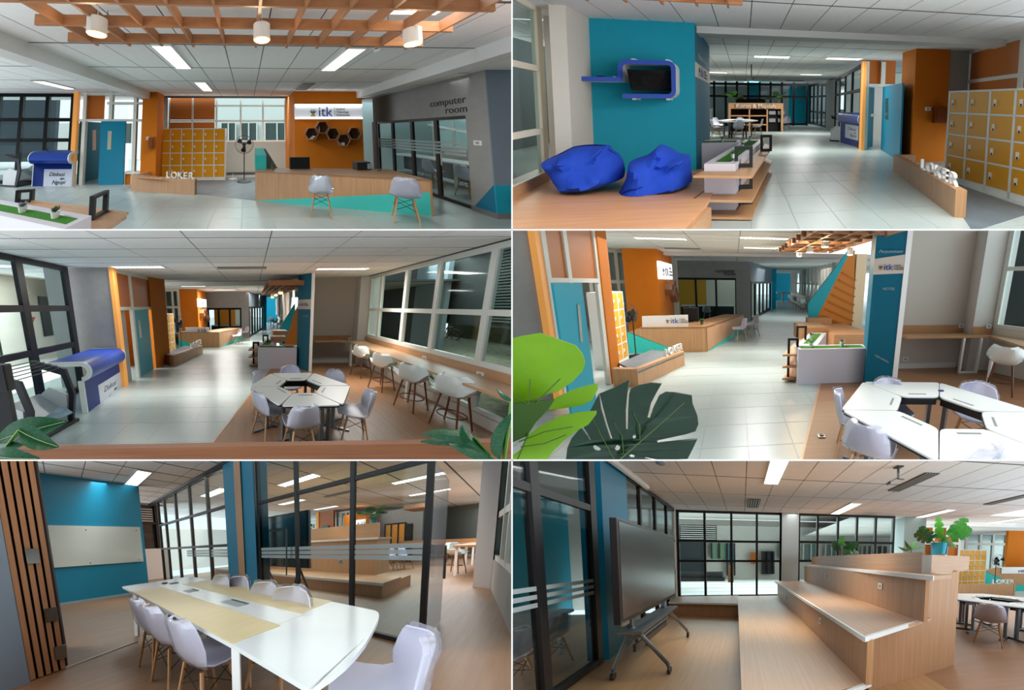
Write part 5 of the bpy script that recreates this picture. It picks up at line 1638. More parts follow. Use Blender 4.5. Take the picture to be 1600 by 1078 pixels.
# desk ring and its chairs
DN = ['trapezoid desk of the ring on the bar side, far corner', 'trapezoid desk at the far side of the ring', 'trapezoid desk of the ring on the floor side, far corner', 'trapezoid desk of the ring on the tiled floor side, near corner', 'trapezoid desk nearest the tier ledge in the ring', 'trapezoid desk of the ring on the bar side, near corner']
desk_ring(.80, 3.62, .535, PI / 6, DN, 'six desk ring in the study corner', .845, .35, .445)
for (x, y), yaw, lab in (((0.687, 2.655), .12, 'film wrapped shell chair nearest the tier ledge, its back to the viewer'),
                         ((0.016, 3.198), -1.05, 'film wrapped shell chair at the tiled floor side of the ring, near corner'),
                         ((1.826, 3.163), 1.3, 'film wrapped shell chair turned sideways at the bar side of the ring'),
                         ((0.802, 4.687), 3.05, 'shell chair at the far side of the ring before the white planter'),
                         ((1.701, 4.303), 2.3, 'film wrapped shell chair at the far bar side of the ring'),
                         ((0.012, 4.237), -2.0, 'shell chair at the far floor side of the ring')):
    shell_chair(x - .26 * math.sin(yaw), y + .26 * math.cos(yaw), yaw, lab, 'chairs of the study ring')
# counter and newspaper rack at the left
book_booth((-3.373, 4.232), (-3.543, 5.73), 'blue counter with white rolled P shaped end and Diskusi sign', (.45, 1.487, -0.209, 0.418), hgt=1.063, r=.2, dpt=.62)
paper_rack(-3.725, 3.556, 1.45, 'black newspaper rack with rods standing before the blue counter', 1.12)
mg = magazine([(-3.192, 3.138, .45), (-3.174, 3.489, .5), (-2.888, 3.332, .45), (-3.026, 3.092, .4), (0, 0, .01)], 'magazine with orange picture lying in the newspaper rack', '6E95A8')
rk = thing('newspaper_rack', (-4.0, 2.2, 0), 'part of a second dark rack at the frame edge beside the glazing', 'rack')
build('side_frame', G().box(-3.856, 2.85, 1.0, -3.272, 2.95, 1.373), BLACK, rk, bevel=.02)
build('post', G().box(-3.856, 2.87, 0, -3.322, 2.93, 1.0), BLACK, rk)
# tier ledge across the viewer's feet
build('tier_ledge', G().box(-2.2, 1.16, 0.804, 2.4, 1.2, 1.304), mat('ledge_wood', '8A5A3C', .45, grain=(1.2, 30, 30), col2='6E442C', amount=.5), None, 'dark wooden tier ledge along the lower edge of the study corner', 'ledge')


def calathea(pts, label, m, seedname='leaf_plant', st=None):
    t = thing('leafy_plant', st or pts[0][0], label, 'plant')
    for base, tip, w, side, lift in pts:
        lf = build('leaf', G().grid(leaf_rows(base, tip, w, side, lift, 12, .16, .05, w * 40)), m, t, smooth=True, solid=.002)
        B, T = Vector(base), Vector(tip)
        if lf:
            n_ = (T - B).cross(Vector(side)).normalized()
            build('midrib', G().tube([B + (T - B) * s + n_ * (lift * math.sin(PI * s) + .004) for s in (0, .25, .5, .75, .97)], .0018, 4), mat('leaf_rib', '8FA060', .5), lf)
        build('stem', G().tube([st or base, base], .008, 5), STEM, t)
    return t


DLEAF = mat('calathea_leaf', '2A5A3A', .3, grain=(70, 4, 70), col2='173A28', amount=.5)
def v3(x, y, z): return (x, y, z)
calathea([((-1.385, 1.1, 1.396), (-0.987, 1.1, 1.509), .075, (0, .5, 1), .03),
          ((-1.194, 1.05, 1.49), (-1.009, 1.05, 1.394), .05, (0, .5, 1), .02),
          ((-1.306, 1.02, 1.37), (-1.086, 1.02, 1.352), .05, (0, .5, 1), .03)],
         'dark veined leafy plant before the newspaper rack', DLEAF, st=(-1.417, 1.08, 1.259))
calathea([((1.222, 1.1, 1.375), (0.928, 1.1, 1.407), .035, (0, .4, 1), .02),
          ((1.204, 1.12, 1.339), (0.937, 1.12, 1.343), .025, (0, .4, 1), .015),
          ((1.3, 1.06, 1.254), (1.097, 1.06, 1.476), .055, (1, .4, .3), .03),
          ((1.356, 1.08, 1.261), (1.394, 1.08, 1.549), .07, (1, .3, .1), .02),
          ((1.292, 1.04, 1.277), (1.025, 1.04, 1.38), .03, (0, .4, 1), .02),
          ((1.389, 1.1, 1.594), (1.298, 1.1, 1.653), .02, (0, .4, 1), .01)],
         'dark veined leafy plant before the nearest bar stool', DLEAF, st=(1.388, 1.08, 1.185))
# ceiling lights and grille
light_fixture(-2.751, 5.608, 3.075, 1.208, .3, 'louvred ceiling light over the cement column', 32, 'louvred study corner lights', True)
light_fixture(2.368, 6.045, 3.075, 1.358, .3, 'louvred ceiling light before the alcove', 40, 'louvred study corner lights', True)
light_fixture(-2.785, 10.678, 3.075, 1.141, .3, 'louvred ceiling light over the lobby before the orange pier', 30, 'louvred study corner lights', True)
light_fixture(1.0, 2.4, 3.075, 1.2, .3, 'louvred ceiling light above the desk ring', 30, 'louvred study corner lights', True)
light_fixture(-1.6, 13.2, 3.075, 1.2, .3, 'louvred ceiling light over the reception desk before the grey wall', 80, 'louvred study corner lights', True)
area((1.0, 16, 3.02), .8, 2, 40)  # bare lamp added to lift the dark far room wall
light_fixture(0, 19, 3.075, 1.2, .3, 'louvred ceiling light in the distant lobby', 100, None, True)
light_fixture(1.5, 12.5, 3.075, 1.2, .3, 'louvred ceiling light above the lounge deck', 55, None, True)
vent(-0.264, 5.864, 3.075, 1.233, .25, 'dark air grille in the middle of the study ceiling')
area((-6.8, 8.5, 3.27), 2, 5, 330, (1, 1, 1), (0, 0, -1), (1, 0, 0))  # lamp added under the outside ceiling to brighten the space beyond the glazing


# ================================================================ room 4: the same corner turned towards the lobby
room(4, right=(1.09451, 0.30335, 0.01515), depth=(0.74851, 2.58851, 0.21355), up=(-0.17860, -0.56454, 0.97682), base=(0.37505, 1.18554, -2.05132))
floor_tiles(-5.5, 6.5, 1.6, 15, .6, ox=.25)
build('floor_far', G().box(-8, 15, -.1, 16, 50, -.002), FLOOR, kind='structure')
build('floor_wood', G().slab([(0.2, 1.595), (8, 1.595), (8, 6.6), (1.971, 6.6), (1.771, 5.651)], .001, .012), PLANKX, kind='structure')
build('trim_1', G().wall((1.771, 5.651), (0.2, 1.595), 0, .016, .035), mat('brass_edge', 'C9A07A', .3), kind='structure')
ceiling(-7, 2.45, 3.0, 11.157, 3.12, 1.2, .6, ox=-1.054, oy=8.109)
ceiling(-7, 14, 11.557, 36, 3.12, 1.2, .6, ox=-1.054)
build('beam_cross', G().box(-7, 11.157, 3.02, 8, 11.557, 3.18), SOFFIT, kind='structure')
# cement column, lit post, orange door bay
build('column_grey', G().box(-4.581, 4.85, 0, -2.991, 5.35, 3.12), GREYW, kind='structure')
build('post_lit', G().box(-2.981, 4.82, 0, -2.887, 4.93, 3.12), mat('led_post', 'E29A4E', .5, emit=.35), kind='structure')
dw = thing('door_1', (-2.857, 4.93, 0), None, None, kind='structure')
framed_wall('window_1', (-2.857, 4.93), (-2.557, 5.994), 0, 3.12, [.03, 0.427, 1.101], [2.095, 3.07], FRAMEW, ORANGEP, fw=.075, fd=.1)
build('wall_orange_bay', G().wall((-2.887, 5.07), (-2.752, 5.549), 0, 2.074, .1), ORANGE, kind='structure')
d1 = build('door_leaf', G().wall((-2.347, 4.14), (-2.166, 4.493), .01, 2.061, .05), mat('teal_door_light', '2FA0B4', .45), dw)
build('door_window', G().prism([(-2.227, 4.374, 1.226), (-2.208, 4.41, 1.228), (-2.198, 4.43, 1.757), (-2.215, 4.396, 1.759)], (.006, -.012, 0)), mat('slit_window', 'A9A99A', .2), d1)
build('side_light', G().wall((-2.578, 5.919), (-2.557, 5.994), .2, 2.028, .06), FRAMEW, dw)
build('wall_orange', G().wall((-2.527, 6.004), (-2.557, 6.494), 0, 3.12, .1), ORANGE, kind='structure')
# windows behind the lockers
framed_wall('window_2', (-4.831, 10.5), (-3.609, 10.5), .6, 3.12, [.05, 0.647, 0.935, 1.182], [.65, 2.061, 3.06], FRAMEW, PANE, fw=.11, fd=.1)
build('wall_outside_far', G().box(-8.431, 14, 0, -2.609, 14.2, 3.3), OUTW, kind='structure')
build('floor_outside', G().box(-12, 10.8, -.02, -2.609, 14, .01), OUTF, kind='structure')
lockers((-2.931, 7.008), (-2.864, 7.937), 0, 1.828, 3, 4, 'yellow locker doors seen edgewise behind the bench with LOKER letters', depth=.4)
lb = thing('loker_bench', (-1.942, 5.754, 0), 'low wooden bench with white LOKER letters and a slate tray behind the big split leaf', 'bench')
build('front_panel', G().wall((-1.942, 5.754), (-1.284, 7.282), 0, 0.376, .12), WOODZ, lb)
build('return_panel', G().wall((-2.451, 5.836), (-1.942, 5.754), 0, 0.376, .12), WOODZ, lb)
build('tray', G().slab([(-1.942, 5.754), (-1.284, 7.282), (-2.184, 7.682), (-2.551, 6.436)], 0.286, 0.326), SLATE, lb)
letter_row('LOKER', 0.26, (-1.637, 6.714, 0.376), (0.321, 0.947, 0), WHITE, lb, .05, {k: v * 0.888 for k, v in {'L': .62, 'O': .85, 'K': .72, 'E': .62, 'R': .7}.items()}, 0.888)
pedestal_fan(-2.765, 8.202, 2.7, 'black pedestal fan at the corner between lockers and reception desk', top=1.362, r=0.273, z=0)
# orange pier, sign and honeycomb shelves
build('wall_pier', G().box(-3.586, 10.2, 0, -2.506, 12.471, 3.12), ORANGE, kind='structure')
sg = thing('lit_sign', (-2.506, 10.146, 2.159), 'white lit sign with blue letters on the side of the orange pier', 'sign')
build('sign_box', G().box(-2.506, 10.146, 2.159, -2.426, 12.124, 2.742), mat('sign_glow', 'FFFFFF', .5, emit=1.0), sg)
logo((-2.424, 10.496, 2.279), (0, 1, 0), .36, sg, lines=True)
for k, (py, pz) in enumerate(((11.243, 1.797), (11.657, 1.932), (11.87, 1.682), (12.108, 1.471))):
    t = thing('hexagon_shelf', (-2.506, py, pz), ['nearest', 'upper second', 'third', 'lowest and last'][k] + ' wooden honeycomb box under the pier side sign', 'wall shelf', 'honeycomb boxes on the pier side')
    c = [(.24 * math.cos(i * PI / 3), .24 * math.sin(i * PI / 3)) for i in range(6)]
    for i in range(6):
        j = (i + 1) % 6
        build('board', G().prism([(-2.506, py + c[i][0], pz + c[i][1]), (-2.506, py + c[j][0], pz + c[j][1]), (-2.506, py + c[j][0] * .85, pz + c[j][1] * .85), (-2.506, py + c[i][0] * .85, pz + c[i][1] * .85)], (.25, 0, 0)), mat('hexagon_wood', '8A6248', .5), t)
# reception desk
rd = thing('reception_desk', (-0.828, 8.703, 0), 'wooden reception desk corner with turquoise wedges and a white itk logo panel', 'desk')
build('front_panel', G().prism([(-3.067, 8.703, 0.628), (-1.626, 8.703, 0), (-0.828, 8.703, 0), (-0.828, 8.703, 0.76), (-2.764, 8.703, 0.76)], (0, .06, 0)), WOODZ, rd)
build('turquoise_wedge', G().prism([(-3.121, 8.703, 0), (-1.626, 8.703, 0), (-3.121, 8.703, 0.628)], (0, .06, 0)), TURQ, rd)
build('side_panel', G().prism([(-0.828, 8.703, 0.02), (0.377, 12.04, 0.342), (0.377, 12.04, 0.76), (-0.828, 8.703, 0.76)], (-.06, 0, 0)), WOODZ, rd)
build('turquoise_wedge', G().prism([(-0.828, 8.703, 0), (0.377, 12.04, 0), (0.377, 12.04, 0.342)], (-.06, 0, 0)), TURQ, rd)
build('desk_top', G().slab([(-2.764, 8.703), (-0.828, 8.703), (0.377, 12.04), (-0.423, 12.24), (-1.528, 9.503), (-2.764, 9.503)], 0.72, 0.76), WOODX, rd)
build('logo_panel', G().prism([(-2.725, 8.823, 0.76), (-1.402, 8.823, 0.76), (-1.394, 8.823, 1.114), (-2.708, 8.823, 1.08)], (0, .06, 0)), WHITE, rd)
logo((-2.048, 8.821, 0.867), (1, 0, 0), .15, rd)
potted_succulent(-1.029, 9.246, 0.76, 'small green plant on the reception desk beside the logo panel', h=.2, potm=mat('dark_pot', '5A5348', .5), r=.06)
oc = thing('office_chair', (-1.45, 10, 0), 'dark office chair behind the reception desk logo panel', 'chair')
build('backrest', G().slab(round_poly([(-.26, -.04), (.26, -.04), (.26, .04), (-.26, .04)], .03), 0, .5).at(-1.471, 10, 0.741), BLACK, oc, bevel=.02)
build('seat', G().slab(round_poly([(-.25, -.25), (.25, -.25), (.25, .25), (-.25, .25)], .08), .42, .5).at(-1.471, 10.25, 0), BLACK, oc)
build('column', G().tube([(-1.471, 10.25, .0), (-1.471, 10.25, .43)], .04, 8), CHROME, oc)
for (x, y), yaw, lab in (((0.175, 10.243), 1.9, 'white shell chair at the reception desk side, near one'), ((0.699, 11.219), 2.0, 'teal backed white shell chair at the reception desk side, far one')):
    shell_chair(x, y, yaw, lab, 'chairs at the desk side', wrap=False, low=True)
# grey computer room wall with glazing
build('wall_computer_room', G().box(-3.147, 15.5, 2.278, 0.869, 15.7, 3.12), GREYW, kind='structure')
build('wall_computer_room', G().box(0.1, 15.5, 0, 0.869, 15.7, 2.278), GREYW, kind='structure')
framed_wall('window_3', (-3.083, 15.55), (0.166, 15.55), 0, 2.278, [.06, 1.103, 2.143, 3.183], [.06, 2.228], BLACKF, PANEB, fw=.1, fd=.1)
sn = thing('room_sign', (0.066, 15.5, 2.422), 'small dark computer room letters on the far grey wall', 'sign')
text('lettering', 'computer', .26, (0.066, 15.5, 2.552), (1, 0, 0), (0, 0, 1), INK, sn, .01, 'RIGHT')
text('lettering', 'room', .26, (0.1, 15.5, 2.406), (1, 0, 0), (0, 0, 1), INK, sn, .01, 'RIGHT')
build('wall_room_inside', G().box(-3.647, 19, 0, -1.772, 19.2, 2.9), mat('inner_orange', 'D89A2E', .6), kind='structure')
build('wall_room_inside', G().box(-1.772, 19, 0, 1.444, 19.2, 2.9), CREAM, kind='structure')
tb = thing('computer_desk', (-2.189, 16.7, 0), 'white desk inside the glazed room behind the reception desk', 'desk')
build('desk_top', G().box(-2.988, 16.5, .72, -0.033, 17.2, .76), WHITE, tb)
build('panel', G().box(-2.988, 16.7, 0, -0.033, 16.75, .72), DGREY, tb)
for k, p_ in enumerate((-2.221, -1.511)):
    shell_chair(p_, 16.1, 0, 'shell chair in the glazed room, ' + ['behind the logo panel', 'behind the desk corner'][k], 'chairs in the glazed room', wrap=False, low=True)
build('wall_right_room', G().wall((0.869, 15.5), (2.951, 23), 2.12, 3.12, .2), mat('blue_grey_wall', '7C8894', .8), kind='structure')
framed_wall('window_4', (0.869, 15.5), (2.951, 23), 0, 2.12, [0.24, 1.37, 2.78, 4.07, 5.69, 7.44], [.06, 2.07], BLACKF, PANEB, fw=.16, fd=.1)
build('wall_teal_far', G().box(2.951, 23, 0, 3.307, 25, 3.12), mat('bright_teal', '17A2C4', .6), kind='structure')
build('wall_teal_end', G().box(4.813, 34, 0, 6.63, 34.2, 3.6), mat('bright_teal', '17A2C4', .6), kind='structure')
bl = framed_wall('window_5', (6.435, 33), (5.33, 13.6), 1.0, 3.5, [0.39, 5.83, 10.10, 13.99, 16.52, 18.46], [1.05, 2.0, 3.45], FRAMEW, PANE, fw=.14, fd=.1)
build('wall_blind_sill', G().wall((6.435, 33), (5.33, 13.6), 0, 1.0, .2), CREAM, kind='structure')
for k, s in enumerate((.1, .17, .24, .38, .44, .5, .57, .64, .7, .76, .8, .84, .88, .92)):
    x, y = 6.435 + -1.105 * s, 33 + -19.4 * s
    build('curtain_fold', G().lathe([(.16, 0), (.11, .8), (.18, 1.6), (.15, 2.3)], (x - .15, y, 1.05), 8), mat('pale_curtain', 'CFC6BC', .8), bl, smooth=True)
for k in range(5):
    s = .3 + .09 * k
    bar_stool(6.435 + -1.105 * s - .8, 33 + -19.4 * s, -1.3, ['farthest', 'second farthest', 'middle', 'second nearest', 'nearest'][k] + ' white stool in the row along the curtained windows', 'stools along the curtained windows', low=True)
build('high_table', G().box(4.446, 30, .95, 5.715, 31, 1.05).box(5.046, 30.4, 0, 5.179, 30.6, .95), WOODX, None, 'far wooden high table before the teal end wall', 'table')
# slanted partition, lounge deck
build('wall_slanted', G().prism([(4.095, 10.4, 3.238), (2.693, 10.4, 1.346), (2.714, 10.4, 0.805), (3.031, 10.4, 0.803), (4.147, 10.4, 3.173)], (0, .1, 0)), mat('slant_teal', '2FA3B2', .6), kind='structure')
wo = build('wall_slanted_orange', G().prism([(4.107, 10.41, 3.238), (3.007, 10.41, 0.803), (3.631, 10.41, 0.583), (4.487, 10.41, 0.577), (4.334, 10.41, 3.243)], (0, .1, 0)), mat('slant_orange', 'CE8138', .6), kind='structure')
for k in range(7):
    a = (3.584 + .0 , 0.728 + .22 * k)
    build('slat', G().prism([(3.227 + .11 * k, 10.388, 0.874 + .26 * k), (4.462, 10.388, 0.651 + .26 * k - .0 - .3 * (1 - k / 7)), (4.462, 10.388, 0.651 + .26 * k + .05 - .3 * (1 - k / 7)), (3.227 + .11 * k + .03, 10.388, 0.874 + .26 * k + .05)], (0, .02, 0)), mat('slant_orange_dark', 'B9702C', .6), wo)
build('column_cream', G().box(4.418, 10.4, .2, 4.812, 10.9, 3.12), mat('warm_cream', 'EAD3B0', .7), kind='structure')
st = thing('lounge_deck', (3.162, 9, 0), 'pale wooden lounge deck with two block steps beyond the planter', 'deck')
build('step', G().box(2.598, 10, 0.555, 3.482, 10.35, 0.85), WOODX, st)
build('step', G().box(2.051, 8.6, 0.27, 2.908, 9.8, 0.746), WOODX, st)
build('deck', G().box(2.882, 8.0, 0, 4.119, 10.38, 0.604), DECK, st)
# slat ceiling grid with spots
sg2 = thing('slat_grid', (1.554, 5.387, 2.8), 'orange brown slat ceiling grid over the lounge with four glowing spots', 'ceiling grid')
n = 9
for k in range(n):
    y = 4.784 + 3.795 * k / (n - 1)
    build('slat', G().box(1.295, y - .025, 2.95, 2.72, y + .025, 3.07), SLAT, sg2)
for k in range(5):
    x = 1.395 + .36 * k
    build('slat', G().box(x - .025, 4.584, 2.953, x + .025, 8.699, 3.073), SLAT, sg2)
for k, (x, y) in enumerate(((2.001, 6.47), (1.968, 7.64), (1.946, 8.831), (3.237, 8.102))):
    t = thing('spot_lamp', (x, y, 2.85), ['largest glowing spot under the orange brown slats', 'second glowing spot of the row under the slats', 'farthest glowing spot of the row under the slats', 'glowing spot before the top of the slanted partition'][k], 'spot lamp', 'spots over the lounge')
    build('shade', G().lathe([(.08, .03), (.085, .02), (.085, .2), (.02, .21), (.02, .24)], (x, y, 2.85), 12), WHITE, t, smooth=True)
    build('lens', G().lathe([(.04, 0), (.078, .012), (.078, .03)], (x, y, 2.85), 12), LITW, t, smooth=True)
    bulb((x, y, 2.76), 40)
# planter, boards, frames
planter_wall([(1.288, 5.616), (2.833, 5.616), (2.833, 6.016), (1.288, 6.016)], 0, 0.759, 'white planter box with green turf strip beside the teal column with lettering', rim=.07)
planter_wall([(1.328, 6.036), (1.808, 6.036), (2.491, 7.521), (2.011, 7.521)], 0, 0.759, 'white planter arm with turf running towards the lounge deck', rim=.11)
for k, (x, y) in enumerate(((1.618, 5.891), (1.85, 6.735), (2.308, 5.906))):
    potted_succulent(x, y, 0.746, ['white potted grey succulent on the planter corner', 'white potted grey succulent farther along the planter arm', 'dark succulent in a white pot on the planter front'][k], 'pots on the lounge planter', h=.17, m=mat('grey_leaf', '6E7876', .6), r=.05)
ds = thing('display_shelf', (1.288, 5.616, 0), 'wooden display boards with black frames beside the lounge planter', 'shelf')
for z in (.1, .36, .62):
    build('board', G().slab([(0.988, 5.766), (1.268, 5.766), (1.981, 7.421), (1.691, 7.421)], z - .04, z), WOODY, ds)
black_frame((1.224, 5.866), (1, 0), 0.231, 0.919, .03, 'tall black frame through the display boards before the lounge', bar=.045)
black_frame((1.573, 6.621), (1, 0), 0.246, 0.473, .62, 'black frame farther along the display boards before the lounge', bar=.045)
# teal column with sign
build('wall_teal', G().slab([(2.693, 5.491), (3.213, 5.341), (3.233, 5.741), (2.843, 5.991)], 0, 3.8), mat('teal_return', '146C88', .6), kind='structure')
build('wall_teal_edge', G().slab([(3.216, 5.331), (3.323, 5.331), (3.323, 6.6), (3.243, 6.6)], 0, 3.8), WHITE, kind='structure')
sp = thing('sign_plate', (2.693, 5.491, 2.273), 'pale sign band with crest, itk letters and small print on the teal column', 'sign')
build('plate', G().prism([(2.692, 5.489, 2.259), (3.213, 5.339, 2.286), (3.213, 5.339, 2.633), (2.692, 5.489, 2.553)], (-0.001, -0.004, 0)), mat('sign_cream', 'D8CFC6', .6), sp)
logo((2.767, 5.46, 2.344), (0.961, -0.277, 0), .105, sp)
text('wall_lettering', 'Perpustakaan', .08, (2.747, 5.463, 2.665), (0.961, -0.277, 0), (0, 0, 1), mat('pale_lettering', 'A9C4CC', .6), None, .003, shear=.4, label='pale slanted lettering at the top of the teal column', cat='lettering')
text('wall_lettering', 'NOTES', .07, (2.88, 5.431, 1.969), (0.961, -0.277, 0), (0, 0, 1), mat('pale_lettering', 'A9C4CC', .6), None, .003, label='small pale lettering NOTES below the sign band', cat='lettering')
text('wall_lettering', 'reach someone', .085, (2.85, 5.44, 0.631), (0.301, -0.087, -0.153), (0, 0, 1), mat('pale_lettering', 'C4D0D4', .6), None, .003, squeeze=0.586, label='pale lettering slanting down low on the teal column', cat='lettering')
# alcove with bar
build('wall_alcove', G().box(3.675, 6.5, 0, 6.451, 6.65, 4.0), mat('alcove_light', 'CBC2B8', .8), kind='structure')
build('baseboard_alcove', G().box(3.975, 6.48, 0, 5.591, 6.5, .14), WHITE, kind='structure')
build('column_alcove', G().box(5.647, 6.2, 0, 6.451, 6.5, 4.0), mat('alcove_lighter', 'D6D0CA', .8), kind='structure')
bt = thing('window_bar', (5, 5.5, 0), 'wooden bar top in the alcove corner under the dark window', 'bar counter')
build('bar_top', G().box(3.875, 6, 0.87, 6.044, 6.5, 0.92), WOODX, bt)
build('bar_top', G().slab([(5.944, 6.05), (5.407, 4.182), (6.808, 3.882), (6.944, 6.2)], 0.869, 0.919), WOODY, bt)
build('backsplash', G().box(3.875, 6.48, 0.92, 5.647, 6.5, 1.104), WOODX, bt)
build('backsplash', G().box(5.647, 6.18, 0.92, 6.251, 6.2, 1.104), WOODX, bt)
lf = G()
lf.box(5.284, 6, .012, 5.334, 6.05, 0.87).box(5.704, 5.98, .012, 5.754, 6.03, 0.87).box(5.284, 6, .012, 5.734, 6.04, .06)
build('leg_frame', lf, WHITE, bt)
build('leg_frame', G().box(5.382, 5.292, .012, 5.432, 5.342, 0.87), WHITE, bt)
socket((5.572, 6.478, 1.036), (1, 0, 0), 'white wall socket on the bar backsplash in the alcove', .13, .1)
socket((6.035, 6.178, 1.064), (1, 0, 0), 'white wall socket on the bar backsplash by the dark window', .13, .1)
socket((4.21, 6.499, 0.205), (1, 0, 0), 'grey wall socket low on the alcove wall under the bar', .13, .1)
framed_wall('window_6', (6.151, 6.2), (7.473, 2.425), 1.074, 3.52, [.06, 1.6, 3.0], [1.124, 2.444, 3.42], FRAMEW, PANE, fw=.09, fd=.08)
build('wall_below_window', G().wall((6.151, 6.2), (7.473, 2.425), 0, 1.074, .15), CREAM, kind='structure')
build('wall_yard', G().box(10, -2, -.2, 10.2, 13, 5), mat('yard_black', '15191A', .7), kind='structure')
build('wall_yard_side', G().box(7.751, 5.6, -.2, 8.351, 5.8, 5), mat('yard_teal_grey', '2E3C40', .7), kind='structure')
bar_stool(5.185, 4.831, -.8, 'white bar stool with dark wood legs by the dark window')
sk = thing('floor_socket', (1.169, 3.527, .012), 'metal floor socket box set in the wood floor edge', 'socket')
build('lid', G().cbox((1.169, 3.527, .02), (.1, .09, .015)), CHROME, sk)
build('outlet', G().cbox((1.176, 3.535, .032), (.05, .045, .012)), DGREY, sk)
# desk ring and chairs
DN = ['trapezoid desk at the window side of the big ring, far corner', 'trapezoid desk at the far side of the big ring, before the teal column', 'trapezoid desk at the aisle side of the big ring, far corner', 'trapezoid desk at the aisle side of the big ring, near corner', 'trapezoid desk at the near side of the big ring', 'trapezoid desk at the window side of the big ring, near corner']
desk_ring(2.2, 2.68, .66, PI / 6 - .12, DN, 'desks of the big ring', 1.06, .44, .53)
for (x, y), yaw, lab in (((2.077, 3.589), 3.0, 'shell chair at the far side of the big ring before the teal column'), ((1.208, 3.205), -2.0, 'shell chair at the aisle side of the big ring, far corner'),
                         ((3.232, 3.304), 2.4, 'film wrapped shell chair at the far window side of the big ring'), ((1.17, 2.319), -.75, 'film wrapped shell chair at the near aisle corner of the big ring'),
                         ((2.03, 1.827), .35, 'film wrapped shell chair at the near side of the big ring')):
    shell_chair(x - .26 * math.sin(yaw), y + .26 * math.cos(yaw), yaw, lab, 'chairs of the big ring')
pn = build('marker_pen', G().box(2.597, 3.207, .746, 2.659, 3.237, .76), mat('cap_blue', '2A2F7A', .4), None, 'tiny dark blue marker pen on the far desk of the big ring', 'pen')
# leaves close to the viewer
MONL = mat('monstera_dark', '12301F', .25, grain=(20, 20, 20), col2='0C2417', amount=.5)
mn = thing('monstera_plant', (-0.38, .86, 1.509), 'big dark split monstera leaf close to the viewer at the lower edge', 'plant')
LO = [(-0.383, 1.546), (-0.526, 1.556), (-0.516, 1.597), (-0.499, 1.629), (-0.468, 1.663), (-0.454, 1.636), (-0.448, 1.619), (-0.444, 1.621), (-0.45, 1.639), (-0.461, 1.666), (-0.446, 1.7), (-0.429, 1.727), (-0.404, 1.77), (-0.403, 1.718), (-0.395, 1.665), (-0.386, 1.621), (-0.38, 1.622), (-0.388, 1.662), (-0.395, 1.713), (-0.402, 1.771), (-0.36, 1.788), (-0.314, 1.812), (-0.324, 1.767), (-0.333, 1.715), (-0.338, 1.652), (-0.333, 1.65), (-0.326, 1.715), (-0.319, 1.767), (-0.312, 1.784), (-0.286, 1.795), (-0.253, 1.8), (-0.223, 1.795), (-0.239, 1.769), (-0.259, 1.733), (-0.272, 1.687), (-0.266, 1.685), (-0.252, 1.722), (-0.233, 1.758), (-0.213, 1.768), (-0.19, 1.765), (-0.137, 1.751), (-0.136, 1.723), (-0.123, 1.679), (-0.121, 1.651), (-0.131, 1.627), (-0.163, 1.619), (-0.25, 1.607), (-0.249, 1.6), (-0.189, 1.6), (-0.127, 1.6), (-0.141, 1.568), (-0.16, 1.531), (-0.243, 1.536), (-0.288, 1.552), (-0.292, 1.549), (-0.267, 1.538)]
HO = [[(-0.442, 1.598), (-0.434, 1.602), (-0.421, 1.595), (-0.417, 1.586), (-0.427, 1.582), (-0.438, 1.587)], [(-0.375, 1.592), (-0.368, 1.601), (-0.36, 1.595), (-0.363, 1.584), (-0.372, 1.579), (-0.376, 1.584)], [(-0.321, 1.628), (-0.314, 1.632), (-0.31, 1.625), (-0.315, 1.618), (-0.321, 1.62)], [(-0.338, 1.562), (-0.329, 1.565), (-0.32, 1.56), (-0.323, 1.553), (-0.334, 1.554)]]
leaf_sheet(LO, HO, lambda x, z: .86 + .25 * (x - -0.358) ** 2, MONL, mn)
RB = [(-0.367, 1.55), (-0.258, 1.645), (-0.157, 1.735)]
build('midrib', G().tube([(x, .852, z) for x, z in RB], [.0022, .0016, .0008], 5), mat('rib_green', '4F6A2A', .4), mn)
for pts in ([(-0.381, 1.555), (-0.41, 1.637), (-0.43, 1.701)], [(-0.351, 1.567), (-0.35, 1.633), (-0.369, 1.677)], [(-0.299, 1.609), (-0.295, 1.663), (-0.31, 1.706)]):
    build('side_rib', G().tube([(x, .853, z) for x, z in pts], [.0012, .001, .0006], 4), mat('rib_green', '4F6A2A', .4), mn)
build('stem', G().tube([(-0.368, .865, 1.552), (-0.383, .88, 1.507)], .004, 6), STEM, mn)
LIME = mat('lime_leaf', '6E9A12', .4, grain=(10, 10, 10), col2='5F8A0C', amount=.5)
lp = thing('lime_plant', (-0.542, .7, 1.636), 'bright lime green leaves close to the viewer beside the cement column', 'plant')
leaf_sheet([(-0.535, 1.961), (-0.493, 1.972), (-0.451, 1.979), (-0.421, 1.967), (-0.378, 1.947), (-0.366, 1.927), (-0.362, 1.905), (-0.371, 1.883), (-0.396, 1.857), (-0.432, 1.833), (-0.451, 1.828), (-0.497, 1.811), (-0.562, 1.805)], [], lambda x, z: .72 + .2 * (x - -0.471) ** 2, LIME, lp)
leaf_sheet([(-0.471, 1.778), (-0.461, 1.798), (-0.45, 1.811), (-0.402, 1.832), (-0.349, 1.844), (-0.349, 1.829), (-0.367, 1.799), (-0.392, 1.787), (-0.435, 1.781)], [], lambda x, z: .74, LIME, lp)
leaf_sheet([(-0.525, 1.714), (-0.492, 1.739), (-0.443, 1.763), (-0.396, 1.773), (-0.354, 1.774), (-0.357, 1.763), (-0.377, 1.738), (-0.402, 1.725), (-0.441, 1.696), (-0.472, 1.666), (-0.492, 1.641), (-0.588, 1.646), (-0.545, 1.679)], [], lambda x, z: .73, LIME, lp)
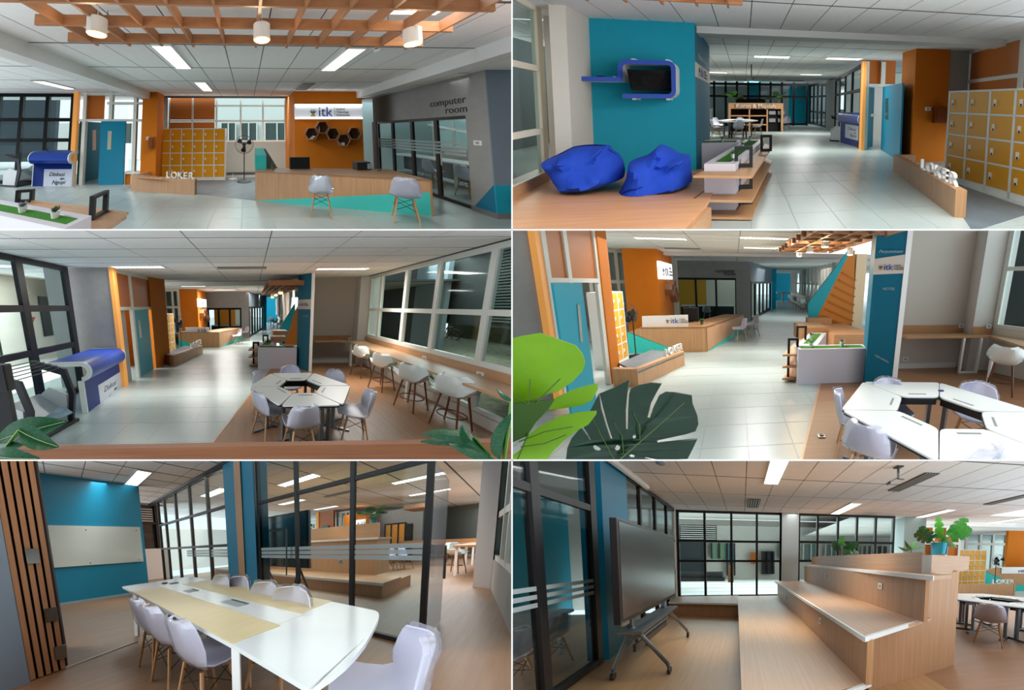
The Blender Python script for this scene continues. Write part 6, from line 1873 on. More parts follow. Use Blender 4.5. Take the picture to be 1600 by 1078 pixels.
leaf_sheet([(-0.546, 1.816), (-0.525, 1.814), (-0.479, 1.819), (-0.43, 1.821), (-0.448, 1.795), (-0.481, 1.763), (-0.504, 1.73), (-0.542, 1.713), (-0.565, 1.699)], [], lambda x, z: .70, mat('lime_shade_leaf', '2E4A14', .4), lp)
for pts in ([(-0.541, 1.654), (-0.519, 1.697), (-0.499, 1.736)], [(-0.488, 1.812), (-0.48, 1.843), (-0.474, 1.873)], [(-0.47, 1.814), (-0.442, 1.842), (-0.409, 1.873)], [(-0.489, 1.815), (-0.502, 1.827), (-0.52, 1.844)], [(-0.522, 1.717), (-0.462, 1.74), (-0.397, 1.75)], [(-0.52, 1.703), (-0.466, 1.709), (-0.415, 1.729)]):
    build('vein', G().tube([(x, 0.695, z) for x, z in pts], .0016, 5), mat('vein_green', '3F5F14', .5), lp)
build('ceiling_alcove', G().box(2.9, 1.5, 3.8, 9, 6.6, 3.9), CEILW, kind='structure')
# lights
light_fixture(-1.742, 7.607, 3.115, 1.22, .3, 'louvred ceiling light before the orange pier', 50, 'louvred lobby lights', True)
light_fixture(0.721, 7.103, 3.115, 1.141, .3, 'louvred ceiling light beside the slat grid', 50, 'louvred lobby lights', True)
light_fixture(0.811, 9.103, 3.115, 1.012, .3, 'louvred ceiling light farther along the slat grid', 50, 'louvred lobby lights', True)
vent(-1.617, 9.860, 3.115, 1.089, .2, 'grey air grille in the lobby ceiling before the sign')
area((0, 20, 2.9), 4, 8, 260, (1, .98, .95))  # this and the next three: bare fill lamps added without fittings
area((2.6, 3.0, 3.0), 3, 1.2, 20, (1, .97, .93))
area((4, 26, 3.2), 5, 8, 500, (1, 1, 1))
area((-2.5, 7, 2.9), 2.5, 3, 60, (1, .95, .88))


# ================================================================ room 5: meeting room with the long table
room(5, right=(0.02342, 2.19752, -0.54317), depth=(-1.51011, 2.57039, -0.70043), up=(0.10174, -0.43111, 1.12006), base=(-0.11395, 0.48285, -1.25447))
build('floor_wood', G().box(-1.5, -1.5, -.06, 20, 9.5, 0), mat('meeting_floor', 'A07A58', .42, grain=(1.0, 18, 10), col2='8A6546', amount=.5), kind='structure')
ceiling(-1.5, 2.7, .8, 9.0, 2.81, .6, .6, ox=1.146, oy=5.282, least=9)
ceiling(2.78, 19, .3, 12, 2.93, .6, 1.2, ox=.2, oy=.1)
build('beam_glass_head', G().box(2.634, .4, 2.75, 2.804, 9, 2.95), BLACKF, kind='structure')
# folding slatted door and the wall it stacks against
sl = thing('folding_door', (-.25, 2.86, 0), 'stack of folded wooden door leaves with dark gaps and steel hinges beside the teal wall', 'folding door')
for k in range(5):
    x = -.335 + .052 * k
    build('leaf', G().box(x, 2.78 + .012 * k, .01, x + .034, 3.5, 2.81), mat('door_laminate', 'B07E5A', .5, grain=(30, 30, 1.5), col2='9C6C4A', amount=.5), sl)
    build('gap', G().box(x + .034, 2.84 + .012 * k, .01, x + .052, 3.5, 2.81), mat('door_gap', '2A1A16', .7), sl)
for z, a in ((2.25, 1), (1.05, 2), (.5, 3.2), (.12, 3.6)):
    build('hinge', G().box(-.335 + .052 * a, 2.765 + .012 * a, z, -.335 + .052 * (a + 1.6), 2.782 + .012 * a, z + .13), CHROME, sl)
build('wall_left', G().box(-3, 2.75, 0, -.338, 2.9, 2.81), mat('blue_grey_wall', '7C8894', .8), kind='structure')
# teal wall with the glass board
build('wall_teal', G().box(-1.2, 6.55, 0, 1.725, 6.67, 2.81), mat('deep_teal', '0E7DA0', .5), kind='structure')
build('baseboard_teal', G().box(-.6, 6.535, 0, 1.725, 6.55, .05), mat('pale_skirting', '8FA6AC', .5), kind='structure')
wb = thing('glass_board', (1.651, 6.55, 0.84), 'long glossy white glass writing board on the teal wall', 'whiteboard')
build('board', G().box(-.9, 6.52, 0.84, 1.651, 6.542, 1.74), mat('board_glass', 'C2CCC9', .06, spec=.6), wb)
for x in (-.3, .5, 1.551):
    for z in (0.89, 1.65):
        build('stud', G().tube([(x, 6.51, z), (x, 6.55, z)], .012, 8), CHROME, wb)
# window corner behind the teal wall
build('wall_white_low', G().box(1.974, 9.2, 0, 3.283, 9.3, 1.19), WHITE, kind='structure')
build('wall_soffit', G().box(1.974, 9.2, 2.88, 3.283, 9.3, 2.81), mat('soffit_white', 'C9CACA', .8), kind='structure')
lw = thing('louvre_window', (2.517, 9.2, 1.19), 'dark window with white louvre blades above it behind the teal wall end', 'window', kind='structure')
build('frame', G().box(1.974, 9.18, 2.113, 3.183, 9.26, 2.185).box(2.889, 9.18, 1.19, 2.986, 9.26, 2.88), BLACKF, lw)
build('pane', G().box(1.974, 9.23, 1.19, 3.108, 9.24, 2.137), mat('dark_window_glass', '2B3238', .1), lw)
build('back', G().box(1.974, 9.25, 2.137, 3.108, 9.26, 2.88), mat('louvre_back', '4B4F52', .6), lw)
for k in range(6):
    build('louvre', G().box(1.974, 9.19, 2.209 + k * 0.086, 2.818, 9.22, 2.209 + k * 0.086 + .035), WHITE, lw)
# black framed glass partition
FR = [0.896, 1.521, 2.429, 3.382, 4.308, 5.091]
pa = framed_wall('window_1', (2.684, 9.1), (2.684, 3.979), 0, 2.81, FR, [.05, 1.16, 1.964, 2.76], BLACKF, PANEB, fw=.06, fd=.08)
build('column_teal', G().box(2.654, 3.068, 0, 2.984, 3.985, 2.81), mat('deep_teal', '0E7DA0', .5), kind='structure')
build('trim_1', G().box(2.634, 3.401, 0, 2.654, 3.604, 2.81), WOODZ, kind='structure')
y_ = [3.017, 2.181, 1.333, 0.588]
pb = framed_wall('window_2', (2.684, y_[0] + .03), (2.684, y_[3] - .03), 0, 2.81, [.03, .03 + y_[0] - y_[1], .03 + y_[0] - y_[2], .03 + y_[0] - y_[3]], [.03, 1.857, 2.76], BLACKF, PANEB, fw=.05, fd=.06)
build('rail', G().box(2.684, .4, 1.832, 2.744, y_[3], 1.882), BLACKF, pb)
for k in range(3):
    z = 0.908 + k * 0.063
    build('frosted_stripe', G().box(2.699, y_[3] + .03, z, 2.703, y_[0] - .03, z + .05), FROST, pb)
    build('frosted_stripe', G().box(2.699, 4.009, z, 2.703, 6.125, z + .05), FROST, pa)
build('pull_handle', G().tube([(2.634, 2.347, 0.648), (2.634, 2.324, 1.362)], .012, 6), DGREY, pb)
dr = thing('glass_door', (3.2, .6, 0), 'open frameless glass door with a tall chrome handle past the last black post', 'door')
build('door_pane', G().wall((2.734, 0.558), (3.75, 0.62), .02, 1.827, .01), glass('door_glass', 'EDF0F2', .08, .10, 'D5D8DC'), dr)
build('handle', G().tube([(3.359, 0.547, 0.651), (3.302, 0.544, 1.039)], .014, 8), CHROME, dr)
# right: outer wall with white windows and pilaster
wr = framed_wall('window_3', (9.5, 0.6), (3.45, -0.06), .62, 2.81, [.05, 1.2, 2.4, 3.6, 4.3, 5.0, 5.7], [.66, 1.55, 2.76], FRAMEW, PANE, fw=.12, fd=.1)
build('wall_right_low', G().wall((9.5, 0.62), (3.45, -0.04), 0, .62, .15), mat('alcove_pale', 'B9B4AE', .8), kind='structure')
build('column_white', G().box(6.9, .34, 0, 7.4, .62, 2.91), mat('pilaster_white', 'DDE0E4', .8), kind='structure')
# ---- the hall beyond the glass
build('wall_hall_end', G().box(17.6, .4, 0, 17.8, 4.6, 2.93), mat('hall_green_grey', '8E9A96', .8), kind='structure')
build('baseboard_hall', G().box(17.57, .4, 0, 17.6, 4.4, .16), WHITE, kind='structure')
build('column_hall', G().box(14.5, 3.72, 0, 15.0, 4.05, 2.93), WHITE, kind='structure')
tr = thing('tier_bench', (4.65, 4, 0), 'wooden seating tiers with white edges beyond the glass partition', 'seating tiers')
build('riser', G().box(4.65, 1.69, 0, 4.7, 8, 0.26), WOODZ, tr)
build('tread', G().box(4.62, 1.66, 0.26, 5.65, 8, 0.31), WOODY, tr)
build('nosing', G().box(4.6, 1.65, 0.255, 4.62, 8, 0.313), WHITE, tr)
build('end_panel', G().box(4.7, 1.69, 0, 6.45, 1.74, 0.26), WOODZ, tr)
build('riser', G().box(5.65, 2.183, 0.31, 5.7, 8, 1.158), WOODZ, tr)
build('nosing', G().box(5.61, 2.153, 1.158, 5.63, 8, 1.211), WHITE, tr)
build('tread', G().box(5.63, 2.153, 1.158, 6.45, 8, 1.208), WOODY, tr)
build('end_panel', G().box(5.7, 2.183, 0.31, 6.45, 2.233, 1.158), WOODZ, tr)
build('back_panel', G().box(6.15, 2.342, 1.208, 6.21, 8, 1.582), WOODY, tr)
socket((4.649, 2.537, 0.651), (0, -1, 0), 'white wall socket on the tier riser behind the glass', .12, .1)
tv = thing('screen_on_stand', (3.4, 3.117, 0), 'big black screen on a wheeled stand beyond the glass partition', 'screen')
build('casing', G().box(3.4, 2.483, 0.674, 3.48, 4.051, 1.721), BLACK, tv, bevel=.01)
build('screen', G().box(3.394, 2.513, 0.704, 3.4, 4.021, 1.691), mat('tv_screen', '15171A', .08), tv)
for y in (2.733, 3.651):
    build('leg', G().tube([(3.44, y, 0.674), (3.15, y, .04)], .025, 6), DGREY, tv)
    build('leg', G().tube([(3.44, y, 0.674), (3.8, y, .04)], .025, 6), DGREY, tv)
broad_plant(6.55, 2.647, 1.582, 'bushy split leaf plant on top of the tiers behind the glass', 9, .3, .28, .3, GLEAF, seed=3, pot=mat('teal_pot', '1FA0C0', .4), pr=.1, ph=.12)
broad_plant(6.55, 4.673, 1.582, 'small dark plant on top of the tiers beside the screen', 6, .15, .14, .16, SLEAF, seed=4, kind='blade')
# far lobby glimpsed over the tiers
build('wall_orange_far', G().box(11.5, 4.973, 0, 11.9, 6.139, 2.518), ORANGE, kind='structure')
build('wall_orange_bay', G().box(11.7, 6.852, 0, 11.9, 7.848, 2.972), ORANGEP, kind='structure')
build('post_lit', G().box(11.65, 7.783, 0, 11.8, 7.959, 3.081), mat('led_post', 'E29A4E', .5, emit=.35), kind='structure')
framed_wall('window_4', (12, 6.852), (12, 6.032), 0, 2.791, [.05, 0.287, 0.574, 0.795], [.06, 1.1, 2.758], FRAMEW, PANE, fw=.1, fd=.08)
build('wall_outside', G().box(15.5, 3.6, 0, 15.7, 12, 2.9), OUTW, kind='structure')
db = build('teal_door', G().box(11.6, 7.131, 0, 11.65, 7.546, 2.08), TEALD, None, 'teal door far beyond the tiers in the orange bay', 'door')
sg = thing('lit_sign', (11.5, 5.256, 1.888), 'white lit sign on the far orange pier seen over the tiers', 'sign')
build('sign_box', G().box(11.42, 5.004, 1.888, 11.5, 5.451, 2.202), mat('sign_glow', 'FFFFFF', .5, emit=1.0), sg)
logo((11.418, 5.402, 1.935), (0, -1, 0), 0.189, sg, lines=False)
build('wall_grey_far', G().box(13.5, 3.2, 0, 13.7, 5.608, 2.75), GREYW, kind='structure')
gl = framed_wall('window_5', (13.45, 4.859), (13.45, 4.268), .3, 2.004, [.05, .35, .68, 1.0], [.35, .8, 1.971], BLACKF, mat('amber_pane_glow', 'D09040', .5, emit=.25), fw=.07, fd=.04)  # panes glow amber in place of a lit room behind them
build('wall_dark_gap', G().box(13.44, 3.565, 0, 13.49, 3.844, 1.913), mat('dark_pane_backing', '23292C', .3), kind='structure')
build('slat_canopy', G().box(11, 2.556, 2.364, 12.5, 3.263, 2.514), SLAT, None, 'brown slat canopy edge far beyond the glass', 'ceiling grid')
for k, (px, x) in enumerate(((600, 9.0), (610, 9.4), (622, 9.8), (634, 10.2))):
    shell_chair(x, [3.195, 3.138, 3.028, 2.886][k], 1.2 + k, ['white shell chair beyond the tier end, first seen past the edge', 'second white shell chair beyond the tier end', 'third white shell chair beyond the tier end', 'last white shell chair beyond the tier end, near the far column'][k], 'chairs beyond the tiers', wrap=False, low=True)
bt = thing('window_bar', (8, 1.2, 0), 'wooden bar top along the far windows behind the glass door', 'bar counter')
build('bar_top', G().box(8.6, .75, .84, 13, 1.25, .9), WOODX, bt)
build('backsplash', G().box(13, .6, .9, 13.04, 4.0, 1.06), WOODY, bt)
build('bar_top', G().box(12.6, .75, .841, 13.04, 3.9, .901), WOODY, bt)
for x in (8.7, 10.6, 12.4):
    build('bar_leg', G().box(x, 1.15, 0, x + .06, 1.21, .84), WHITE, bt)
bar_stool(9.502, 1.302, 2.8, 'pale bar stool with brown legs seen through the glass door')
# ---- the table
ZT = .656
tb = thing('meeting_table', (1.09, 2.0, 0), 'long white meeting table with two pale wood panels and a bowed end', 'table')
edge = [(.577, 3.47), (.577, .828)] + [(0.563, 0.404), (0.555, 0.413), (0.608, 0.405), (0.681, 0.401), (0.777, 0.403), (0.889, 0.414), (1.018, 0.433), (1.18, 0.468), (1.369, 0.515), (1.473, 0.546), (1.538, 0.576), (1.569, 0.609)] + [(1.605, 1.003), (1.63, 3.637)]
build('table_top', G().slab(edge, .63, .653), mat('table_white', 'E4E8E6', .22), tb)
for x0, x1 in ((.58, .922), (1.172, 1.612)):
    build('wood_panel', G().slab([(x0, .878 if x0 < .6 else .934), (x1, .878 if x0 < .6 else .96), (x1, 2.96), (x0, 2.92)], .6532, .656), mat('table_beech', 'DCCB9A', .35, grain=(3, 40, 3), col2='D2BE8A', amount=.5), tb)
build('centre_strip', G().slab([(.924, .9), (1.17, .9), (1.17, 2.96), (.924, 2.96)], .6532, .6565), mat('table_white', 'E4E8E6', .22), tb)
for x0, y0, x1, y1 in ((0.996, 2.426, 1.156, 2.276), (0.987, 1.632, 1.104, 1.395)):
    ya, yb = min(y0, y1), max(y0, y1)
    cb = build('cable_box', G().box(.99, ya, .6565, 1.11, yb, .66), mat('cable_lid', '8E9698', .35), tb)
    build('brush_slot', G().box(1.088, ya + .006, .66, 1.11, yb - .006, .663), BLACK, cb)
for x, y in ((.65, .98), (1.48, 1.13), (.65, 3.26), (1.5, 3.26)):
    build('leg', G().tube([(x + .05, y + .04, .63), (x, y, 0)], .032, 4), WHITE, tb)
build('under_beam', G().box(.75, 1.13, .57, .8, 3.26, .63), WHITE, tb)
build('marker', G().box(1.01, 3.164, .6575, 1.08, 3.214, .67), mat('marker_dark', '5A1F1F', .5), None, 'dark red marker lying near the far end of the meeting table', 'marker')
build('remote_control', G().box(1.08, 3.066, .6575, 1.202, 3.126, .668), mat('remote_grey', 'A9AEB2', .5), None, 'grey remote lying beside the marker on the meeting table', 'remote')
# chairs
for (x, y), yaw, lab in (((0.458, 1.33), -1.5, 'film wrapped shell chair nearest the viewer on the folding door side'), ((0.435, 1.816), -1.5, 'film wrapped shell chair, middle of three on the folding door side'), ((0.423, 2.163), -1.5, 'film wrapped shell chair on the folding door side, nearest the teal wall'),
                         ((1.525, 2.374), 1.6, 'shell chair on the partition side, farthest of four'), ((1.575, 2.073), 1.6, 'shell chair on the partition side, second from the far end'), ((1.459, 1.515), 1.55, 'film wrapped shell chair on the partition side, third from the far end'), ((1.425, 1.167), 1.6, 'shell chair on the partition side nearest the viewer'),
                         ((1.205, 0.232), .5, 'large film wrapped shell chair at the bowed end of the meeting table')):
    k = .95 if 'partition' in lab else .86
    shell_chair(x - .26 * k * math.sin(yaw), y + .26 * k * math.cos(yaw), yaw, lab, 'chairs round the meeting table', sc=k)
build('trim_2', G().wall((-0.091, 2.832), (0.597, 3.015), 0, .012, .02), mat('floor_track', 'C9B9A0', .3), kind='structure')
# lights
light_fixture(1.55, 5.97, 2.804, .3, 1.35, 'bright ceiling panel light at the teal wall', 34, None)
light_fixture(5.335, 4.239, 2.924, .4, 1.3, 'louvred ceiling light over the hall beyond the teal column', 40, 'louvred lights beyond the glass', True)
light_fixture(8.298, 2.128, 2.924, .4, 1.3, 'louvred ceiling light beyond the glass near the last black post', 40, 'louvred lights beyond the glass', True)
light_fixture(11.150, 2.445, 2.924, .4, 1.3, 'louvred ceiling light before the green grey wall', 50, 'louvred lights beyond the glass', True)
light_fixture(7.710, 6.493, 2.924, .4, 1.3, 'louvred ceiling light above the dark screen', 50, 'louvred lights beyond the glass', True)
light_fixture(10.576, 6.642, 2.924, .4, 1.3, 'louvred ceiling light over the tiers', 50, 'louvred lights beyond the glass', True)
light_fixture(4.052, 6.685, 2.924, .4, 1.3, 'ceiling light beyond the black partition at the far end', 40, None)
light_fixture(.9, 1.8, 2.804, .3, 1.2, 'ceiling panel light above the meeting table', 18, None)
vent(8.119, 4.511, 2.924, .3, 1.2, 'dark ceiling grille over the hall beyond the glass')
area((8, -1.4, 1.8), 5, 1.6, 60, (1, 1, 1), (0, 1, -.15), (1, 0, 0))
area((15, 2.5, 2.7), 3, 3, 150, (.88, .96, 1))  # this and the next three: added fill for the hall, no fittings
area((5.4, 1.0, 2.88), 2, .6, 70, (1, 1, 1))
area((9, 3.2, 2.85), 5, 3, 240, (.86, .95, 1))
area((4.6, 3.4, 2.85), 1.5, 3, 120, (1, .98, .95))
build('wall_court', G().box(2.8, 12.0, 0, 19, 12.2, 2.2), OUTW, kind='structure')
area((6, 10.5, 2.7), 5, 2, 200, (1, 1, 1))  # fill lamp added before the court wall


# ================================================================ room 6: seating tiers and the wheeled screen
room(6, right=(1.12880, 0.40664, -0.11768), depth=(1.04297, 3.47658, -0.97055), up=(-0.07719, -0.24394, 1.07055), base=(0.12737, 0.40250, -1.76641))
build('floor_wood', G().box(-2.6, 1.6, -.06, 2.6, 7.75, 0), mat('deck_inward', 'C99E6E', .4, grain=(22, 1.0, 22), col2='B5895A', amount=.45), kind='structure')
build('floor_wood_side', G().box(2.6, 1.6, -.06, 12, 7.75, -.001), PLANKX, kind='structure')
floor_tiles(2.4, 22, 7.75, 22, .6)
build('floor_outside', G().box(-14, 7.85, .0, 8, 24, .3), OUTF, kind='structure')
ceiling(-2.2, 9, 1.4, 7.75, 3.3, .6, 1.2, ox=0.682, oy=4.579)
ceiling(4.5, 22, 7.75, 20, 3.3, .6, 1.2)
# ---- back glazing
G1 = [0.042, 0.919, 1.821, 2.703, 3.551]
framed_wall('window_1', (-2.197, 7.75), (1.388, 7.75), .3, 3.3, G1, [.36, 1.593, 2.271, 3.26], BLACKF, PANEB, fw=.075, fd=.08)
build('column_pale', G().box(1.388, 7.7, 0, 1.997, 8.15, 3.3), mat('column_bluegrey', 'AEB9BA', .8), kind='structure')
G2 = [0.024, 0.717, 1.486, 2.221, 2.960, 3.688]
framed_wall('window_2', (1.997, 7.75), (5.738, 7.75), .3, 3.3, G2, [.36, 1.606, 2.289, 3.26], BLACKF, PANEB, fw=.08, fd=.08)
# outside court: louvres, facade, dark kiosk, windows, paving lines
build('wall_outside', G().box(-5.372, 15.3, 0, 11.77, 15.5, 4.004), OUTW, kind='structure')
build('wall_outside_beam', G().box(-5.372, 14.7, 3.875, 11.77, 14.9, 4.219), mat('court_beam', 'A9A69E', .8), kind='structure')
build('ceiling_outside', G().box(-6.549, 8.2, 4.262, 12.286, 14.7, 4.362), CEILW, kind='structure')
lv = thing('louvre_panel', (-2.949, 15, 2.924), 'white louvre panel in a dark frame across the court', 'louvre')
build('back', G().box(-4.091, 15.1, 2.924, -1.702, 15.15, 3.961), mat('louvre_shadow', '3A3D3E', .7), lv)
for k in range(7):
    build('louvre', G().box(-4.011, 15, 2.967 + k * 0.136, -1.744, 15.08, 2.967 + (k + .45) * 0.136), WHITE, lv)
build('wall_dark_side', G().box(-4.172, 15, 0, -2.495, 15.2, 2.881), mat('court_dark', '39444A', .6), kind='structure')
kb = thing('dark_counter', (-1.911, 14, .3), 'long dark counter in the court behind the first panes', 'counter')
build('body', G().box(-4.091, 13.8, .3, -1.238, 14.4, 0.863), mat('counter_dark', '33373C', .5), kb)
build('plinth', G().box(-4.172, 13.7, .3, -1.111, 14.5, .5), mat('plinth_dark', '24282C', .6), kb)
for k, (p0, p1, y0, y1, c) in enumerate(((1107, 1130, 848, 872, '7FA58A'), (1130, 1141, 848, 898, '8FB4C8'), (1183, 1201, 860, 896, '2E363A'), (1210, 1219, 848, 872, '6F8A8A'), (1248, 1273, 848, 876, '7C9694'), (1284, 1304, 848, 872, '7C9694'), (1312, 1334, 850, 876, '7C9694'), (1346, 1362, 850, 872, '7C9694'), (1371, 1390, 850, 876, '4E5A58'))):
    w_ = thing('window_%d' % (50 + k), (0, 15, 1), None, None, kind='structure')
    #
    px = lambda p: -4.172 + (p - 1060) * 0.045
    zz = lambda y: 4.86 + (y - 800) * -0.044
    build('pane', G().box(px(p0), 15.2, zz(y1), px(p1), 15.29, zz(y0)), mat('court_pane_' + c, c, .3), w_)
    for a in (p0, (p0 + p1) / 2, p1):
        build('window_frame', G().box(px(a) - .05, 15.14, zz(y1), px(a) + .05, 15.22, zz(y0)), FRAMEW if k > 3 else DGREY, w_)
build('court_board', G().box(px(1165), 15.1, zz(880), px(1176), 15.18, zz(862)), ORANGEP, None, 'orange notice board across the court', 'board')
build('court_post', G().box(px(1134), 13, .3, px(1141), 13.2, zz(880)), mat('post_brown', '6A4A34', .6), None, 'brown post standing in the court', 'post')
for k in range(4):
    build('trim_%d' % (k + 3), G().box(-6.549, 9.2 + 1.3 * k, .3, 12.286, 9.27 + 1.3 * k, .304), mat('paving_line', '9AA0A0', .6), kind='structure')
# grey wall end and lit post, orange bay, windows, lockers beyond
build('wall_grey', G().box(6.145, 7.8, 0, 7.057, 8.55, 3.3), mat('wall_greenish', '8FA09E', .8), kind='structure')
build('post_lit', G().box(7.057, 8.2, 0, 7.187, 8.4, 3.3), mat('led_post', 'E29A4E', .5, emit=.35), kind='structure')
framed_wall('window_3', (8.309, 9.5), (10.483, 9.5), 0, 3.3, [.05, 0.702, 1.415, 2.105], [.1, 2.455, 3.25], FRAMEW, ORANGEP, fw=.12, fd=.1)
build('door_leaf', G().box(8.843, 9.38, 0, 9.18, 9.44, 2.425), TEALD, None, 'teal door leaf far behind the tier top plants', 'door')
framed_wall('window_4', (14.161, 12.5), (17.28, 12.5), .9, 4.044, [.06, 1.069, 2.014, 2.974], [1.0, 2.703, 3.963], FRAMEW, PANE, fw=.16, fd=.1)
build('wall_back_low', G().box(13.794, 12.5, 0, 17.572, 12.6, 1.0), mat('wall_pale_grey', 'A9AAA0', .8), kind='structure')
build('wall_court_far', G().box(11.107, 17, 0, 30, 17.2, 4), OUTW, kind='structure')
build('wall_pier', G().box(14.612, 10.6, 0, 17.873, 10.72, 3.587), ORANGE, kind='structure')
build('beam_cross', G().box(9.369, 8.5, 3.12, 22, 8.8, 3.36), SOFFIT, kind='structure')
lockers((10.428, 9.6), (12.453, 9.9), 0, 2.184, 5, 4, 'yellow locker bank seen past the end of the wooden tiers', depth=.4)
lb = thing('loker_bench', (9.939, 8.9, 0), 'low wooden bench with white LOKER letters beyond the desk ring at the frame edge', 'bench')
build('front_panel', G().wall((9.939, 8.9), (12.773, 8.9), 0, 0.551, .12), WOODZ, lb)
build('end_panel', G().box(12.793, 8.9, 0, 12.873, 9.4, 0.551), WOODZ, lb)
letter_row('LOKER', .3, (11.634, 8.96, 0.551), (1, 0, 0), WHITE, lb, .05, {k: v * 1.131 for k, v in {'L': .62, 'O': .85, 'K': .72, 'E': .62, 'R': .7}.items()}, 1.131)
rd = thing('reception_desk', (14.737, 10.2, 0), 'wooden reception desk with turquoise ends behind the LOKER letters', 'desk')
build('front_panel', G().prism([(12.812, 10.2, 1.089), (14.737, 10.2, 0.324), (16.78, 10.2, 0.324), (16.78, 10.2, 0.882), (13.55, 10.2, 1.297)], (0, .1, 0)), WOODZ, rd)
build('turquoise_wedge', G().prism([(12.812, 10.21, 0), (16.78, 10.21, 0), (16.78, 10.21, 0.324), (14.737, 10.21, 0.324), (12.812, 10.21, 1.089)], (0, .1, 0)), TURQ, rd)
build('logo_panel', G().box(13.785, 10.18, 0.951, 16.78, 10.28, 1.297), WHITE, rd)
logo((14.818, 10.178, 1.003), (1, 0, 0), .16, rd, lines=False)
pedestal_fan(13.049, 9.9, 3.0, 'pedestal fan between locker bank and orange pier beyond the tiers', top=1.77, r=.3)
# ---- left: glass meeting room, teal column, head windows, projector screen case
lf = framed_wall('window_5', (-2.2, 1.8), (-2.2, 3.743), 0, 3.3, [.06, 0.879, 1.805], [.05, 2.393, 3.25], BLACKF, PANEB, fw=.09, fd=.09, fws=[.09, .1, .12])
for k in range(3):
    z = 1.12 + .09 * k
    build('frosted_stripe', G().box(-2.22, 1.85, z, -2.216, 3.65, z + .05), FROST, lf)
build('column_teal', G().box(-2.5, 3.759, 0, -2.17, 4.527, 3.3), mat('deep_teal', '0E7DA0', .5), kind='structure')
ys = [0.001, 0.651, 1.491, 2.351, 3.213]
framed_wall('window_6', (-2.2, 4.527), (-2.2, 7.75), 0, 3.3, [.03] + ys[1:] + [3.193], [.05, 1.2, 2.253, 3.25], BLACKF, PANEB, fw=.07, fd=.08)
build('switch_plate', G().box(-2.17, 4.177, 1.794, -2.155, 4.277, 2.094), BLACK, None, 'slim black wall plate on the teal column beside the screen', 'plate')
sc = thing('screen_case', (-2.1, 4.5, 3.18), 'long white projector screen case along the ceiling over the teal column', 'screen case')
build('case', G().tube([(-2.08, 3.4, 3.23), (-2.08, 5.207, 3.23)], .06, 8), WHITE, sc, smooth=True)
build('end_cap', G().tube([(-2.08, 5.207, 3.23), (-2.08, 5.257, 3.23)], .065, 8), mat('case_grey', '9A9C9C', .5), sc)
build('wall_room_teal', G().box(-5.6, 1.2, 0, -5.4, 7.6, 3.3), TEAL, kind='structure')
wb = thing('glass_board', (-5.38, 4.6, 1.0), 'pale glass writing board inside the glass walled room', 'whiteboard')
build('board', G().box(-5.4, 3.9, .95, -5.36, 5.4, 1.95), mat('board_glass', 'C2CCC9', .06, spec=.6), wb)
build('stud', G().tube([(-5.36, 5.3, 1.85), (-5.34, 5.3, 1.85)], .02, 8), CHROME, wb)
build('wall_room_end', G().box(-5.6, 7.6, 0, -2.2, 7.7, 3.3), CREAM, kind='structure')
build('floor_room', G().box(-5.6, 1.5, -.06, -2.2, 7, -.002), PLANKY, kind='structure')
build('ceiling_room', G().box(-5.6, 1.5, 3.3, -2.2, 7.6, 3.35), CEILW, kind='structure')
mt = thing('meeting_table', (-3.6, 3.2, 0), 'white meeting table seen through the glass wall', 'table')
build('table_top', G().slab(round_poly([(-4.3, 2.0), (-2.95, 2.0), (-2.95, 4.3), (-4.3, 4.3)], .2), .72, .75), WHITE, mt)
for x, y in ((-4.1, 2.2), (-3.15, 2.2), (-4.1, 4.1), (-3.15, 4.1)):
    build('leg', G().tube([(x, y, .72), (x, y, 0)], .03, 6), WHITE, mt)
shell_chair(-2.85, 2.9, 1.57, 'film wrapped shell chair just behind the glass wall')
shell_chair(-2.95, 3.6, 1.57, 'film wrapped shell chair behind the glass wall, nearer the black post')
area((-3.9, 4, 3.2), 1.2, 2, 16, (1, .98, .95))  # bare fill added inside the glass walled room
# ---- wheeled screen
tv = thing('screen_on_stand', (-1.42, 4.0, 0), 'large dark interactive screen on a grey wheeled stand before the teal column', 'screen')
build('casing', G().box(-1.5, 2.706, 0.871, -1.42, 4.814, 2.121), BLACK, tv, bevel=.01)
build('screen', G().box(-1.42, 2.746, 0.931, -1.414, 4.774, 2.081), mat('screen_grey', '22282A', .22), tv)
build('logo_strip', G().box(-1.43, 2.726, 0.851, -1.40, 2.866, 0.891), CHROME, tv)
yA, yB = 3.126, 4.364
M_ = mat('stand_grey', '6E767A', .35, metal=.7)
build('tray', G().box(-1.6, 2.956, 0.671, -1.30, 4.564, 0.711), M_, tv)
for y in (yA, yB):
    build('mast', G().box(-1.56, y, 0.571, -1.5, y + .06, 1.821), M_, tv)
for foot, yt in (((-1.764, 3.114), yA), ((-1.056, 3.207), yA), ((-1.157, 4.724), yB), ((-1.801, 4.336), yB)):
    build('leg', G().tube([(-1.5, yt, 0.711), (-1.5 + (foot[0] + 1.5) * .25, yt + (foot[1] - yt) * .25, 0.591), (foot[0] - (foot[0] + 1.5) * .06, foot[1] - (foot[1] - yt) * .06, .16), (foot[0], foot[1], .09)], [.03, .03, .028, .022], 8), M_, tv, smooth=True)
    wh = build('caster', G().tube([(foot[0] - .02, foot[1], .05), (foot[0] + .02, foot[1], .05)], .05, 14), BLACK, tv, smooth=True)
build('cross_bar', G().tube([(-1.45, yA, 0.531), (-1.45, yB, 0.531)], .025, 6).box(-1.5, yA, 0.371, -1.46, yB, 0.471), DGREY, tv)
# ---- tiers
tr = thing('seating_tiers', (1.2, 3, 0), 'broad wooden seating tiers with white edge strips rising towards the plants', 'seating tiers')
X2, X3 = 1.17, 2.15
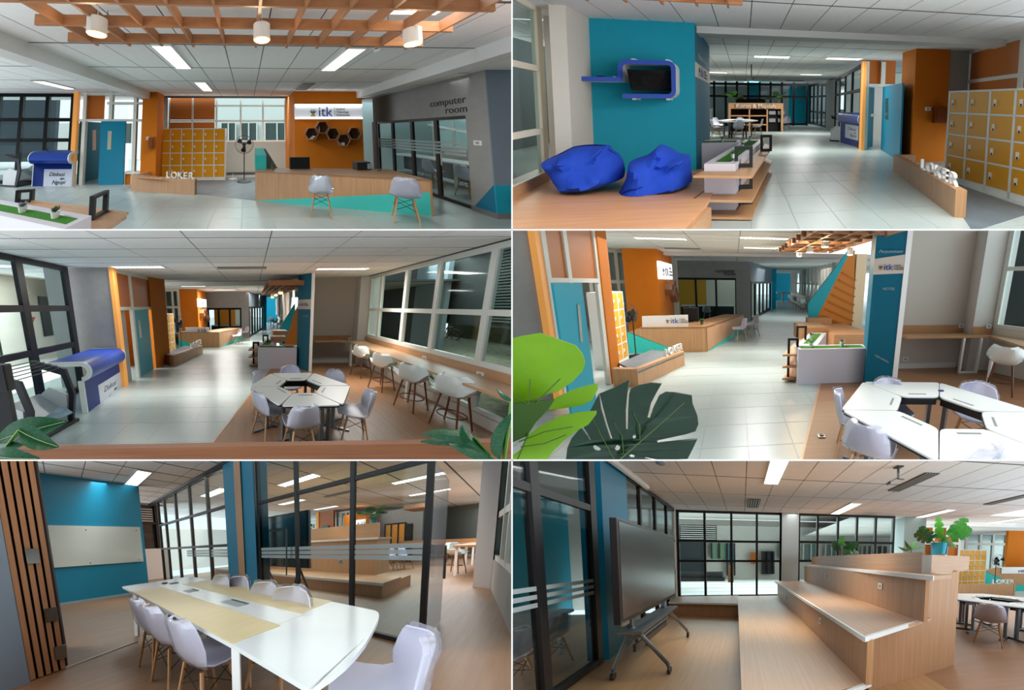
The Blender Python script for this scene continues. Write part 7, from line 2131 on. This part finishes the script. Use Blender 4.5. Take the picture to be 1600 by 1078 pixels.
# low tread and its back arm
build('tread', G().slab([(-0.005, 1.7), (1.31, 2.022), (1.3, 2.1), (1.22, 7.5), (-.15, 7.5), (-.15, 6.9), (-0.128, 6.2)], .36, .4), mat('tread_inward', 'CFA475', .38, grain=(30, 1.0, 30), col2='BB8E62', amount=.45), tr)
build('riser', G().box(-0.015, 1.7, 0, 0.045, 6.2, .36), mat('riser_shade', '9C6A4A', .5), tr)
build('nosing', G().wall((0.123, 1.537), (1.31, 2.022), .355, .403, .03), WHITE, tr)
build('tread', G().slab([(-2.15, 6.62), (-.15, 6.2), (-.15, 7.6), (-2.15, 7.6)], .361, .401), WOODX, tr)
build('nosing', G().wall((-2.15, 6.60), (-0.128, 6.18), .355, .404, .03), WHITE, tr)
build('riser', G().wall((-2.15, 6.64), (-0.128, 6.22), 0, .36, .04), WOODZ, tr)
# second tread
build('riser', G().slab([(X2 + .04, 7.5), (X2 + .09, 7.5), (X2 + .12, 1.98), (X2 + .05, 1.98)], .4, .86), WOODZ, tr)
build('tread', G().slab([(X2 - .02, 7.55), (1.199, 1.978), (2.451, 2.551), (2.3, 2.6), (2.3, 7.55)], .86, .9), WOODY, tr)
build('nosing', G().slab([(X2 - .05, 7.55), (1.169, 1.948), (1.199, 1.978), (X2 - .02, 7.55)], .855, .903), WHITE, tr)
build('nosing', G().wall((1.179, 1.948), (2.374, 2.528), .855, .903, .03), WHITE, tr)
# third tread and parapet
build('riser', G().box(X3 + .02, 2.36, .9, X3 + .07, 7.5, 1.43), WOODZ, tr)
build('tread', G().slab([(2.38, 7.6), (2.12, 2.2), (2.5, 2.35), (3.0, 7.6)], 1.43, 1.475), WOODY, tr)
build('nosing', G().slab([(2.34, 7.6), (2.06, 2.15), (2.12, 2.2), (2.38, 7.6)], 1.425, 1.478), WHITE, tr)
ps, pe = (2.449, 7.6), (2.337, 2.62)
build('parapet', G().wall(ps, pe, 1.475, 1.757, .04), WOODF, tr)
build('parapet_end', G().slab([pe, (2.41, 2.55), (2.51, 2.65), (pe[0] + .06, 2.72)], 1.465, 1.718), WHITE, tr)
build('parapet_side', G().prism([(2.41, 2.55, 1.43), (3.824, 3.3, 1.492), (3.824, 3.3, 1.718), (2.41, 2.55, 1.718)], (-.03, .06, 0)), WOODF, tr)
build('parapet_floor', G().slab([ps, (pe[0] + .1, pe[1] + .1), (3.774, 3.36), (4.049, 7.6)], 1.495, 1.535), WOODX, tr)
# slanted side panel
SP = [(1.212, 2.388, 0), (3.286, 2.968, 0), (3.276, 2.965, 1.489), (2.536, 2.758, 1.403), (2.557, 2.764, 0.813), (1.544, 2.481, 0.662), (1.574, 2.489, 0.013)]
build('side_panel', G().prism(SP, (-.02, .05, 0)), WOODZ, tr)
socket((X2 + .04, 5.901, 0.559), (0, -1, 0), 'white wall socket on the lower tier riser, far one', .1, .09)
socket((X2 + .045, 3.248, 0.646), (0, -1, 0), 'white wall socket on the lower tier riser, near one', .1, .09)
socket((X3 + .018, 5.477, 1.176), (0, -1, 0), 'white wall socket on the upper tier riser, far one', .1, .09)
socket((X3 + .018, 3.21, 1.194), (0, -1, 0), 'white wall socket on the upper tier riser, near one', .1, .09)
# plants on the tiers
zp = 1.535
TP = mat('teal_pot', '1FA0C0', .4)


def split_plant(x, y, z, label, leaves, pot, seed=1, pr=.1, ph=.2):
    t = thing('potted_plant', (x, y, z), label, 'plant')
    if pot:
        build('pot', G().lathe([(pr * .8, 0), (pr, ph), (pr * 1.06, ph), (pr * .9, ph * .94), (pr * .85, ph * .8)], (x, y, z), 14), pot, t, smooth=True)
    for (bx, bz), (tx, tz), w, m_, dy in leaves:
        b, e = Vector((bx, y + dy * .5, bz)), Vector((tx, y + dy, tz))
        d = e - b
        build('stem', G().tube([(x, y, z + (ph if pot else 0) * .8), ((x + bx) / 2, y + dy * .3, (z + bz) / 2 + .05), b], .008, 5), STEM, t)
        build('leaf', monstera(G(), b, e, (-d.z, .25, d.x), w, 4, .02), m_, t, solid=.003)
    return t


G3 = mat('fresh_leaf', '3F9A2E', .4, grain=(20, 20, 20), col2='2E7A22', amount=.5)
split_plant(3.523, 3.6, 1.757, 'tall split leaf plant in a teal pot on the near end of the tiers', [((3.763, 2.083), (4.13, 2.251), .15, G3, 0), ((3.719, 1.967), (3.984, 1.924), .1, G3, .1), ((3.733, 2.151), (3.924, 2.384), .1, G3, -.1), ((3.557, 2.079), (3.535, 2.42), .07, mat('bright_leaf', '5DB53A', .4), .05), ((3.382, 2.031), (3.074, 2.139), .13, SLEAF, 0), ((3.406, 2.054), (3.242, 2.255), .08, SLEAF, .1)], TP, pr=.12, ph=0.207)
split_plant(3.703, 3.65, 1.758, 'small green plant beside the tall one in a second teal pot', [((3.695, 1.944), (3.636, 2.058), .05, GLEAF, 0), ((3.708, 1.944), (3.763, 2.083), .05, GLEAF, .05)], mat('teal_pot_dark', '1788A8', .4), pr=.05, ph=0.185)
t = thing('potted_plant', (2.641, 3.2, 1.722), 'low broad leaved plant in the middle of the tier parapet', 'plant')
for k, (bx, bz, tx, tz, w) in enumerate(((2.659, 1.823, 2.373, 1.85, .035), (2.659, 1.823, 2.52, 1.952, .03), (2.659, 1.823, 2.762, 1.955, .035), (2.659, 1.823, 2.947, 1.846, .035), (2.639, 1.782, 2.732, 1.702, .03), (2.639, 1.782, 2.599, 1.701, .03))):
    b, e = Vector((bx, 3.2, bz)), Vector((tx, 3.2 - .08 + .05 * k, tz))
    d = e - b
    build('leaf', G().grid(leaf_rows(b, e, w, (-d.z, .4, d.x), .03)), GLEAF, t, smooth=True, solid=.003)
build('stem', G().tube([(2.644, 3.2, 1.661), (2.659, 3.2, 1.823)], .01, 5), STEM, t)
split_plant(2.395, 5, 1.751, 'dark split leaf plant with one bright leaf at the far end of the parapet', [((2.327, 1.993), (2.353, 2.205), .09, mat('bright_leaf', '5DB53A', .4), 0), ((2.458, 1.904), (2.743, 2.059), .12, SLEAF, 0), ((2.524, 1.844), (2.833, 1.815), .1, SLEAF, .1), ((2.266, 1.902), (2.15, 2.081), .1, SLEAF, .05), ((2.394, 1.873), (2.59, 1.783), .1, SLEAF, -.1)], None)
# ---- desk ring at the frame edge
desk_ring(5.95, 4.4, .62, PI / 6 - .1, ['desk of the ring past the tier end, aisle side far corner', 'desk at the far side of the ring past the tier end', 'desk of the ring past the tier end, tier side far corner', 'desk of the ring past the tier end, tier side near corner', 'desk at the near side of the ring past the tier end', 'desk of the ring past the tier end, aisle side near corner'], 'desks past the tier end', 1.0, .42, .5, low=False)
for (x, y), yaw, lab in (((4.9, 3.75), -.95, 'shell chair at the near side of the ring past the tiers'), ((4.55, 4.75), -1.75, 'shell chair at the tier side of the ring past the tier end'), ((5.7, 5.5), 3.0, 'shell chair at the far side of the ring past the tier end'), ((6.1, 3.2), -.1, 'shell chair at the frame edge by the ring past the tier end')):
    shell_chair(x, y, yaw, lab, 'chairs past the tier end', wrap=False)
# ---- ceiling fittings
light_fixture(0.619, 4.230, 3.294, .32, 1.2, 'large bright ceiling panel light over the deck', 34, 'ceiling lights over the tiers')
light_fixture(3.286, 6.882, 3.294, .34, 1.5, 'ceiling panel light before the pale column', 30, 'ceiling lights over the tiers')
light_fixture(6.729, 7.186, 3.294, .34, 1.4, 'ceiling panel light over the grey wall end', 30, 'ceiling lights over the tiers')
light_fixture(10.784, 7.769, 3.294, .34, 1.4, 'ceiling panel light over the LOKER bench', 60, 'ceiling lights over the tiers')
vent(0.332, 6.601, 3.294, .35, 1.0, 'grey ceiling grille over the back glazing')
vent(3.582, 4.412, 3.294, .3, 1.083, 'long grey ceiling slot beside the projector bracket')
vent(7.150, 5.163, 3.294, .3, 1.2, 'dark ceiling slot over the desk ring')
sd = thing('smoke_detector', (-1.382, 4.046, 3.25), 'round blue grey smoke detector on the ceiling near the screen case', 'detector')
build('dome', G().lathe([(.03, 0), (.07, .02), (.08, .05)], (-1.382, 4.046, 3.25), 14), mat('detector_grey', '8A9AA6', .5), sd, smooth=True)
build('rim', G().lathe([(.09, .045), (.09, .055)], (-1.382, 4.046, 3.25), 14), WHITE, sd)
pm = thing('projector_bracket', (2.752, 3.704, 3), 'bare grey projector bracket hanging from the ceiling above the tiers', 'bracket')
build('plate', G().box(2.692, 3.644, 3.28, 2.812, 3.764, 3.3), DGREY, pm)
build('post', G().tube([(2.752, 3.704, 3.3), (2.752, 3.704, 3.09)], .022, 8), mat('bracket_grey', '6A6E70', .5), pm)
build('arm', G().tube([(2.752, 3.704, 3.112), (2.558, 3.704, 3.016)], .014, 6).tube([(2.752, 3.704, 3.09), (2.789, 3.604, 3.048)], .014, 6), mat('bracket_grey', '6A6E70', .5), pm)
build('knob', G().tube([(2.57, 3.674, 3.005), (2.57, 3.734, 3.005)], .025, 8), BLACK, pm)
area((1.5, 11.5, 3.3), 10, 5, 500, (.95, 1, 1))  # lamp added to brighten the court, no fitting there
area((1.5, 9.3, 3.8), 8, 1.5, 200, (.76, .91, 1), (0, -1, -.55), (1, 0, 0))  # unseen cool lamp above the glazing head, standing for court daylight
area((8, 12, 3.0), 5, 3, 160, (1, 1, 1))  # bare fill added for the lobby past the tiers
area((1.5, 4.2, 3.2), 3, 2.5, 50, (.8, .92, 1))  # cool fill added over the tiers, without a fitting


# things that lie wholly outside their compartment were never built: drop their empty bases
for o in list(bpy.data.objects):
    if o.type == 'EMPTY' and not o.children:
        bpy.data.objects.remove(o)
